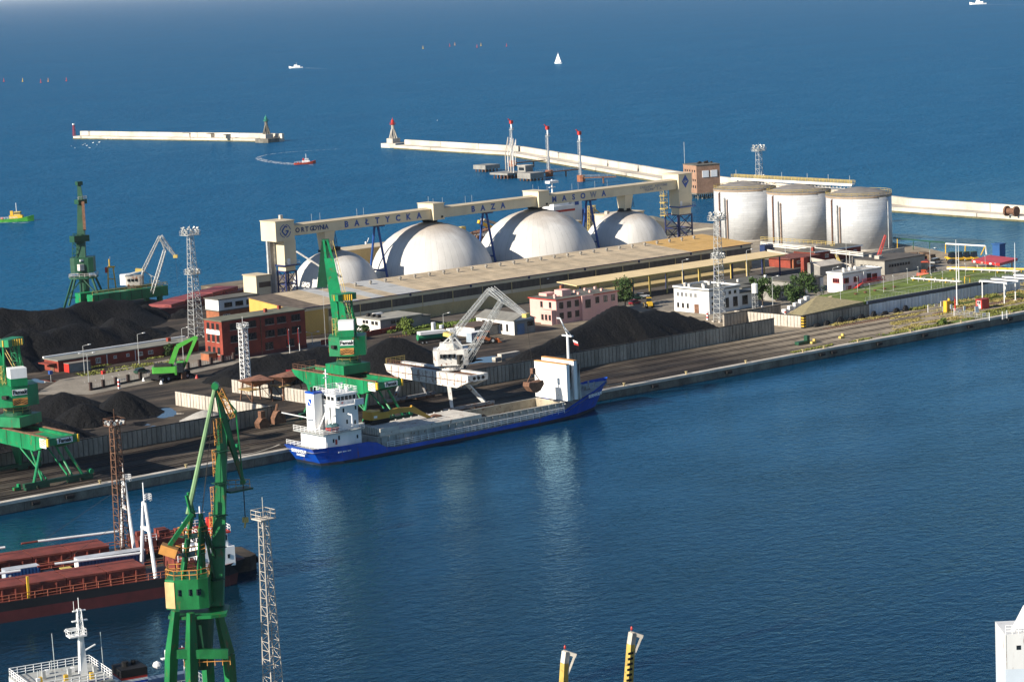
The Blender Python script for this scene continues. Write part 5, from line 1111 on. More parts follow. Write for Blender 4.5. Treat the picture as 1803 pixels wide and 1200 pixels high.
# ---- dark green far crane
dk = thing('portal_crane', 'tall dark green portal crane with upright boom on the far quay', 'crane', (412,706,0)); dc_ = Vector((412.6,706,0))
for a in (-1,1):
    for b in (-1,1): MB().beam(dc_+vr*a*3.2+vd*b*3+Vector((0,0,9.6)), dc_+vr*a*6.3+vd*b*5+Vector((0,0,.3)), .55).build('leg', greend, dk)
    MB().beam(dc_+vr*a*5.2-vd*4.4+Vector((0,0,4)), dc_+vr*a*.4-vd*3+Vector((0,0,9.4)), .35).build('leg_brace', greend, dk); MB().beam(dc_+vr*a*5.2-vd*4.3+Vector((0,0,4)), dc_-vr*a*5.2-vd*4.3+Vector((0,0,4)), .3).build('tie_beam', greend, dk)
octo(dc_, 8.6, 7, 9.6, 10.2).build('platform', greend, dk); MB().rail([dc_+vr*a*4.2+vd*b*3.4+Vector((0,0,10.2)) for a, b in ((-1,-1),(1,-1),(1,1),(-1,1))],1.1,.06,1.6,2,True).build('railing', steelw, dk)
MB().lathe([(1.6,1),(1.6,12)],14,(dc_.x,dc_.y)).build('column', greend, dk); octo(dc_, 7.4, 6, 11.6, 16.4, ch=.2).build('machine_house', greend, dk); MB().cb(dc_-vd*3.3-vr*.2+Vector((0,0,13.4)),1.6,1.6,2).build('operator_cab', steelw, dk); MB().cb(dc_-vd*3.1+vr*.2+Vector((0,0,15.6)),1.3,.5,.6).build('name_plate', white, dk)
def blade2(a, b, wa, wb, ta, tb):
    a = Vector(a); b = Vector(b); d = (b-a).normalized(); nn = vr.cross(d).normalized()
    return MB().loft([[p-vr*w_/2-nn*th/2, p+vr*w_/2-nn*th/2, p+vr*w_/2+nn*th/2, p-vr*w_/2+nn*th/2] for p, w_, th in ((a,wa,ta),(b,wb,tb))])
b0 = onP(144,478,dc_-vd*1.5,vr); b1 = onP(142,355,dc_+vd*3,vr); b2 = onP(139,325,dc_+vd*4,vr)
blade2(b0, b1, 3.0, 1.9, 2, 1.5).build('boom', greend, dk); blade2(b1, b2, 1.7, 1.1, 1.4, .9).build('boom_head', greend, dk); MB().cb(b1, 3.2, 2.6, 1.4).build('head_platform', greend, dk); MB().rail([b1+Vector((-1.6,-1.3,.7)),b1+Vector((1.6,-1.3,.7)),b1+Vector((1.6,1.3,.7))],1,.06,1).build('railing', steelw, dk)
MB().beam(b1+vr*.9-vd*1.2, onP(149,405,dc_-vd*2,vr), .9, .9).build('jib', rusty, dk); MB().cb(onP(140,420,dc_,vr), 5.6, 3, 2.0).build('counterweight', greend, dk); MB().cb(b2+Vector((0,0,.4)), 1.9, 1.6, 1.2).build('head_sheaves', greend, dk)
MB().lattice(onP(137,455,dc_,vr), onP(137,412,dc_,vr), 2.6, 2.2, 5, .12).build('mast_frame', greend, dk)
# ---- foreground crane
fgs = struct(MB().prism([(60,60),(186,60),(186,284),(60,284)], -8, 0).build('near_quay', gm))
fg = thing('portal_crane', 'green foreground portal crane with hooked jib and orange ladders', 'crane', (174.5,276,0)); fcn = Vector((175.2,276,0))
def fp(px, py, off=0.): return onP(px, py, fcn+vd*off, vr)
# portal: four tapering legs, upper ring, tie beams
for a, b, pxs in ((-1,-1,((309,1075),(302,1150),(299,1260))),(1,1,((383,1072),(402,1150),(412,1260))),(-1,1,((352,1075),(364,1150),(372,1260))),(1,-1,((336,1078),(337,1150),(339,1260)))):
    off = -3.2 if b < 0 else 3.2
    pts = [fp(*p, off) for p in pxs]; gpt = pts[1]+(pts[2]-pts[1])*1.0; k = (pts[1].z)/(pts[1].z-pts[2].z); gpt = pts[1]+(pts[2]-pts[1])*k
    MB().beam(pts[0], pts[1], .8, .8, 1.25, 1.25).beam(pts[1], gpt, 1.25, 1.25, 1.0, 1.0).build('leg', fgreen, fg)
    B('bogie', greend, fg, gpt.x-2, gpt.x+2, gpt.y-.6, gpt.y+.6, 0, 1.2)
for off in (-3.2,3.2): MB().beam(fp(304,1150,off), fp(402,1150,off), .7, 1.2).build('tie_beam', fgreen, fg)
zt = fp(340,1078).z
octo(fcn, 7.6, 6.4, zt-.1, zt+.3, ch=.25).build('portal_ring', fgreen, fg); MB().lathe([(1.2,zt-7.5),(1.9,zt-1),(1.9,zt+.2)],16,(fcn.x,fcn.y)).build('slew_column', greend, fg)
MB().rail([fcn+vr*a+vd*b+Vector((0,0,12.4)) for a, b in ((-2,-3),(4,-3))],1.1,.06,1).build('railing', orange, fg)
hz0 = zt+1.1; hz1 = fp(330,1012).z; hc = Vector((fp(333,1040).x, fp(333,1040).y, 0))
octo(hc, 5.6, 5.2, hz0, hz1, ch=.22).build('machine_house', fgreen, fg)
fl = [Vector((p[0],p[1],p[2])) for p in octo(hc, 5.64, 5.24, hz0+.3, hz1-.2, ch=.22).v]
# side bay painted pale orange
ctr = hc-vr*3.0-vd*2.45; e1 = (-vr*.5+vd*.85).normalized()
MB().loft([[hc-vr*2.72-vd*1.95+Vector((0,0,hz0+.2)), hc-vr*1.57-vd*2.55+Vector((0,0,hz0+.2)), hc-vr*1.57-vd*2.68+Vector((0,0,hz0+.2)), hc-vr*2.86-vd*2.06+Vector((0,0,hz0+.2))],
           [hc-vr*2.72-vd*1.95+Vector((0,0,hz1-.3)), hc-vr*1.57-vd*2.55+Vector((0,0,hz1-.3)), hc-vr*1.57-vd*2.68+Vector((0,0,hz1-.3)), hc-vr*2.86-vd*2.06+Vector((0,0,hz1-.3))]]).build('pale_side_door', mat('pale_orange', (.6,.38,.17), .6), fg)
for k in (-.9,.5,1.5): MB().cb(hc+vr*k-vd*2.45+Vector((0,0,(hz0+hz1)/2+.3)), .55,.55,.8).build('window', glass, fg)
MB().rail([hc+vr*a*2.75+vd*b*2.55 +Vector((0,0,hz1)) for a, b in ((-1,-.5),(-.55,-1),(.55,-1),(1,-.5),(1,.6),(-1,.6))],1.2,.06,1.2,2,True).build('roof_railing', orange, fg)
# boom on the far side, tower, lever, stay, jib
bf = fp(381,1066,2.0); bt = fp(393,735,6); rear = fp(379,679,6); tipj = fp(428,847,6)
blade2(bf, bt, 1.9, 1.25, 1.6, 1.0).build('boom', fgreen, fg)
for s in (-.7,.7):
    MB().beam(bt+vd*s, rear, .5, .7, .3, .4).build('jib_rear_arm', fgreen, fg); MB().beam(bt+vd*s, tipj, .55, .8, .3, .4).build('jib_front_arm', fgreen, fg)
MB().rod(rear-vd*.6, rear+vd*.6, .5, 8).build('rear_sheave', fgreen, fg); MB().rod(tipj-vd*.5, tipj+vd*.5, .4, 8).build('tip_sheave', fgreen, fg)
k1 = fp(415,722,6); k2 = fp(421,800,6); MB().rod(rear, k1, .12, 5).rod(k1, tipj, .12, 5).rod(k1, bt.lerp(tipj,.12), .12, 5).rod(k2, bt.lerp(tipj,.5), .1, 5).build('jib_tie', fgreen, fg)
st = fp(331,905,-.5); MB().rod(rear, st, .26, 7, .34).build('stay_rod', mat('pale_green_rod', (.18,.30,.14), .5), fg)
MB().lattice(rear.lerp(bt,.1)+vr*.5, bt+vr*1.3, .7,.7,7,.06).build('ladder_cage', orange, fg)
for py in (760,815,880,925): c = fp(393-(py-735)*.045-8.5, py, 5); MB().lattice(c-Vector((0,0,1.8)), c+Vector((0,0,1.8)), .7,.7,6,.05).build('ladder_cage', orange, fg)
pc = fp(398,862,6); MB().cb(pc+vr*1.5, 3.6,2.2,.25).build('boom_platform', greend, fg); MB().rail([pc-vr*.5+Vector((0,0,.1)), pc+vr*3.2+Vector((0,0,.1))],1.2,.05,1).build('platform_railing', orange, fg)
tw0 = Vector((hc.x,hc.y,hz1)); twt = fp(345,905,0)
for s in (-1,1):
    MB().beam(tw0+vr*(.5+s*1.3)+vd*1, twt+vr*(s*.6)+vd*.3, .55, .7, .4,.5).build('tower_leg', fgreen, fg)
    MB().beam(tw0+vr*(.5+s*1.0)-vd*1.6, twt+vr*(s*.6)-vd*.3, .3).build('tower_leg', fgreen, fg)
for z_ in (.35,.65): c = tw0.lerp(twt,z_); MB().cb(c, 3.0,2.4,.15).build('tower_platform', greend, fg); MB().rail([c+Vector((-1.5,-1.2,.1)),c+Vector((1.5,-1.2,.1)),c+Vector((1.5,1.2,.1)),c+Vector((-1.5,1.2,.1))],1.1,.05,1.4,2,True).build('railing', orange, fg)
lv0 = fp(340,900,0); lv1 = fp(297,962,-1)
for s in (-1.1,1.1): MB().beam(lv0+vd*s, lv1+vd*s, .3,.55).build('lever_arm', fgreen, fg); MB().beam(lv0+vd*s*.9+Vector((0,0,-1)), lv0+vd*s*.9+vr*-.6+Vector((0,0,2.4)), .35).build('lever_head', fgreen, fg)
MB().beam(lv1-vr*.9-vd*1.2+Vector((0,0,.2)), lv1+vr*1.2-vd*1.2+Vector((0,0,-.6)), 1.8, 1.2).build('counterweight', orange, fg)
MB().rod(lv0.lerp(lv1,.5), lv0+Vector((0,0,0)), .2, 6).build('lever_tie', fgreen, fg)
MB().beam(twt+vr*.6, bf.lerp(bt,.22), .35).build('tie_rod', greend, fg); MB().beam(twt+vr*1.0+Vector((0,0,-2)), bf.lerp(bt,.08), .3).build('tie_rod', greend, fg)
for s in (-.3,.3): MB().rod(tipj+vd*s, tipj+vd*s-Vector((0,0,5)), .04, 4).build('hoist_rope', dark, fg); MB().rod(rear+vd*s, tw0+vr*1.0+vd*s, .035, 4).build('hoist_rope', dark, fg)
hk = tipj-Vector((0,0,5.2)); MB().cb(hk, .6,.6,.7).rod(hk-Vector((0,0,.3)), hk-Vector((.2,0,1.1)), .12, 6).build('hook_block', yelf, fg)
for k in range(5): MB().cb(bf.lerp(bt, .15+k*.17)-vd*.85, 1.7,1.7,.12).build('boom_splice', greend, fg)
# ---- two yellow jib heads in the foreground
for i, (pxb, pyb, pxt, pyt) in enumerate(((972,1700,994,1166),(1078,1700,1111,1133))):
    g = G(pxb, pyb); t = thing('mobile_crane', ['yellow crane mast tip with white head, the shorter of two','taller yellow crane mast tip with black ladder stripes and a gull'][i], 'crane', g)
    tp_ = onP(pxt, pyt, g, vr); bs = g+Vector((0,0,2.5))
    MB().beam(bs, tp_, 1.2, 1.1, .62, .6).build('mast', mat('ochre_steel', (.45,.31,.07), .55, var=.35, vs=.6, rust=.15), t); MB().box(g.x-2.5,g.x+2.5,g.y-4,g.y+4,.7,2.6).build('carrier', yelf, t)
    for a in (-1,1):
        for b in (-2.8,0,2.8): MB().rod((g.x+a*2.4,g.y+b,.7),(g.x+a*2.9,g.y+b,.7),.7,12).build('wheel', black, t)
    d = (tp_-bs).normalized()
    hh = tp_+d*1.2; MB().beam(tp_, hh+vr*.1, .6, .6).beam(hh-vr*.2, hh+vr*1.1-Vector((0,0,.5)), .25, .35).beam(hh+vr*1.0-Vector((0,0,.4)), tp_+vr*.35-d*1.2, .2).build('head', concl, t)
    if i:
        for k in range(16): MB().cb(tp_-d*(.8+k*.55)-vd*.55, .62,.14,.22).build('ladder_rung', black, t)
        MB().lattice(tp_-d*9, tp_-d*22, 1.6, 2.2, 8, .12).build('lattice_section', rusty, t)
    MB().lathe([(.09,0),(.12,.2),(.06,.35),(0,.4)],8,(hh.x,hh.y),hh.z+.25).build('top_lamp', redp, t)
# ================================================================== SHIPS
def hull(t, st, up, low, deckm, zl, local=True, yc=0., nm='hull'):
    """st: stations (x, half beam at deck, half beam at waterline, deck z, x shift at waterline)"""
    def sec(s, za, zb):
        x, bd, bw, zd, dx = s
        def P(z, sg):
            f = max(0, min(1, (z-WZ)/(zd-WZ))); b = bw+(bd-bw)*f**1.2; return (x+dx*(1-f), yc+sg*b, z)
        za_ = zd if za is None else za; zs = [za_+(zb-za_)*k/4 for k in range(5)]
        return [P(z, -1) for z in zs]+[P(z, 1) for z in zs[::-1]]
    o = MB().loft([sec(s, None, zl) for s in st], closed=False, cap=False); n = 10
    L = len(st)
    o.f += [tuple(range(n-1,-1,-1)), tuple((L-1)*n+k for k in range(n))]
    for f in list(o.f): pass
    h_ = o.build(nm, up, t, local=local)
    b_ = MB().loft([sec(s, zl, -5.5) for s in st], closed=True, cap=True).build('boot_top', low, t, local=local)
    MB().add([(s[0], yc-s[1]+.12, s[3]-.9 if s[3] > 0 else s[3]-.12) for s in st]+[(s[0], yc+s[1]-.12, s[3]-.9 if s[3] > 0 else s[3]-.12) for s in st],
             [(k, k+1, L+k+1, L+k) for k in range(L-1)]).build('deck', deckm, t, local=local)
    return h_
# ---- blue coaster at the quay
bs = thing('cargo_ship', 'blue hulled coaster with white bridge unloading at the coal quay', 'ship', (304,439.8,WZ))
yc = 439.8
st = [(306.6,5.2,4.4,1.7,2.8),(309.4,5.8,5.2,1.7,1.4),(314,6.2,6.1,1.5,0),(320.5,6.2,6.2,1.4,0),(323,6.2,6.2,.9,0),(325.5,6.2,6.2,-.5,0),(328,6.2,6.2,-.9,0),(350,6.2,6.2,-.9,0),(370,6.2,6.0,-.7,0),(378,6.1,5.2,.2,0),(383,5.7,4.2,1.8,-.4),(388,4.7,2.6,3.0,-1.2),(392.5,3.0,1.2,3.9,-2.6),(395,1.6,.5,4.3,-3.6),(396.6,.2,.1,4.6,-4.6)]
hull(bs, st, hullblue, hulldark, deckg, -1.75, local=False, yc=yc)
text('BORNHOLM', .95, white, bs, (304.75,yc,.75), 'ship_name', rz=-math.pi/2, bold=.03); text('HAMBURG', .62, white, bs, (305.3,yc,-.15), 'home_port', rz=-math.pi/2, bold=.02)
text('BORNHOLM', 1.1, white, bs, (388.6,yc-4.5,1.9), 'bow_name', rz=.33, bold=.02)
for k in range(3): B('hull_mark', white, bs, 312+k*1.5, 313.1+k*1.5, yc-6.25, yc-6.17, .15, .35)
# accommodation
B('poop_house', white, bs, 309.6, 321.2, yc-4.6, yc+4.6, .8, 4.2); B('boat_deck', deckg, bs, 308, 321.6, yc-5.6, yc+5.6, 4.204, 4.4)
MB().rail([(308.1,yc+5.5,4.4),(308.1,yc-5.5,4.4),(321.5,yc-5.5,4.4)],1.1,.05,1.4,3).build('boat_deck_railing', white, bs)
MB().rail([(305.2,yc+5,1.7),(305.2,yc-5,1.7),(309,yc-5.7,1.7)],1.0,.05,1.4,3).build('stern_railing', white, bs)
B('deckhouse', white, bs, 313.8, 321.2, yc-3.8, yc+4.0, 4.4, 9.6); B('wheelhouse', white, bs, 314.2, 321.0, yc-3.7, yc+3.9, 9.9, 12.0)
B('bridge_deck', white, bs, 313.6, 321.5, yc-5.6, yc+5.4, 9.6, 9.9); MB().rail([(313.7,yc+5.3,9.9),(313.7,yc-5.5,9.9),(321.4,yc-5.5,9.9)],1.05,.05,1.2,2).build('bridge_railing', white, bs)
B('wing_bulwark', white, bs, 318.6, 321.5, yc-5.75, yc-5.6, 9.7, 11); B('compass_deck', white, bs, 313.9, 321.3, yc-4, yc+4.2, 12.004, 12.25)
MB().rail([(314,yc-3.9,12.25),(321.2,yc-3.9,12.25),(321.2,yc+4.1,12.25),(314,yc+4.1,12.25)],1.1,.05,1.1,3,True).build('compass_railing', white, bs)
for k in range(5): MB().box(314.7+k*1.25,315.7+k*1.25,yc-3.76,yc-3.68,10.8,11.7).build('bridge_window', glass, bs)
for k in range(5): MB().box(314.12,314.2,yc-3.1+k*1.35,yc-2.1+k*1.35,10.8,11.7).build('bridge_window', glass, bs)
B('red_marker', redp, bs, 316, 316.6, yc-3.83, yc-3.77, 10.1, 10.5)
for x, z in ((316.2,8.2),(320.2,8.4),(319.8,5.2),(317.2,5.6),(313.6,2.6)): B('porthole', glass, bs, x, x+.5, yc-3.86 if z > 4.4 else yc-4.66, yc-3.78 if z > 4.4 else yc-4.58, z, z+.9)
for x in (311.8,319.6): B('porthole', glass, bs, x, x+.5, yc-4.66, yc-4.58, 2.2, 3.0)
B('fire_locker', redp, bs, 312.6, 313.2, yc-4.68, yc-4.58, 1.7, 2.8)
B('funnel', white, bs, 310.6, 313.2, yc+.2, yc+3.2, 4.4, 12.4); B('funnel_top', hullblue, bs, 310.5, 313.3, yc+.1, yc+3.3, 12.404, 12.8); MB().rod((311.3,yc+1.7,12.8),(311.3,yc+1.7,13.8),.3,8).rod((312.4,yc+1.7,12.8),(312.4,yc+1.7,13.6),.25,8).build('exhaust', dark, bs)
B('funnel_emblem', hullblue, bs, 310.5, 310.6, yc+1.1, yc+2.4, 9.8, 11.2); MB().beam((310.48,yc+1.3,10),(310.48,yc+2.2,11),.06,.22).build('emblem_stroke', white, bs)
MB().beam((313.6,yc-1.8,4.5),(313.3,yc-1.8,9.6),.9,.2).build('outside_stair', white, bs); MB().beam((311.4,yc+.0,4.6),(313.4,yc-1.4,9.2),.8,.15).build('outside_stair', white, bs)
lb = MB(); lb.loft([[(310.0+s*4.2,yc-4.4+dy*1.0*k,5.2+dz*k) for dy, dz in ((-1,.5),(-.7,-.4),(.7,-.4),(1,.5))] for s, k in ((0,.2),(.2,.9),(.5,1),(.8,.9),(1,.2))]).build('lifeboat', redp, bs)
MB().loft([[(310.0+s*4.2,yc-4.4+dy*1.0*k,5.72+dz*k) for dy, dz in ((-1.02,0),(1.02,0),(.15,.75),(-.15,.75))] for s, k in ((0,.2),(.25,.9),(.5,1),(.75,.9),(1,.2))]).build('lifeboat_cover', mat('teal_canvas', (.10,.2,.2), .8), bs)
MB().path([(309,yc+1,4.4),(309,yc+1,7.4),(304.6,yc+5.5,8.6)],.14,6).build('provision_crane', white, bs); MB().path([(314,yc-3.2,7.9),(311.5,yc-5.2,7.6),(311.5,yc-5.2,6.4)],.16,6).path([(317.6,yc-3.9,7.8),(318,yc-5.0,7.6),(318,yc-5.0,5)],.16,6).build('davit', white, bs)
mm = MB().rod((316,yc+1.5,12.2),(316,yc+1.5,17.2),.16,7).rod((315.2,yc+1.5,15.4),(316.9,yc+1.5,15.4),.1,6).rod((316,yc+.6,16.2),(316,yc+2.4,16.2),.07,6).rod((318.2,yc-1,12.2),(318.2,yc-1,14),.12,6).cb((318.2,yc-1,14.1),1.9,.25,.25).build('radar_mast', white, bs)
for x, y in ((314.4,yc+3.6),(315.4,yc+3),(314.6,yc-3)): MB().rod((x,y,12.2),(x+.2,y,18.4),.035,4).build('whip_aerial', dark, bs)
MB().lathe([(0,.0),(.35,.1),(.45,.45),(.3,.85),(0,.95)],10,(319.8,yc-1.6),12.3).build('satellite_dome', white, bs)
# the after house is short fore and aft
for ch in bs.children:
    if ch.type == 'MESH' and ch.name.split('.')[0] not in ('hull','boot_top','deck','bow_name'):
        xs = [v.co.x for v in ch.data.vertices]
        if max(xs)+ch.location.x < 18.6: ch.scale.x = .82; ch.location.x = ch.location.x*.82+2.13
# cargo hold: coamings, closed covers aft, open hold, raised covers forward
hx0, hx1 = 324.2, 378.4; hy0, hy1 = yc-5.0, yc+5.0; ct = 1.75
for a in ((hx0,hx1,hy0,hy0+.3),(hx0,hx1,hy1-.3,hy1)): B('coaming', deckg, bs, *a, -1.0, ct)
B('coaming', deckg, bs, hx0, hx0+.3, hy0+.3, hy1-.3, -1, ct); B('coaming', hatchm, bs, hx1-.3, hx1, hy0+.3, hy1-.3, -1, ct)
B('hold_floor', coal, bs, hx0+.3, hx1-.3, hy0+.3, hy1-.3, -4.6, -4.4)
for a, m_ in (((353.8,hx1-.3,hy1-.35,hy1-.305),hatchm),((353.8,hx1-.3,hy0+.305,hy0+.35),hatchm)): B('hold_lining', mat('hold_side', (.38,.33,.24), .85, var=.35, rust=.2), bs, *a, -4.4, ct-.05)
B('hold_lining', mat('hold_side', (.38,.33,.24), .85), bs, 378.0, 378.08, hy0+.35, hy1-.35, -4.4, ct-.05); B('hold_bulkhead', dark, bs, 353.5, 353.7, hy0+.3, hy1-.3, -4.4, ct-.02)
for k in range(26):
    x = hx0+.8+k*2.1; B('coaming_stay', deckg, bs, x, x+.16, hy0-.5, hy0-.002, -.85, ct-.25); 
B('coaming_rail', concl, bs, hx0, hx1, hy0-.35, hy0, ct-.2, ct+.02)
for k in range(4):
    x = 330.2+k*5.85; B('hatch_cover', hatchm, bs, x, x+5.8, hy0-.15, hy1+.15, ct+.02, ct+.75)
for k in range(2): B('stacked_cover', hatchm, bs, 325.0, 330.1, hy0-.1, hy1+.1, ct+.02+k*.85, ct+.82+k*.85)
for k in range(12): B('cover_rib', deckg, bs, 324.9, 325.0, hy0+.2+k*.85, hy0+.5+k*.85, ct+.1, ct+1.6)
for k in range(11): B('cleat', steelw, bs, 330.5+k*2.2, 330.8+k*2.2, hy1+.15, hy1+.4, ct+.1, ct+.9)
heap('cargo_pile', 'dark coal left in the open hold of the blue ship', [(357,439,.6),(361,441,-.4),(368,439,-1.5)], coal, slope=.5, res=.7, cat='coal heap', ymin=hy0+.4, ymax=hy1-.4, xmin=353.9, xmax=377.9) if 0 else MB().lathe([(4.3,-4.4),(3.0,-1.4),(1.5,.6),(0,1.5)],18,(357.6,yc-.8)).build('cargo_remainder', coal, bs)
MB().rail([(326,yc-6.1,-.8),(377.5,yc-6.1,-.6)],1.25,.06,1.9,3).build('side_railing', white, bs); MB().rail([(326,yc+6.1,-.8),(377.5,yc+6.1,-.6)],1.25,.05,1.9,3).build('side_railing', white, bs)
# raised folding covers
rc = B('raised_cover', white, bs, 378.9, 379.8, yc-5.7, yc+5.6, 1.9, 10.3); B('cover_edge', orange, bs, 378.85, 379.9, yc-5.7, yc+5.6, 10.31, 10.5)
B('raised_cover', white, bs, 381.2, 382.1, yc-5.7, yc+5.6, 1.9, 10.9); B('cover_edge', orange, bs, 381.15, 382.2, yc-5.7, yc+5.6, 10.91, 11.1)
for dx, tilt in ((379.95,.5),(380.5,-.3),(382.3,.4),(383.2,-.5)): MB().beam((dx,yc-5.4,1.8),(dx+tilt,yc-5.4,10.2),.3,.5).build('cover_arm', deckg, bs)
for k in range(6):
    for j in range(2): B('cover_pad', deckg, bs, 378.84, 378.9, yc-4.4+k*1.8, yc-4.2+k*1.8, 3.0+j*5.6, 3.2+j*5.6)
# forecastle
MB().add([(383.5,yc-5.2,1.9),(388,yc-4.3,2.7),(392.5,yc-2.7,3.4),(395.8,yc-.3,3.8),(395.8,yc+.3,3.8),(392.5,yc+2.7,3.4),(388,yc+4.3,2.7),(383.5,yc+5.2,1.9)],[tuple(range(8))]).build('forecastle_deck', deckg, bs)
MB().cb((389,yc-1.2,3.3),1.2,1,.9).cb((389,yc+1.2,3.3),1.2,1,.9).cb((386.5,yc,2.9),1.6,2.2,1).rod((391.5,yc-1,3.2),(391.5,yc-1,4.2),.2,6).rod((391.5,yc+1,3.2),(391.5,yc+1,4.2),.2,6).build('windlass', deckg, bs)
MB().rod((385.2,yc+.6,2),(385.2,yc+.6,16),.42,10,.3).build('foremast', white, bs); MB().cb((385.2,yc+.6,15.9),.6,3.4,.3).build('crosstree', white, bs)
MB().rod((385.2,yc+.6,16),(384.2,yc+1.8,20),.16,6).rod((385.2,yc-.7,16),(384.4,yc+1.4,18.6),.08,5).build('topmast', white, bs); MB().rod((384.2,yc+1.8,20),(383.6,yc+2.4,20.1),.2,6).build('masthead_lamp', white, bs)
fl = thing('flag', 'small white and red flag on the foremast of the blue ship', 'flag', (385.2,yc-1.2,14.6))
MB().add([(385.3,yc-1.1,15.1),(385.9,yc-2,14.6),(386.0,yc-2.1,14.1),(385.4,yc-1.2,14.5)],[(0,1,2,3)]).build('white_band', white, fl); MB().add([(385.4,yc-1.2,14.5),(386.0,yc-2.1,14.1),(386.1,yc-2.2,13.6),(385.5,yc-1.3,13.9)],[(0,1,2,3)]).build('red_band', redp, fl)
for i, (a, b) in enumerate((((305.2,yc+5,1.9),(296,QY+.5,.7)),((305.2,yc+4.6,1.9),(292,QY+.5,.7)),((393,yc+2.6,4),(404,QY+.5,.7)),((391,yc+3.4,3.7),(408,QY+.5,.7)),((384,yc+5.4,2.2),(374,QY+.5,.7)))):
    ml = thing('mooring_line', ['stern mooring line of the blue ship to the nearer bollard','long stern mooring line of the blue ship','bow mooring line of the blue ship to the nearer bollard','long bow mooring line of the blue ship','spring line of the blue ship by the raised covers'][i], 'rope', b)
    p, q = Vector(a), Vector(b); MB().path([p.lerp(q, k/6)-Vector((0,0,math.sin(k/6*math.pi)*.5)) for k in range(7)], .05, 4).build('rope', concl, ml)
# ---- finger pier with the two red ships, all slightly turned from the port grid
RZ = math.radians(-12.7); O2 = Vector((223.2,361.4,0)); ex = Vector((math.cos(RZ),math.sin(RZ),0)); ey = Vector((-math.sin(RZ),math.cos(RZ),0))
def L2(x, y, z=0.): return O2+ex*x+ey*y+Vector((0,0,z))
pr = MB().prism([(-130,9.4),(19,9.4),(20.6,10.6),(20.6,17.8),(19,19),(-130,19)], -8, .2).build('finger_pier', gm, local=True); pr.location = O2; pr.rotation_euler = (0,0,RZ); struct(pr)
ty = None
for k in range(5):
    p = L2(20.8, 11.2+k*1.1, -.9)
    if ty is None: ty = MB().lathe([(.3,-.2),(.6,-.2),(.65,0),(.6,.2),(.3,.2),(.3,-.2)],12).build('tyre_fender', black, local=True); tag(ty, 'black tyre fender on the end of the finger pier', 'fender', 'tyre fenders on the pier end')
    o = ty if k == 0 else ty.copy()
    if k: COL.objects.link(o)
    o.location = p; o.rotation_euler = (0, math.pi/2, RZ)
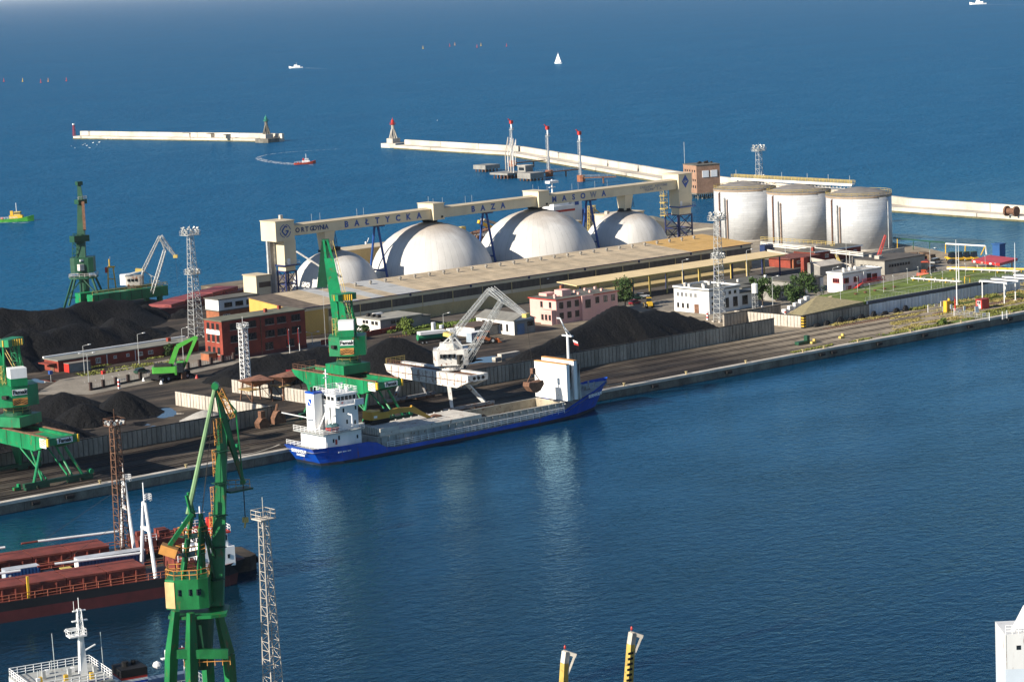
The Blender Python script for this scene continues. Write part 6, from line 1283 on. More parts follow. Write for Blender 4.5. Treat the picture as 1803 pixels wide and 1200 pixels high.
def red_ship(label, y0, kp, sup, sterns):
    t = thing('cargo_ship', label, 'ship', L2(0,y0+4.3,WZ), RZ)
    s_ = [(-128,4.2,4.1,1.0,0),(-60,4.3,4.3,1.0,0),(3,4.3,4.3,1.0,0),(8,4.3,4.1,1.2,0),(12,4.0,3.3,1.6,-.6),(15,3.2,2.0,2.0,-2)]
    s2 = [(x,a,b,z-WZ,d) for x, a, b, z, d in s_]
    def sh(mb): mb.v = [(x,y,z-WZ) for x, y, z in mb.v]; return mb
    up = mat('black_hull', (.012,.012,.014), .45, var=.3, spec=.4); lw = mat('red_boot_top', (.085,.014,.014), .6, var=.3)
    # hull built in local coordinates
    def sec(s, za, zb):
        x, bd, bw, zd, dx = s; out = []
        for sg, zz in [(-1,z) for z in (zd if za is None else za, zb)]+[(1,z) for z in (zb, zd if za is None else za)]:
            f = max(0,min(1,(zz-WZ)/(zd-WZ))); out.append((x+dx*(1-f), sg*(bw+(bd-bw)*f), zz))
        return out
    sh(MB().loft([sec(s,None,-.5) for s in s_])).build('hull', up, t, local=True); sh(MB().loft([sec(s,-.5,-5.5) for s in s_])).build('boot_top', lw, t, local=True)
    sh(MB().add([(s[0],-s[1]+.1,s[3]+.01) for s in s_]+[(s[0],s[1]-.1,s[3]+.01) for s in s_], [(k,k+1,7+k-1,6+k) for k in range(5)])).build('deck', redship, t, local=True)
    for k in range(17):
        xa = -122+k*7.0
        if kp-2.5 < xa+3 < kp+3.5: continue
        if xa+7 > 3: break
        sh(MB().box(xa+.05,xa+6.95,-3.1,3.1,1.0,3.0)).build('coaming', redship, t, local=True)
        sh(MB().box(xa+.1,xa+6.9,-3.3,3.3,3.02,3.35)).build('hatch_cover', redship, t, local=True)
        for j in range(3): sh(MB().box(xa+.5+j*2.3,xa+.7+j*2.3,-3.5,-3.1,1.02,2.8)).build('coaming_stay', redship, t, local=True)
    rl = MB()
    for sd in (-4.2,4.2): rl.rail([(-122,sd,1.0),(8,sd,1.0)],1.1,.07,2.2,2)
    sh(rl).build('railing', mat('rust_red_rail', (.30,.085,.045), .7), t, local=True)
    for xa in (-24,-66): sh(MB().box(xa,xa+.35,-4.0,-3.6,1.0,4.7)).build('boom_crutch', yel, t, local=True)
    # kingpost portal with booms
    for sd in (-1,1): sh(MB().rod((kp,sd*3.6,1),(kp,sd*.5,13.6),.36,9,.26)).build('kingpost_leg', white, t, local=True)
    sh(MB().box(kp-.35,kp+.35,-1.7,1.7,8.8,9.2)).build('kingpost_top', white, t, local=True); sh(MB().rod((kp,0,13.4),(kp,0,17),.1,6)).build('topmast', white, t, local=True); sh(MB().rail([(kp+.9+.7*math.cos(k),.6+.7*math.sin(k),13.6) for k in range(6)],1.1,.05,2,3,True)).build('crow_nest', white, t, local=True)
    for sd, zz in ((1.2,4.9),):
        sh(MB().rod((kp-.8,sd,4.6),(kp-16,sd*1.1,zz),.22,8)).build('cargo_boom', white, t, local=True); sh(MB().rod((kp-16,sd*1.1,zz),(kp-19,sd*1.1,zz),.18,8)).build('boom_tip', redship, t, local=True)
        sh(MB().rod((kp-40,sd,4.8),(kp-22,sd,4.7),.22,8)).build('cargo_boom', white, t, local=True)
        sh(MB().rod((kp-15,sd*1.1,4.9),(kp,0,13),.03,3)).build('topping_wire', dark, t, local=True)
    sh(MB().box(2.6,5.6,-3.8,3.8,1.2,3.2).box(3.6,4.6,-3,-2,3.2,4.2).box(3.6,4.6,1,2,3.2,4.0)).build('winch_deck', redship, t, local=True); sh(MB().rail([(2.6,-3.8,3.2),(5.6,-3.8,3.2)],1.1,.06,1)).build('winch_railing', white, t, local=True)
    if sup:
        sh(MB().box(6.2,13,-3.8,3.8,1.2,4.6)).build('deckhouse', white, t, local=True); sh(MB().box(6.8,12,-3.4,3.4,4.6,7.0)).build('upper_house', white, t, local=True); sh(MB().box(6.4,12.4,-3.8,3.8,7.004,7.3)).build('bridge_roof', redp, t, local=True)
        for k in range(5): sh(MB().box(6.72,6.8,-3.0+k*1.3,-2.2+k*1.3,5.7,6.6)).build('bridge_window', glass, t, local=True)
        for k in range(5): sh(MB().box(7.1+k*1.0,7.8+k*1.0,-3.5,-3.4,5.7,6.6)).build('bridge_window', glass, t, local=True)
        for k in range(4): sh(MB().box(6.8+k*1.6,7.2+k*1.6,-3.9,-3.8,2.6,3.3)).build('porthole', glass, t, local=True)
        sh(MB().rail([(6.4,-3.8,7.3),(12.4,-3.8,7.3),(12.4,3.8,7.3),(6.4,3.8,7.3)],1,.05,1.3,2,True)).build('railing', white, t, local=True); sh(MB().box(9.8,11.6,-1.2,1.2,7.3,9.2)).build('funnel', redp, t, local=True); sh(MB().rod((8.4,0,7.3),(8.4,0,11.5),.13,6).rod((7.6,0,10.4),(9.3,0,10.4),.07,5)).build('radar_mast', white, t, local=True)
    else:
        sh(MB().box(6,13,-3.4,3.4,1.4,3.0)).build('forecastle', redship, t, local=True); sh(MB().rail([(6,-3.4,3.0),(13,-3.4,3.0),(14.5,0,3.0)],1.1,.06,1.4)).build('forecastle_railing', redship, t, local=True); sh(MB().box(7,9,-1.4,-.2,3.0,4.2).box(7,9,.4,1.6,3.0,4.2).box(10.5,11.5,-1,1,3.0,3.8)).build('windlass', redship, t, local=True)
    return t
red_ship('red decked cargo ship with white wheelhouse moored nearer the foreground crane', .3, -1.5, True, 1)
red_ship('red decked cargo ship moored on the far side of the finger pier', 19.6, 1.5, False, 0)
def container(label, p, rz, L_, m_, em):
    t = thing('shipping_container', label, 'container', p, rz); MB().box(0,L_,0,2.44,.12,2.7).build('body', m_, t, local=True); MB().box(-.05,-.004,.05,2.39,.15,2.65).build('door_end', em, t, local=True); MB().box(-.02,L_+.02,-.02,2.46,2.704,2.78).build('roof', mat('container_roof', (.45,.47,.5), .5), t, local=True)
    n = int(L_/.6)
    for k in range(n): MB().box(k*L_/n+.1,k*L_/n+.35,-.05,-.002,.25,2.6).build('rib', m_, t, local=True)
    return t
bl = mat('container_blue', (.02,.085,.24), .5, var=.2); nv = mat('container_navy', (.012,.03,.10), .5, var=.2)
c1 = container('bright blue shipping container on the finger pier', L2(-23.6,14.6,.2), RZ, 6.1, bl, mat('container_pale', (.4,.46,.52), .6)); MB().box(.5,.9,-.08,-.05,1,1.9).build('stencil_plate', white, c1, local=True)
container('long navy shipping container with white end on the finger pier', L2(-10.6,14.8,.2), RZ, 12.2, nv, white)
for i, (x, y) in enumerate(((-13.4,15.4),(-16.6,15))):
    t = thing('equipment_crate', ['dark equipment crate with yellow lid on the finger pier','dark low equipment crate between the pier containers'][i], 'crate', L2(x,y,.2), RZ); MB().box(0,1.8,0,1.6,0,1.2).build('crate_body', mat('dark_crate', (.05,.045,.03), .7), t, local=True); MB().box(-.05,1.85,-.05,1.65,1.204,1.35).build('lid', yelf if i == 0 else grey_r, t, local=True)
# ---- white ship in the lower left
ws = thing('work_ship', 'white ship with tall white mast and striped funnel beside the foreground crane', 'ship', (169.2,296.9,WZ), RZ); wl = Vector((169.2,296.9,WZ))
def W(mb, nm, m_): return mb.build(nm, m_, ws, local=True)
def wz(z): return z-WZ-2.9
def wm_(z): return z-WZ-1.6
W(MB().loft([[(x,-b,wz(4.2)),(x,-b*.9,-3),(x,b*.9,-3),(x,b,wz(4.2))] for x, b in ((-26,.3),(-20,3.4),(-10,5.2),(14,5.2),(24,4.8))]), 'hull', mat('hull_navy', (.01,.03,.09), .4)); W(MB().box(-9,9,-4.8,4.8,wz(4.2),wz(7.6)), 'deckhouse', white)
W(MB().box(-8.6,2.2,-4.6,4.6,wz(7.6),wz(10.6)), 'wheelhouse', white); W(MB().box(-9,2.6,-5,5,wz(10.604),wz(10.85)), 'top_deck', deckg)
W(MB().rail([(-8.9,-4.9,wz(10.85)),(2.5,-4.9,wz(10.85)),(2.5,4.9,wz(10.85)),(-8.9,4.9,wz(10.85))],1.1,.05,1.1,3,True), 'top_railing', white)
for k in range(7): W(MB().box(-8.2+k*1.1,-7.4+k*1.1,-4.68,-4.6,wz(9.2),wz(10.1)), 'bridge_window', glass)
for k in range(7): W(MB().box(-8.68,-8.6,-4+k*1.15,-3.2+k*1.15,wz(9.2),wz(10.1)), 'bridge_window', glass)
W(MB().beam((0,0,wz(10.8)),(0,0,wm_(15)),1.2,1.0,.7,.6), 'mast_base', white); W(MB().lattice((0,0,wm_(15)),(0,0,wm_(18.6)),.8,.5,5,.07), 'mast_lattice', white); W(MB().cb((-.6,0,wm_(15)),2.4,1.8,.15).cb((0,0,wm_(17)),2.2,.5,.12).cb((0,0,wm_(18.4)),1.8,.4,.12).cb((-1,.4,wm_(15.8)),2.2,.2,.25).rod((0,0,wm_(18.6)),(0,0,wm_(20.2)),.05,4).rod((-.7,0,wm_(18.4)),(-.7,0,wm_(19.8)),.03,4), 'radar_platforms', white)
W(MB().rail([(-1.8,-.9,wm_(15.1)),(.6,-.9,wm_(15.1)),(.6,.9,wm_(15.1)),(-1.8,.9,wm_(15.1))],.8,.04,.9,2,True), 'mast_railing', white)
for x, y, h_ in ((-4.2,-1,6.6),(3.2,1,5.2),(-7.2,-3,2.4),(-6,0,1.6),(-3.6,2.5,2)): W(MB().rod((x,y,wz(10.8)),(x-.1*h_/6,y,wz(10.8+h_)),.05,4), 'whip_aerial', steel)
W(MB().rod((0,-.3,wz(14)),(-4.8,-3,wz(10.9)),.025,3).rod((0,.3,wz(14)),(4.6,3,wz(8.4)),.025,3), 'stay_wire', steel)
W(MB().box(4.8,8.4,-1.9,1.9,wz(7.6),wz(9.6)), 'funnel', hullblue)
for k, m_ in enumerate((redp, white, hullblue, white, redp)): W(MB().box(4.74,8.46,-1.96,1.96,wz(8.1+k*.34),wz(8.44+k*.34)-.004), 'funnel_band', m_)
text('W', .9, hullblue, ws, L2(0,0,0)*0+wl+Vector((0,0,0)), 'funnel_letter') if 0 else None
W(MB().box(4.7,8.5,-2,2,wz(9.81),wz(10.9)).rod((6,0,wz(10.9)),(6,0,wz(11.6)),.5,8).rod((7.4,.6,wz(10.9)),(7.4,.6,wz(11.4)),.35,8), 'funnel_top', black)
W(MB().loft([[(1.5+s*3.6,-4+a*1.0*k,wz(8.5)+b*k) for a, b in ((-1,.3),(-.7,-.6),(.7,-.6),(1,.3),(.5,1),(-.5,1))] for s, k in ((0,.25),(.2,.9),(.8,.9),(1,.25))]), 'lifeboat', orange)
W(MB().path([(2.6,-3.2,wz(7.6)),(2.6,-3.4,wz(10.4)),(3.4,-4.4,wz(10.2))],.22,6), 'davit', white)
W(MB().rod((12,0,wz(7.6)),(12,0,wz(12.2)),.3,8,.2).cb((12,0,wz(11)),1.4,.8,.15), 'after_mast', white); W(MB().lathe([(0,-.6),(.5,-.35),(.65,0),(.5,.4),(0,.65)],10,(10.4,-.6),wz(10.4)), 'satellite_dome', white); W(MB().box(9,16,-4.4,4.4,wz(4.2),wz(7.6)), 'after_house', mat('slate_blue', (.1,.15,.22), .6)); W(MB().rail([(9,-4.3,wz(7.6)),(16,-4.3,wz(7.6)),(16,4.3,wz(7.6))],1.1,.05,1.2), 'after_railing', steel)
fl = thing('ensign', 'red ensign with blue cross on the white ship', 'flag', wl+Vector((13.4,-3.2,wz(11.6))), RZ); MB().box(-.9,.9,-.02,.02,-.6,.6).build('field', redp, fl, local=True); MB().box(-.92,.92,-.04,.04,-.12,.12).box(-.4,-.16,-.041,.041,-.6,.6).build('cross', white, fl, local=True)
W(MB().rod((14.6,0,wz(7.6)),(14.4,0,wz(12.4)),.06,4), 'ensign_staff', white)
for k in range(9):
    a_ = 2*math.pi*k/9; W(MB().box(-7.8+k*1.1,-7.3+k*1.1,-3.6+(k*37%7),-3.0+(k*37%7),wz(10.85),wz(11.5+.25*(k%3))), 'deck_locker', [white, yel, steel][k%3])
W(MB().box(-8.5,2.1,-4.6,-4.55,wz(10.87),wz(10.95)), 'blue_coaming', hullblue); W(MB().rod((-7.6,-4.2,wz(10.85)),(-7.6,-4.2,wz(12.2)),.08,5).cb((-7.6,-4.4,wz(12.3)),.5,.5,.4), 'searchlight', white)
W(MB().box(-9,-8.9,-5,5,wz(7.6),wz(10.7)), 'wing_screen', white); W(MB().rail([(-11,-5,wz(7.6)),(-9,-5,wz(7.6))],1.1,.05,1), 'wing_railing', white)
for k in range(4): W(MB().box(3.2+k*.01,3.6,-4.6+k*2.2,-4.2+k*2.2,wz(7.6),wz(8.6)), 'vent_cowl', white)
W(MB().path([(1,4.2,wz(10.85)),(1,4.2,wz(12.6)),(3.4,4.6,wz(13.4))],.12,6), 'deck_crane', white)
# ---- white ship stern at the lower right
wr = thing('ferry', 'white sided ship corner with railing at the lower right', 'ship', (264.2,214.3,WZ-.8), AZ-math.pi/2)
MB().box(0,34,0,7,-3,6.7).build('lower_hull', mat('pale_blue_side', (.50,.56,.62), .5, var=.05), wr, local=True); MB().box(0,34,0,7,6.704,11.6).build('upper_side', mat('ferry_white', (.6,.6,.59), .5, var=.1, stretch=.2, rust=.04), wr, local=True)
MB().ext([(1.2,11.604),(6,11.604),(6,15),(3.0,15)], 'y', 1.2, 2.2).build('side_screen', white, wr, local=True); MB().box(5.4,20,2.4,6.6,11.604,14.4).build('accommodation', white, wr, local=True); MB().box(6.2,6.9,2.3,2.4,12.0,13.8).build('door', redp, wr, local=True)
MB().rail([(.1,.1,11.6),(33.9,.1,11.6)],1.2,.05,.9,3).build('railing', white, wr, local=True)
for k in range(9): MB().box(k*3.6+.1,k*3.6+.16,-.03,-.002,6.8,11.5).build('plate_seam', deckg, wr, local=True)
for k in range(3): MB().box(1.5+k*1.4,2.1+k*1.4,-.04,-.003,9.4,10.0).build('porthole', glass, wr, local=True)
# ---- ships moored behind the terminal
rb = thing('bulk_carrier', 'dark red bulk carrier lying beyond the coal stockpile', 'ship', (411.5,662.2,WZ), math.radians(28))
def rbz(mb): mb.v = [(x,y,z-WZ) for x, y, z in mb.v]; return mb
rbz(MB().loft([[(x,6-b,z),(x,6-b*.92,-4),(x,6+b*.92,-4),(x,6+b,z)] for x, b, z in ((1,.4,3),(5,3.4,2.2),(12,5.4,1.6),(20,5.7,1.4),(60,5.7,1.4))])).build('hull', mat('dark_red_hull', (.085,.016,.02), .5), rb, local=True)
for k in range(5): rbz(MB().box(13+k*9,21.6+k*9,2,10,1.41,2.5+.15*(k%2))).build('hatch_cover', mat('pinkish_red', (.22,.042,.04), .6, var=.3), rb, local=True)
rbz(MB().rail([(8,1.4,1.6),(58,.6,1.4)],1,.05,2)).build('railing', redship, rb, local=True)
pm_ = thing('yellow_mast', 'yellow lattice goalpost mast with red flag behind the coal stockpile', 'mast', (414,708,0))
q0 = onY(192,500,708); q1 = onY(203,500,708); q2 = onY(190,470,708); q3 = onY(199,470,708)
MB().rod((q0.x-.6,708,0),q2,.22,6).rod((q1.x+.6,708,0),q3,.22,6).rod(q2,q3+Vector((.6,0,0)),.3,6).rod(q0.lerp(q2,.3),q1.lerp(q3,.3),.18,6).rod(q2.lerp(q3,.3),q2.lerp(q3,.3)+Vector((0,0,2.6)),.2,6).build('mast_frame', yel, pm_); MB().rod(q2.lerp(q3,.5),q2.lerp(q3,.5)+Vector((0,0,3.4)),.05,4).build('aerial', steel, pm_)
MB().cb(q2+Vector((-.7,0,-.9)),.9,.1,1.8).build('flag', redp, pm_)
wm = thing('bulk_carrier', 'white superstructure ship with black and white funnel moored behind the domes', 'ship', (640,738,WZ))
p_ = lambda x, y, Y=736.: onY(x, y, Y)
a = p_(950,405); b = p_(1032,400)
hull(wm, [(560,8,7.6,3.4,0),(640,8,8,3.4,0),(664,7,5,4,0)], mat('white_hull', (.6,.6,.58), .5), hulldark, deckg, -.5, False, 737.)
z1 = p_(990,362,730).z; X1 = p_(975,375,730).x; X2 = p_(1012,375,730).x
B('superstructure', white, wm, X1, X2, 730, 742, 3.2, z1); B('bridge', white, wm, X1+1, X2-2, 731, 741, z1, z1+3); B('red_band', redp, wm, X1-.1, X2+.1, 729.9, 730, z1-2.4, z1-1.6)
B('funnel', white, wm, X2+.6, X2+5.6, 732, 738, 3.2, z1+3.2); B('funnel_top', black, wm, X2+.3, X2+6, 731.6, 738.4, z1+3.21, z1+4.4); B('funnel_emblem', blue_letter, wm, X2+2, X2+4, 731.9, 732, z1-.6, z1+1.6)
MB().rod((X1+4,735,z1+3),(X1+4,735,z1+10),.3,6).cb((X1+4,735,z1+7),3,.5,.3).cb((X1+4,735,z1+9),4.6,2.6,.9).build('radar_mast', white, wm)
for k in range(7): MB().rod((X1-14+k*2.2,733,3.4),(X1-14+k*2.2,733,8+(k%3)*1.6),.15,5).build('vent_post', white, wm)
B('deck_house', mat('blue_roof', (.05,.1,.4), .5), wm, X2+6.5, X2+11, 731, 739, 3.4, 8.2)
yg = thing('ship_loader', 'yellow lattice ship loader frame behind the diamond tower dome', 'loader', p_(1043,400,724)*1.); yg.location.z = 0; c = yg.location
for s in (-1,1): MB().lattice((c.x+s*1.6,724,0),(c.x+s*1.2,724,p_(1043,362,724).z),1.2,.9,9,.12).build('mast_frame', yelf, yg)
MB().beam((c.x+1.6,724,p_(1048,368,724).z),(c.x+10,722,2),.4).beam((c.x+1.6,724,p_(1048,380,724).z),(c.x+6,722,1),.3).build('strut', yelf, yg)
sl_ = thing('scrap_loader', 'yellow conveyor head over brown lattice scrap structure between the domes', 'loader', p_(838,415,718)*1.); sl_.location.z = 0; c = sl_.location
zc = p_(838,408,718).z
MB().lattice((c.x-6,718,zc-3),(c.x+9,718,zc-1),4,4,9,.22).build('lattice_bridge', rusty, sl_); MB().beam((c.x-2,716,zc-2),(c.x+9,716,zc-4),2.2,2.0).build('side_plate', rusty, sl_); MB().beam((c.x-1,715,zc+4),(c.x+9,715,zc-.6),1.2,1.2).build('conveyor_head', yel, sl_); MB().beam((c.x+1,715,zc+4.6),(c.x+10,715,zc+1.6),2,.8).build('belt_cover', concl, sl_)
B('operator_cab', yelf, sl_, c.x-7.5, c.x-5.4, 717, 719, zc-.5, zc+2.6)
for xa in (c.x-5,c.x+8): B('leg', rusty, sl_, xa-.5, xa+.5, 717.5, 718.5, 0, zc-2)
wmst = thing('moored_vessel', 'white mast and orange boom of a vessel behind the first domes', 'ship', p_(646,462,728)*1.); wmst.location.z = WZ; c = wmst.location; z_ = p_(646,425,728).z
hull(wmst, [(c.x-8,3,2,2,0),(c.x+4,4,3.8,2,0),(c.x+26,4,3.8,2,0)], hullblue, hulldark, deckg, -1, False, 728); MB().rod((c.x,728,2),(c.x,728,z_),.35,8).cb((c.x+.6,728,z_*.55),3,2,.3).rod((c.x+.2,728,z_-1),(c.x+1.4,728,z_+1.2),.12,5).build('mast', white, wmst); MB().rail([(c.x-1,727,z_*.56),(c.x+2.2,727,z_*.56)],1,.08,1).build('railing', white, wmst)
MB().beam((c.x-.8,726.5,z_*.72),(c.x+12,726.5,z_*.86),.9,1.1).build('cargo_boom', orange, wmst); B('deck_house', white, wmst, c.x-2.4, c.x+3, 726, 730, 2, z_*.4)
# ---- boats out on the water
def boat(label, px, py, L_, hm, rz, kind, name='tug_boat'):
    p = G(px, py, WZ); t = thing(name, label, 'boat', p, rz)
    def b_(mb, nm, m_): return mb.build(nm, m_, t, local=True)
    W_ = L_*.27; hh = L_*.075
    b_(MB().loft([[(x*L_,-w_*W_/2,z*hh),(x*L_,-w_*W_*.35,-.8),(x*L_,w_*W_*.35,-.8),(x*L_,w_*W_/2,z*hh)] for x, w_, z in ((-.5,.8,1),(-.3,1,.9),(.1,1,1.1),(.35,.75,1.6),(.5,.06,2.1))]), 'hull', hm)
    if kind == 'tug':
        b_(MB().box(-.12*L_,.22*L_,-W_*.3,W_*.3,hh,hh+L_*.09), 'deckhouse', yel if hm is lgreen else white); b_(MB().box(.0,.17*L_,-W_*.25,W_*.25,hh+L_*.09,hh+L_*.18), 'wheelhouse', yelf if hm is lgreen else white); b_(MB().box(.005*L_,.175*L_,-W_*.26,W_*.26,hh+L_*.125,hh+L_*.155), 'window_band', glass)
        b_(MB().box(-.1*L_,-.03*L_,-W_*.1,W_*.1,hh+L_*.09,hh+L_*.2), 'funnel', redp if hm is not lgreen else yel); b_(MB().rod((.06*L_,0,hh+L_*.18),(.06*L_,0,hh+L_*.4),L_*.008,5).rod((.06*L_,-W_*.15,hh+L_*.31),(.06*L_,W_*.15,hh+L_*.31),L_*.006,5), 'mast', white); b_(MB().cb((-.32*L_,0,hh*1.2),L_*.06,L_*.08,hh*.8), 'towing_winch', redp)
        b_(MB().rail([(-.48*L_,-W_*.38,hh),(.1*L_,-W_*.48,hh*1.1)],.9,.05,1.5), 'railing', white)
    elif kind == 'sail':
        b_(MB().rod((0,0,hh),(0,0,L_*1.25),.08,5), 'mast', white); b_(MB().add([(-.02*L_,.05,hh*2),(-.42*L_,.35,hh*2.2),(-.2*L_,.42,L_*.7),(-.01*L_,.05,L_*1.22)],[(0,1,2,3),(3,2,1,0)][:1]), 'mainsail', white); b_(MB().add([(.03*L_,0,hh*2),(.45*L_,.1,hh*1.8),(.02*L_,.1,L_*1.1)],[(0,1,2)]), 'jib_sail', white); b_(MB().box(-.2*L_,.1*L_,-W_*.25,W_*.25,hh,hh*1.6), 'cabin', white)
    else:
        b_(MB().box(-.3*L_,.15*L_,-W_*.35,W_*.35,hh,hh+L_*.1), 'cabin', white); b_(MB().box(-.1*L_,.12*L_,-W_*.3,W_*.3,hh+L_*.1,hh+L_*.17), 'wheelhouse', white); b_(MB().box(.1*L_,.155*L_,-W_*.3,W_*.3,hh+L_*.04,hh+L_*.08), 'windscreen', glass); b_(MB().rod((-.05*L_,0,hh+L_*.17),(-.05*L_,0,hh+L_*.32),.12,5), 'mast', white)
    return t
redhull = mat('tug_red', (.5,.06,.02), .5)
boat('red and white pilot tug turning in the harbour entrance', 537, 289, 12.5, redhull, math.radians(-28), 'tug')
boat('green tug with yellow wheelhouse leaving the left edge', 26, 390, 18, lgreen, math.radians(-42), 'tug')
boat('white sailing yacht on the open sea', 983, 112, 10, white, math.radians(105), 'sail', 'sailing_yacht')
boat('small white motor boat with a short wake on the open sea', 521, 120, 17, white, math.radians(140), 'motor', 'motor_boat')
boat('white passenger boat far out at the top of the view', 1722, 8, 34, white, math.radians(130), 'motor', 'passenger_boat')
foam = bpy.data.materials.new('foam'); foam.use_nodes = True; n_ = foam.node_tree.nodes; l_ = foam.node_tree.links
fb = n_['Principled BSDF']; fb.inputs['Base Color'].default_value = (.75,.8,.83,1); fb.inputs['Roughness'].default_value = .8
tcx = n_.new('ShaderNodeNewGeometry'); fz = n_.new('ShaderNodeTexNoise'); fz.inputs['Scale'].default_value = .55; fz.inputs['Detail'].default_value = 8; fz.inputs['Roughness'].default_value = .7; l_.new(tcx.outputs['Position'], fz.inputs['Vector'])
fr = n_.new('ShaderNodeMapRange'); fr.inputs[1].default_value = .46; fr.inputs[2].default_value = .66; fr.inputs[4].default_value = .85; l_.new(fz.outputs[0], fr.inputs[0]); l_.new(fr.outputs[0], fb.inputs['Alpha'])
def wake(pts):
    """broken foam trail lying on the water: (px, py, half width m)"""
    P = [(G(a, b, WZ+.05), w_) for a, b, w_ in pts]; vs = []; n = len(P)
    for i, (p, w_) in enumerate(P):
        d = (P[min(i+1,n-1)][0]-P[max(i-1,0)][0]).normalized(); nr = Vector((-d.y,d.x,0)); vs += [p+nr*w_, p-nr*w_]
    o = MB().add(vs, [(2*i,2*i+1,2*i+3,2*i+2) for i in range(n-1)]).build('wake_foam', foam); o['kind'] = 'stuff'; o['label'] = 'broken white foam trail behind a boat'; o['category'] = 'wake'
wake([(530,289,3.2),(515,289,4.4),(497,287,4.0),(478,285,3.2),(462,282,2.6),(455,279,2.0),(456,276,1.1),(470,272.5,1.0),(500,268.5,.9),(540,265.5,.7),(600,262,.4)])
wake([(545,290,1.2),(552,291,.6)]); wake([(524,120,2.6),(540,120,2.4),(556,120.4,1.6),(575,121,.6)]); wake([(1730,8,4),(1755,8.5,3.5),(1785,9,2.4),(1803,9,2)]); wake([(0,391.5,1.2),(20,392,1.6),(46,392,1.3),(52,391,.8)])
# ================================================================== MACHINES AND VEHICLES
def wheels(t, xs, ys, r, w_, z=None, m_=black):
    for x in xs:
        for y in ys:
            s = -1 if y < 0 else 1; o = MB().rod((x,y-w_/2,r),(x,y+w_/2,r),r,12).build('wheel', m_, t, local=True); MB().rod((x,y+s*(w_/2+.002),r),(x,y+s*(w_/2+.02),r),r*.5,8).build('rim', steel, o, local=True)
def car(label, px, py, m_, rz, van=False):
    t = thing('parked_car', label, 'car', G(px, py), rz)
    pr = [(-2.1,.35),(-2.15,.9),(-1.7,1.0),(-1.2,1.0),(1.0,.95),(1.9,.8),(2.1,.6),(2.1,.35)]
    MB().ext(pr, 'y', -.85, .85).build('body', m_, t, local=True)
    cp = [(-1.8,.98),(-1.55,1.5),(.3,1.5),(1.0,.96)] if not van else [(-2.05,.98),(-2.0,1.85),(.9,1.85),(1.6,.9)]
    MB().ext(cp, 'y', -.76, .76).build('cabin_glass', glass, t, local=True)
    MB().box(cp[1][0]+.05,cp[2][0]-.02,-.7,.7,cp[1][1]+.004,cp[1][1]+.06).build('roof', m_, t, local=True)
    wheels(t, (-1.35,1.35), (-.78,.78), .33, .2)
    for y in (-.6,.6): MB().box(2.08,2.13,y-.18,y+.18,.6,.75).build('headlight', white, t, local=True)
silver = mat('car_silver', (.45,.47,.47), .35, .4); cargreen = mat('car_green', (.02,.06,.04), .35); carred = mat('car_red', (.3,.02,.03), .35); carblk = mat('car_black', (.015,.015,.02), .35); carwht = mat('car_white', (.7,.7,.68), .35)
for a in (('dark green car parked beside the green excavator',250,657,cargreen,.1),('silver estate car parked beside the concrete hall',1648,464,silver,.15,True),('small red car parked beside the silver estate',1631,465,carred,-.5),('black car parked in front of the yellow carriers',1677,464,carblk,.2),('white car parked under the canopy by the round tree',1131,524,carwht,-.3),('dark teal car beside the white car under the canopy',1121,527,cargreen,-.3),('white van beside the white workshop',1330,526,carwht,.6,True),('white car behind the tree at the workshop',1328,530,silver,.3),('dark van near the brown machine hall',1640,478,carblk,.1,True),('white bus nosing in at the far right',1797,498,carwht,1.2,True),('red car in the shade below the pink office tree',1118,536,carred,.2)): car(*a)
# green material handler on its gantry base
mh = thing('material_handler', 'bright green material handler with long raised arm on the coal yard', 'excavator', G(300,668)); c = Vector(mh.location)
def pt(px, py): return onP(px, py, c, vr)
B('undercarriage', black, mh, c.x-4.8, c.x+4.8, c.y-2.2, c.y+2.2, .7, 2.0); wheels(mh, (-3.8,-2,2,3.8), (-2.1,2.1), .75, .6)
for a in (-1,1):
    for b in (-1,1): MB().beam(c+Vector((a*4.2,b*1.8,1.4)), c+Vector((a*5.4,b*4.2,.5)), .5).build('outrigger', black, mh); MB().lathe([(.5,0),(.4,.3),(.2,.9),(0,.9)],8,(c.x+a*5.4,c.y+b*4.2)).build('outrigger_foot', signm if a < 0 else redp, mh)
hb = pt(277,653); hz = hb.z
MB().lathe([(1.4,1.8),(1.4,hz-1)],12,(c.x,c.y)).build('pedestal', black, mh)
octo(c-vr*1.2, 6.4, 3.4, hz-1, hz+1.2, ch=.06).build('upper_body', lgreen, mh); octo(c-vr*1.6, 4.6, 2.6, hz+1.2, hz+1.9, ch=.05).build('engine_deck', dark, mh)
octo(c+vr*3.0-vd*.9, 1.8, 1.8, hz-.4, hz+2.2, ch=.1).build('cab', glass, mh); octo(c+vr*3.0-vd*.9, 1.9, 1.9, hz+2.21, hz+2.4, ch=.1).build('cab_roof', lgreen, mh)
b0 = c+Vector((0,0,hz+.6)); b1 = pt(312,610); b2 = pt(346,592); b3 = pt(321,653)
MB().beam(b0, b1, .9, 1.3, .8, 1.2).beam(b1, b2, .8, 1.2, .5, .6).build('boom', lgreen, mh); MB().beam(b2, b3, .6, .9, .4, .5).build('stick', lgreen, mh); MB().rod(b0+vr*1.5, b1, .16, 6).build('boom_cylinder', steel, mh)
MB().cb(b3-Vector((0,0,1)), 1.4, 1.4, 1.8).build('grab', rusty, mh)
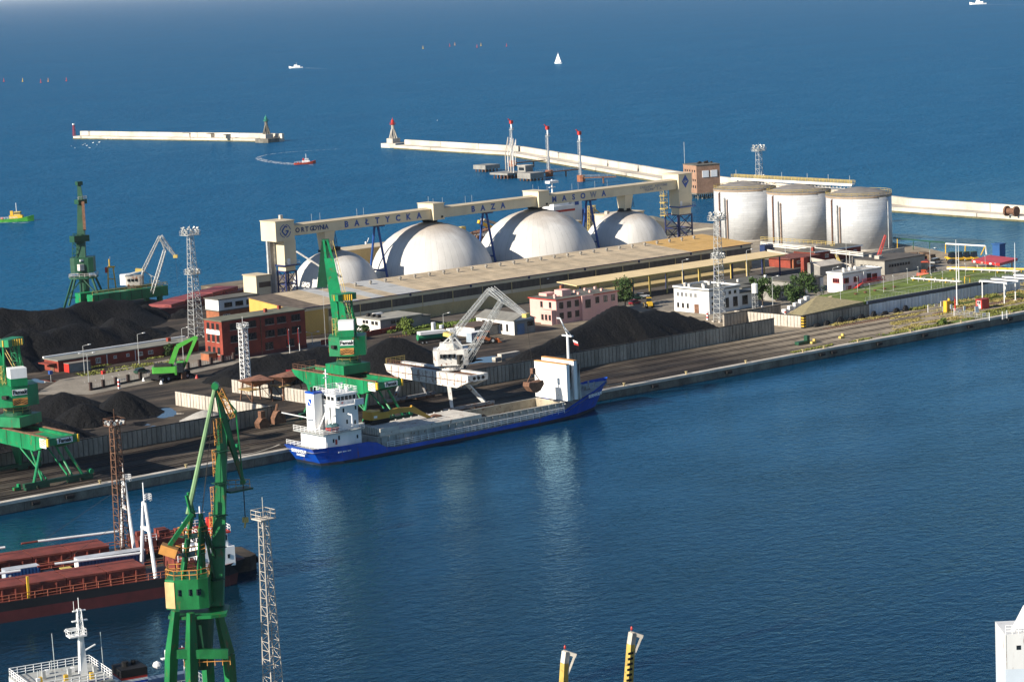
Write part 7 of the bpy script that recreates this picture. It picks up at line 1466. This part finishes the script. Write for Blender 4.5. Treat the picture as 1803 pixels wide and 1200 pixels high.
# yellow excavator standing on the hatch covers of the blue ship
ex_ = thing('excavator', 'yellow tracked excavator with long arm standing on the ship hatches', 'excavator', (328.8,yc+1.2,ct+1.72)); c = Vector(ex_.location)
for s in (-1.3,1.3): MB().ext([(c.x-2.3,c.z),(c.x+2.3,c.z),(c.x+2.7,c.z+.5),(c.x+2.2,c.z+1),(c.x-2.2,c.z+1),(c.x-2.7,c.z+.5)], 'y', c.y+s-.35, c.y+s+.35).build('track', black, ex_)
octo(c, 3.6, 5.4, c.z+1.1, c.z+2.5, Vector((1,0,0)), Vector((0,1,0)), .12).build('upper_body', catyel, ex_); octo(c-Vector((1.4,0,0)), 3.4, 2.6, c.z+2.5, c.z+2.9, Vector((1,0,0)), Vector((0,1,0)), .2).build('engine_cover', catyel, ex_)
B('cab', glass, ex_, c.x+.8, c.x+2.4, c.y-1.7, c.y-.5, c.z+1.6, c.z+3.1); B('body_sign', signm, ex_, c.x-2, c.x-1.1, c.y-1.85, c.y-1.8, c.z+1.5, c.z+2)
e1 = onY(725,720,c.y); e2 = onY(757,735,c.y)
e0 = c+Vector((2.2,0,1.8)); em = onY(700,722,c.y)
MB().beam(e0, em, .7, 1.1, .7, 1.2).beam(em, e1, .7, 1.2, .6, 1.0).build('boom', catyel, ex_); MB().beam(e1-Vector((.4,0,-.3)), e2, .6, 1.4, .4, .6).build('stick', catyel, ex_); MB().rod(e0+Vector((.6,0,-.5)), em+Vector((.4,0,0)), .12, 6).build('boom_cylinder', steel, ex_)
bk = onY(768,738,c.y); MB().ext([(-1.3,-.9),(1.0,-1.1),(1.4,.2),(.6,1.1),(-.9,.9),(-1.6,.1)], 'y', -1.2, 1.2).build('bucket', rusty, ex_, local=True).location = bk-c
# rusty hoppers
for i, (px, py) in enumerate(((452,707),(506,700))):
    p = G(px, py); t = thing('loading_hopper', ['rusty loading hopper on trestle legs nearer the gravel wall','rusty loading hopper on trestle legs nearer the green gantry leg'][i], 'hopper', p)
    MB().loft([[(p.x-3.4,p.y-3,5.8),(p.x+3.4,p.y-3,5.2),(p.x+3.4,p.y+3,6.0),(p.x-3.4,p.y+3,5.4)],[(p.x-.9,p.y-.8,3.9),(p.x+.9,p.y-.8,3.9),(p.x+.9,p.y+.8,3.9),(p.x-.9,p.y+.8,3.9)]][::-1]).build('bin', mat('rust_bright', (.27,.12,.07), .85, var=.5, vs=1), t)
    for a in (-1,1):
        for b in (-1,1): MB().beam((p.x+a*2.4,p.y+b*2,5),(p.x+a*3,p.y+b*2.6,0),.28).build('leg', rusty, t); MB().beam((p.x+a*2.6,p.y+b*2.2,3.4),(p.x-a*2.6,p.y+b*2.2,3.4),.2).build('brace', rusty, t)
        MB().rod((p.x+a*2.9,p.y-2.4,.4),(p.x+a*2.6,p.y+2.2,3.6),.09,4).build('brace', rusty, t)
    B('platform', mat('ochre_platform', (.38,.26,.10), .8), t, p.x-3.6, p.x-.6, p.y-2.6, p.y+2.4, 3.3, 3.5)
sc = thing('clamshell_grab', 'rusty clamshell grab parked against the concrete wall end', 'grab', G(462,752)); p = Vector(sc.location)
MB().ext([(-1.3,0),(1.3,0),(1.5,1.2),(.5,2.2),(-.5,2.2),(-1.5,1.2)], 'y', -1, 1).build('shell', rusty, sc, local=True); MB().box(-.6,.6,-.6,.6,2.2,3.8).build('head_block', rusty, sc, local=True)
sg2 = thing('clamshell_grab', 'pair of dark rusty grab jaws standing under the hopper legs', 'grab', G(489,744)); MB().ext([(-1.7,0),(1.7,0),(1.2,1.8),(.2,3),(-.6,2.8),(-1.6,1.4)], 'y', -1.2, 1.2).build('shell', rusty, sg2, local=True); MB().rod((-.4,0,2.6),(.2,0,4.4),.3,6).build('head_block', rusty, sg2, local=True)
# wheel loaders and tractors
def loader(label, px, py, m_, rz, k=1., name='wheel_loader', z=0.):
    t = thing(name, label, 'loader', G(px, py, z), rz); t.scale = (k,k,k)
    MB().ext([(-2.6,.8),(-2.6,1.9),(-.6,2.1),(.2,1.5),(1.5,1.4),(1.5,.8)], 'y', -.8, .8).build('chassis', m_, t, local=True); MB().ext([(-.8,2),(-.7,3.2),(.5,3.2),(.6,1.6)], 'y', -.7, .7).build('cab_glass', glass, t, local=True); MB().box(-.85,.65,-.78,.78,3.21,3.36).build('cab_roof', m_, t, local=True)
    wheels(t, (-1.6,1.3), (-1,1), .78, .5); MB().beam((.8,0,1.5),(3.0,0,.7),.8,.4).build('lift_arm', m_, t, local=True); MB().ext([(2.8,.1),(4.0,.15),(3.4,.4),(3.1,1.2),(2.8,1.2)], 'y', -1.3, 1.3).build('bucket', m_ if name != 'tractor' else steel, t, local=True)
    return t
loader('red cabbed tractor pushing coal behind the hoppers', 510, 672, redp, 1.2, .9, 'tractor', .4)
loader('large orange wheel loader parked beside the grass slab', 1629, 487, mat('loader_orange', (.5,.075,.02), .5), -2.6, 1.45)
loader('orange bucket loader beside the gabled shed', 858, 604, mat('dull_orange', (.35,.10,.03), .6), -.4, 1.0)
loader('small yellow loader at the left edge of the open yard', 49, 692, yel, .5, .7)
loader('yellow loader parked behind the great coal heap', 1143, 541, yel, 1.0, .9)
for k in range(4):
    p = G(1674+k*13, 459-k*.3); t = thing('terminal_tractor', 'yellow terminal tractor with dark cab parked in a row', 'tractor', p, -1.9, 'yellow terminal tractors in a row'); MB().ext([(-2,.5),(-2,1.3),(0,1.4),(.2,1.2),(2.2,1.1),(2.2,.5)], 'y', -1.1, 1.1).build('chassis', yel, t, local=True); MB().ext([(-.2,1.4),(0,2.9),(1.2,2.9),(1.5,1.2)], 'y', -.9, .9).build('cab_glass', glass, t, local=True); MB().box(-.1,1.3,-.95,.95,2.91,3.05).build('cab_roof', mat('green_roof', (.05,.09,.05), .6), t, local=True); wheels(t, (-1.3,1.5), (-1,1), .5, .35)
for k in range(6):
    p = G(1590+k*9.5, 459-k*.4+(k%2)*4); t = thing('timber_stack', 'brown stack of timber and dunnage beside the hall', 'stack', p, .3*k, 'brown dunnage stacks')
    for j in range(4): MB().box(-2+.2*j,2-.1*j,-1.2,1.2,j*.65,j*.65+.6).build('timber_bundle', mat('timber', (.16,.10,.06), .9, var=.5, vs=2), t, local=True)
tk = thing('tanker_truck', 'white and green articulated truck parked behind the coal cone', 'truck', G(765,603), -.28)
MB().rod((-5,0,1.9),(3.6,0,1.9),.85,12).build('tank', mat('truck_green', (.03,.22,.10), .5), tk, local=True); MB().box(-4.6,3.2,-1.2,1.2,2.6,3.4).build('cargo_cover', whitew, tk, local=True); MB().box(4.2,6.2,-1.2,1.2,.7,3.4).build('cab', white, tk, local=True); MB().box(5.4,6.24,-1.1,1.1,2,3).build('windscreen', glass, tk, local=True); MB().box(-5,6,-.5,.5,.7,1.1).build('chassis', dark, tk, local=True); wheels(tk, (-4,-2.8,2.8,5.2), (-1,1), .5, .35)
ybx = thing('portable_unit', 'pale blue and grey site unit behind the white lattice crane', 'site unit', G(838,602)); c = ybx.location; B('body', mat('bluegrey', (.3,.36,.42), .6), ybx, c.x-2.4, c.x+2.4, c.y-1.2, c.y+1.2, .2, 2.8); B('roof', whitew, ybx, c.x-2.5, c.x+2.5, c.y-1.3, c.y+1.3, 2.804, 2.95); win(ybx, 'F', 0, c.y-1.2, c.x-1.6, c.x-.4, 1.2, 2.2)
rcn = thing('crawler_crane', 'red and white lattice crawler crane jib in front of the last tank', 'crane', G(1543,472)); c = Vector(rcn.location); MB().lattice(c+Vector((0,0,1.6)), onP(1559,414,c,vr), 1.1, .5, 9, .09).build('jib', redp, rcn); B('carbody', redp, rcn, c.x-1.6, c.x+1.6, c.y-1.4, c.y+1.4, .8, 2.6); B('track', black, rcn, c.x-2, c.x+2, c.y-1.6, c.y-1, 0, .8); B('track', black, rcn, c.x-2, c.x+2, c.y+1, c.y+1.6, 0, .8)
bc = thing('storage_container', 'tall blue container box at the water edge', 'container', G(1759,454)); c = bc.location; B('body', bl, bc, c.x-1.5, c.x+1.5, c.y-1.5, c.y+1.5, 0, 4.6); B('lid', bl, bc, c.x-1.8, c.x+1.8, c.y-1.8, c.y+1.8, 4.604, 4.9)
navc = thing('shipping_container', 'navy blue container box behind the canopy end', 'container', G(1351,449)); c = navc.location; B('body', nv, navc, c.x-2.4, c.x+2.4, c.y-1.2, c.y+1.2, 1, 3.6); B('roof', nv, navc, c.x-2.5, c.x+2.5, c.y-1.3, c.y+1.3, 3.604, 3.7); B('stand', grey_r, navc, c.x-2.3, c.x+2.3, c.y-1.1, c.y+1.1, 0, 1)
drum = thing('cable_drum', 'round red brown cable drum lying on the breakwater', 'cable drum', G(1781,379)); c = drum.location; MB().rod((c.x,c.y-2.6,1.6),(c.x,c.y-1.8,1.6),2,14).rod((c.x,c.y+1.8,1.6),(c.x,c.y+2.6,1.6),2,14).build('flange', rusty, drum); MB().rod((c.x,c.y-1.8,1.6),(c.x,c.y+1.8,1.6),1.2,12).build('core', rusty, drum)
gu = thing('trackside_unit', 'small dark green machine box on the quay tracks', 'machine', G(1413,606)); c = gu.location; B('frame', greend, gu, c.x-2.2, c.x+2.2, c.y-.7, c.y+.7, .13, .9); B('upright', greend, gu, c.x+1.2, c.x+2.2, c.y-.6, c.y+.6, .9, 2.2)
for i, px in enumerate((30,415,1432,1482)): 
    p = Vector((colU(px,455.5),455.5,.13)); t = thing('rail_buffer', 'small green crane rail stop on the quay' if px < 1000 else 'small yellow crane rail stop on the quay', 'rail stop', p, group='crane rail stops'); MB().box(-.8,.8,-.4,.4,0,.6).box(.2,.7,-.4,.4,.6,1.2).build('block', green if px < 1000 else yelf, t, local=True)
# ================================================================== FENCES, SIGNS, SMALL STRUCTURES
pf = thing('pillar_fence', 'fence of dark brick pillars and wire panels round the parking lot', 'fence', G(160,687)); fa = G(160,687); fb_ = G(412,634)
for k in range(13):
    p = fa.lerp(fb_, k/12); B('pillar', mat('dark_pillar', (.05,.03,.025), .9), pf, p.x-.35, p.x+.35, p.y-.35, p.y+.35, 0, 2.1)
    if k < 12: q = fa.lerp(fb_, (k+1)/12); MB().rail([p,q],1.5,.03,.9,3).build('wire_panel', steel, pf)
    if k < 12: MB().beam(p+Vector((0,0,.2)), q+Vector((0,0,.2)), .25, .4).build('base_wall', dark, pf)
paint = mat('white_marking', (.5,.48,.44), .9)
for k in range(12):
    p = G(150+k*15+(k%2)*4, 674-k*3.3); o = struct(MB().beam(p+Vector((0,0,.02)), p+Vector((1.2,2.6,.02)), .14, .01).build('parking_marking', paint))
for i, (px, py) in enumerate(((210,684),(57,688),(367,560),(1246,563),(1343,553),(1383,560))):
    p = G(px, py); t = thing('warning_post', 'white and red striped warning post', 'post', p, group='striped warning posts')
    for k in range(5): B('band', white if k % 2 == 0 else redp, t, p.x-.25, p.x+.25, p.y-.25, p.y+.25, k*.5, k*.5+.498)
for i, (px, py, lb) in enumerate(((764,590,'tall white post sign beside the round bush'),(778,590,'round white sign on a post by the grass verge'),(90,672,'blue round road sign at the low red building'),(183,672,'red and white sign post on the parking lot'))):
    p = G(px, py); t = thing('road_sign', lb, 'sign', p); MB().rod(p, p+Vector((0,0,2.6)), .06, 5).build('post', steel, t); MB().cb(p+Vector((0,0,2.5)), .9,.9,.9 if i else 2.4).build('panel', [white, white, blue_paint, redp][i], t)
fe = thing('site_fence', 'grey steel mesh fence with white and red warning signs on the quay', 'fence', (553,474,0))
segs = [((1634,550),(1666,548)),((1680,556),(1718,562)),((1718,562),(1742,564)),((1765,562),(1773,560))]
for a, b in segs:
    p = G(*a); q = G(*b); MB().rail([p,q],2.0,.035,.6,3).build('fence_panel', steel, fe); MB().rod(p,p+Vector((0,0,2.2)),.1,6).build('post', white, fe); MB().rod(q,q+Vector((0,0,2.2)),.1,6).build('post', white, fe)
for k, (px, py) in enumerate(((1648,545),(1689,556),(1709,560),(1732,562))):
    p = G(px, py); B('warning_sign', white, fe, p.x-.75, p.x+.75, p.y-.2, p.y-.15, 1.0, 1.7); B('sign_mark', redp, fe, p.x-.45, p.x+.45, p.y-.23, p.y-.202, 1.2, 1.5)
for k, (px, py, w_, h_) in enumerate(((1660,549,1.9,1.6),(1675,553,.9,1.2),(1698,556,.9,1.2),(1720,560,1.6,1.8))):
    p = G(px, py); t = thing('notice_board', 'white notice board standing by the mesh fence', 'sign', p, group='white notice boards at the fence'); B('board', white, t, p.x-w_/2, p.x+w_/2, p.y-.1, p.y, 1.6, 1.6+h_); MB().rod(p, p+Vector((0,0,1.6)), .06, 5).build('post', steel, t)
yb = thing('gas_cabinet', 'tall yellow gas cabinet beside the quay fence', 'cabinet', G(1668,549)); c = yb.location; B('body', yel, yb, c.x-1, c.x+1, c.y-.6, c.y+.6, 0, 3.2); B('panel', mat('orange_panel', (.5,.26,.02), .5), yb, c.x-.8, c.x+.8, c.y-.66, c.y-.6, .3, 2.8); B('lamp', yel, yb, c.x+.6, c.x+1.0, c.y-.3, c.y+.3, 3.204, 3.8)
hy = thing('fire_hydrant_column', 'red fire hydrant column beside the yellow cabinet', 'hydrant', G(1682,548)); c = hy.location; MB().rod(c, Vector(c)+Vector((0,0,3.6)), .2, 8).rod(Vector(c)+Vector((0,0,3.4)), Vector(c)+Vector((-.6,-.3,4.2)), .12, 6).build('column', redp, hy); MB().lathe([(.5,0),(.5,.3)],8,(c.x,c.y)).build('foot', concl, hy)
rbx = thing('red_booth', 'red cabin with white windows beside the filling gantry', 'booth', G(1730,543)); c = rbx.location; B('wall', redp, rbx, c.x-1.6, c.x+1.6, c.y-1.1, c.y+1.1, .1, 2.7); B('roof', mat('booth_roof', (.3,.03,.03), .6), rbx, c.x-1.8, c.x+1.8, c.y-1.3, c.y+1.3, 2.704, 2.85); win(rbx, 'L', c.x-1.6, 0, c.y-.7, c.y+.6, 1.4, 2.4, white, 2); B('door', white, rbx, c.x-1.66, c.x-1.6, c.y-.7, c.y+.1, .2, 1.2)
gt = thing('filling_gantry', 'white open railcar filling gantry with ribbed canopy beside the tracks', 'gantry', (572,465,0))
for k in range(7):
    X = 571+k*5.2; MB().box(X-.2,X+.2,460.5,470.5,6.0,6.35).build('roof_rib', white, gt); MB().ext([(460.5,6.36),(470.5,6.5),(470.5,6.6),(460.5,6.46)], 'x', X+.2, X+1.6).build('roof_panel', mat('slate_sheet', (.16,.17,.18), .6), gt)
    if k % 2 == 0:
        for Y in (461.5,469.5): MB().rod((X,Y,0),(X,Y,6),.16,7).build('column', white, gt)
for Y in (460.6,470.4): B('edge_beam', white, gt, 570.8, 605, Y-.15, Y+.15, 5.7, 6.0)
B('platform', steel, gt, 583, 604, 464, 466, 2.6, 2.75); MB().rail([(583,464,2.75),(604,464,2.75)],1.1,.05,1.4).build('railing', white, gt); MB().lattice((584,465,0),(584,465,6),1.0,1.0,6,.06).build('stair_frame', yelf, gt); B('stop_sign', redp, gt, 596, 597.4, 460.3, 460.4, 4, 5.2)
fsn = thing('fuel_station_canopy', 'red flat canopy on pillars at the vehicle yard', 'canopy', G(1750,478)); A4 = [G(1711,462,3.4),G(1760,468,3.4),G(1792,459,3.4),G(1742,453,3.4)]
MB().prism([(p.x,p.y) for p in A4], 3.4, 4.2).build('roof', mat('station_red', (.5,.035,.03), .45), fsn)
ctr = sum(A4, Vector())/4
for p in A4: q = p.lerp(ctr,.25); MB().rod((q.x,q.y,0),(q.x,q.y,3.4),.25,8).build('pillar', concl, fsn)
for f, m_ in ((.12,white),(.7,white),(.4,mat('pink_mark',(.7,.3,.25),.5))):
    p = A4[0].lerp(A4[1],f); MB().cb(p+Vector((0,0,.42))-vd*.1, .9,.9,.5).build('fascia_logo', m_, fsn)
MB().prism([(ctr.x-1,ctr.y-.5),(ctr.x+1,ctr.y-.5),(ctr.x+1,ctr.y+.5),(ctr.x-1,ctr.y+.5)],0,1.8).build('fuel_pump', white, fsn)
ywl = thing('yard_wall', 'low pale concrete wall with grey panels in front of the fuel canopy', 'wall', G(1665,487))
for k in range(6): p = G(1662+k*15, 487-k*2.4); q = G(1676+k*15, 484.8-k*2.4); MB().beam(p+Vector((0,0,.9)), q+Vector((0,0,.9)), .25, 1.8).build('wall_panel', [concl, corr, concl, nv, corr, concl][k], ywl)
pgt = thing('pipe_gantry', 'yellow legged white pipe gantry at the water edge', 'pipeline', G(1665,446)); z0 = 5.5
pA = onP(1665,429,G(1665,446),vr); pB = onP(1735,433,G(1735,448),vr); MB().rod(pA, pB, .28, 7).rod(pB, G(1737,448), .28, 7).build('pipe', pipe, pgt); MB().rod(pA, G(1665,446), .2, 6).rod(pA.lerp(pB,.5), G(1699,447), .2, 6).rod(pB, G(1727,449), .2, 6).build('leg', yel, pgt)
pC = onP(1573,419,G(1575,434),vr); MB().rod(pC, onP(1664,427,G(1665,443),vr), .22, 6).build('pipe', greend, pgt); [MB().rod(onP(x,420+(x-1573)*.088,G(x,436+(x-1573)*.1),vr), G(x,436+(x-1573)*.1), .14, 6).build('leg', greend if x > 1580 else yel, pgt) for x in (1580,1608,1637)]
rw = thing('brick_wall', 'low red brick yard wall behind the steep coal cone', 'wall', G(640,606)); 
for k in range(9): p = G(566+k*17.5, 607-k*3.2); q = G(582.5+k*17.5, 604-k*3.2); MB().beam(p+Vector((0,0,.7)), q+Vector((0,0,.7)), .3, 1.4+.3*(k%2)).build('wall_section', redbrick, rw)
cs = thing('concrete_slab', 'pale concrete block lying beside the puddle', 'block', G(900,628)); c = cs.location; B('block', concl, cs, c.x-4, c.x+2.4, c.y-.8, c.y+.8, 0, 1.3); B('ramp', concl, cs, c.x-6, c.x-4.004, c.y-.7, c.y+.7, 0, .6)
for i in range(9):
    X = 508+i*4.7+rnd.uniform(-.6,.6); t = thing('rubber_heap', 'dark rubber mat heap leaning at the foot of the quay wall', 'rubble', (X,476.4,0), rnd.random()*.4, 'rubber heaps along the wall foot'); MB().lathe([(1.3,0),(1.2,.5),(.7,.95),(0,1.05)],9).build('heap', black, t, local=True).scale = (1.2,.6,1+.3*(i%3))
# ================================================================== TREES, SHRUBS, WEEDS
leafm = mat('leaves', (.045,.085,.02), .7, var=.55, vs=.8, spec=.3); leafl = mat('light_leaves', (.12,.17,.03), .7, var=.5, vs=.8, spec=.3); bark = mat('bark', (.09,.065,.045), .9)
weedm = mat('weeds', (.17,.18,.045), .85, var=.5, vs=.4, spec=.2)
def tree(label, px, py, h_, r, lm, seed, n=1500, name='tree', tr=True, cat='tree', ls=.34):
    rr = random.Random(seed); p = G(px, py); t = thing(name, label, cat, p); k = MB()
    if tr:
        MBt = MB().rod(p, p+Vector((.1,0,h_*.55)), .22, 7, .12)
        for i in range(6): a = rr.random()*6.28; MBt.rod(p+Vector((0,0,h_*(.25+.06*i))), p+Vector((math.cos(a)*r*.7,math.sin(a)*r*.7,h_*(.5+.07*i))), .08, 5, .03)
        MBt.build('trunk', bark, t)
    cl = [(rr.gauss(0,.42)*r, rr.gauss(0,.42)*r, h_*(.32+.6*rr.random()) if tr else h_*(.15+.7*rr.random()), r*(.28+.3*rr.random())) for _ in range(16)]
    for i in range(n):
        c = cl[i % 16]; v = Vector((rr.gauss(0,1),rr.gauss(0,1),rr.gauss(0,.8))).normalized()*c[3]*(.55+.5*rr.random()); q = p+Vector((c[0],c[1],c[2]))+v
        if q.z < .15: continue
        a = Vector((rr.gauss(0,1),rr.gauss(0,1),rr.gauss(0,1))).normalized()*ls; b = a.cross(Vector((rr.gauss(0,1),rr.gauss(0,1),rr.gauss(0,1)))).normalized()*ls*.6
        m0 = len(k.v); k.v += [tuple(q-a), tuple(q+b), tuple(q+a), tuple(q-b)]; k.f.append((m0,m0+1,m0+2,m0+3))
    k.build('crown', lm, t)
tree('round dark green tree at the canopy beside the pink office', 1101, 541, 8.6, 3.4, leafm, 1)
tree('slim upright tree in front of the dark garage row', 1343, 541, 9.2, 2.6, leafm, 2)
tree('broad dark tree beside the grey garage block', 1417, 531, 8.8, 3.6, leafm, 3)
tree('low spreading dark tree in front of the low store', 1396, 540, 6.4, 3.2, leafm, 4)
tree('bright green round bush at the end of the low grey building', 716, 588, 4.6, 2.4, leafl, 5, 900, 'bush', False, 'bush')
tree('small dark shrub beside the green crane house', 641, 590, 3.2, 1.8, leafm, 6, 500, 'bush', False, 'bush')
tree('climbing shrub on the wall of the low red building', 297, 626, 3.6, 1.5, leafm, 7, 400, 'bush', False, 'bush')
tree('small pale bush in the weeds on the quay edge', 1661, 571, 1.6, 1.4, leafl, 8, 300, 'bush', False, 'bush')
tree('tree top showing behind the white workshop and garage', 1367, 530, 5.2, 2.4, leafm, 9, 700)
def weeds(label, regs, n, m_, seed, hh=.5):
    rr = random.Random(seed); k = MB()
    for (x0,y0,x1,y1,wt) in regs:
        for i in range(int(n*wt)):
            f = rr.random(); X = x0+(x1-x0)*f; Y = y0+(y1-y0)*rr.random()
            if mn.noise((X*.12,Y*.35,seed)) < -.05: continue
            h_ = hh*(.4+rr.random()); a = rr.random()*6.28; dx, dy = math.cos(a)*.22, math.sin(a)*.22; lx, ly = rr.gauss(0,.25), rr.gauss(0,.25); m0 = len(k.v)
            k.v += [(X-dx,Y-dy,0),(X+dx,Y+dy,0),(X+lx+dx*.5,Y+ly+dy*.5,h_),(X+lx-dx*.5,Y+ly-dy*.5,h_)]; k.f.append((m0,m0+1,m0+2,m0+3))
    o = k.build('weeds', m_); o['kind'] = 'stuff'; o['label'] = label; o['category'] = 'weeds'
strawm = mat('dry_grass', (.30,.25,.09), .9, var=.5, vs=.5, spec=.1)
weeds('straggling green weeds along the quay edge', [(505,448.6,612,451.4,1.0),(470,448.5,505,450.2,.35),(560,452,612,456,.8)], 4200, weedm, 3, .34)
weeds('dry yellow grass between the quay tracks', [(515,452.5,612,457,1.2),(522,459.5,612,464,1.3),(530,466.5,600,470.5,1.0),(512,473,600,476.8,.9)], 5200, strawm, 11, .22)
weeds('taller mixed weeds in front of the pale corrugated wall', [(545,473,585,477,.7),(552,452,575,455,.5)], 2600, weedm, 12, .55)
weeds('rank weeds in front of the low grey building and verge', [(446,566,468,574,1.),(432,571,447,574,.5)], 2200, leafl, 5, .6)
weeds('thin weeds along the low red building and parking edge', [(345,589.5,378,591,.8),(336,578,368,584,.6)], 1800, weedm, 7, .35)
# ================================================================== SMALL THINGS ON THE WATER
gull = thing('gull', 'white gull resting on the water near the detached breakwater', 'gull', G(146,256,WZ), .4, 'gulls on the water'); MB().loft([[(x,-w_,z-.1),(x,w_,z-.1),(x,w_*.6,z+w_*1.1),(x,-w_*.6,z+w_*1.1)] for x, w_, z in ((-.7,.06,.25),(-.4,.2,.2),(.1,.26,.2),(.4,.12,.35),(.55,.14,.62),(.72,.05,.62))]).build('body', white, gull, local=True); gull.scale = (1.0,1.0,1.0)
for px, py in ((126,258),(132,261.5),(150,254),(153,257),(158,261),(164,252),(171,256),(175,251),(178,245),(187,246),(197,246),(206,246),(214,246),(219,246.5),(770,213)):
    c = copy_tree(gull); c.location = G(px, py, WZ); c.rotation_euler = (0,0,rnd.random()*6)
for k, (px, py) in enumerate(((7,144),(40,144),(72,146),(85,144),(117,143),(745,86),(792,82),(801,80),(840,84),(847,81),(892,82))):
    p = G(px, py, WZ); t = thing('marker_buoy', 'slim red and yellow marker buoy on the open sea', 'buoy', p, group='marker buoys'); MB().lathe([(1.0,-.4),(1.1,.4),(.4,.8),(.3,3.4),(0,5)],8,(p.x,p.y),WZ).build('float', [redp, yel, redp, orange][k%4], t)
# ================================================================== AIR
hz_m = bpy.data.materials.new('haze_air'); hz_m.use_nodes = True; hn = hz_m.node_tree.nodes; hn.remove(hn['Principled BSDF'])
pv = hn.new('ShaderNodeVolumePrincipled'); pv.inputs['Color'].default_value = (.80,.88,1,1); pv.inputs['Density'].default_value = 1.6e-5; pv.inputs['Anisotropy'].default_value = .1
hz_m.node_tree.links.new(pv.outputs[0], hn['Material Output'].inputs['Volume'])
hzo = MB().box(-9100, 70100, -9100, 70100, -10, 140).build('haze', hz_m); hzo['kind'] = 'stuff'
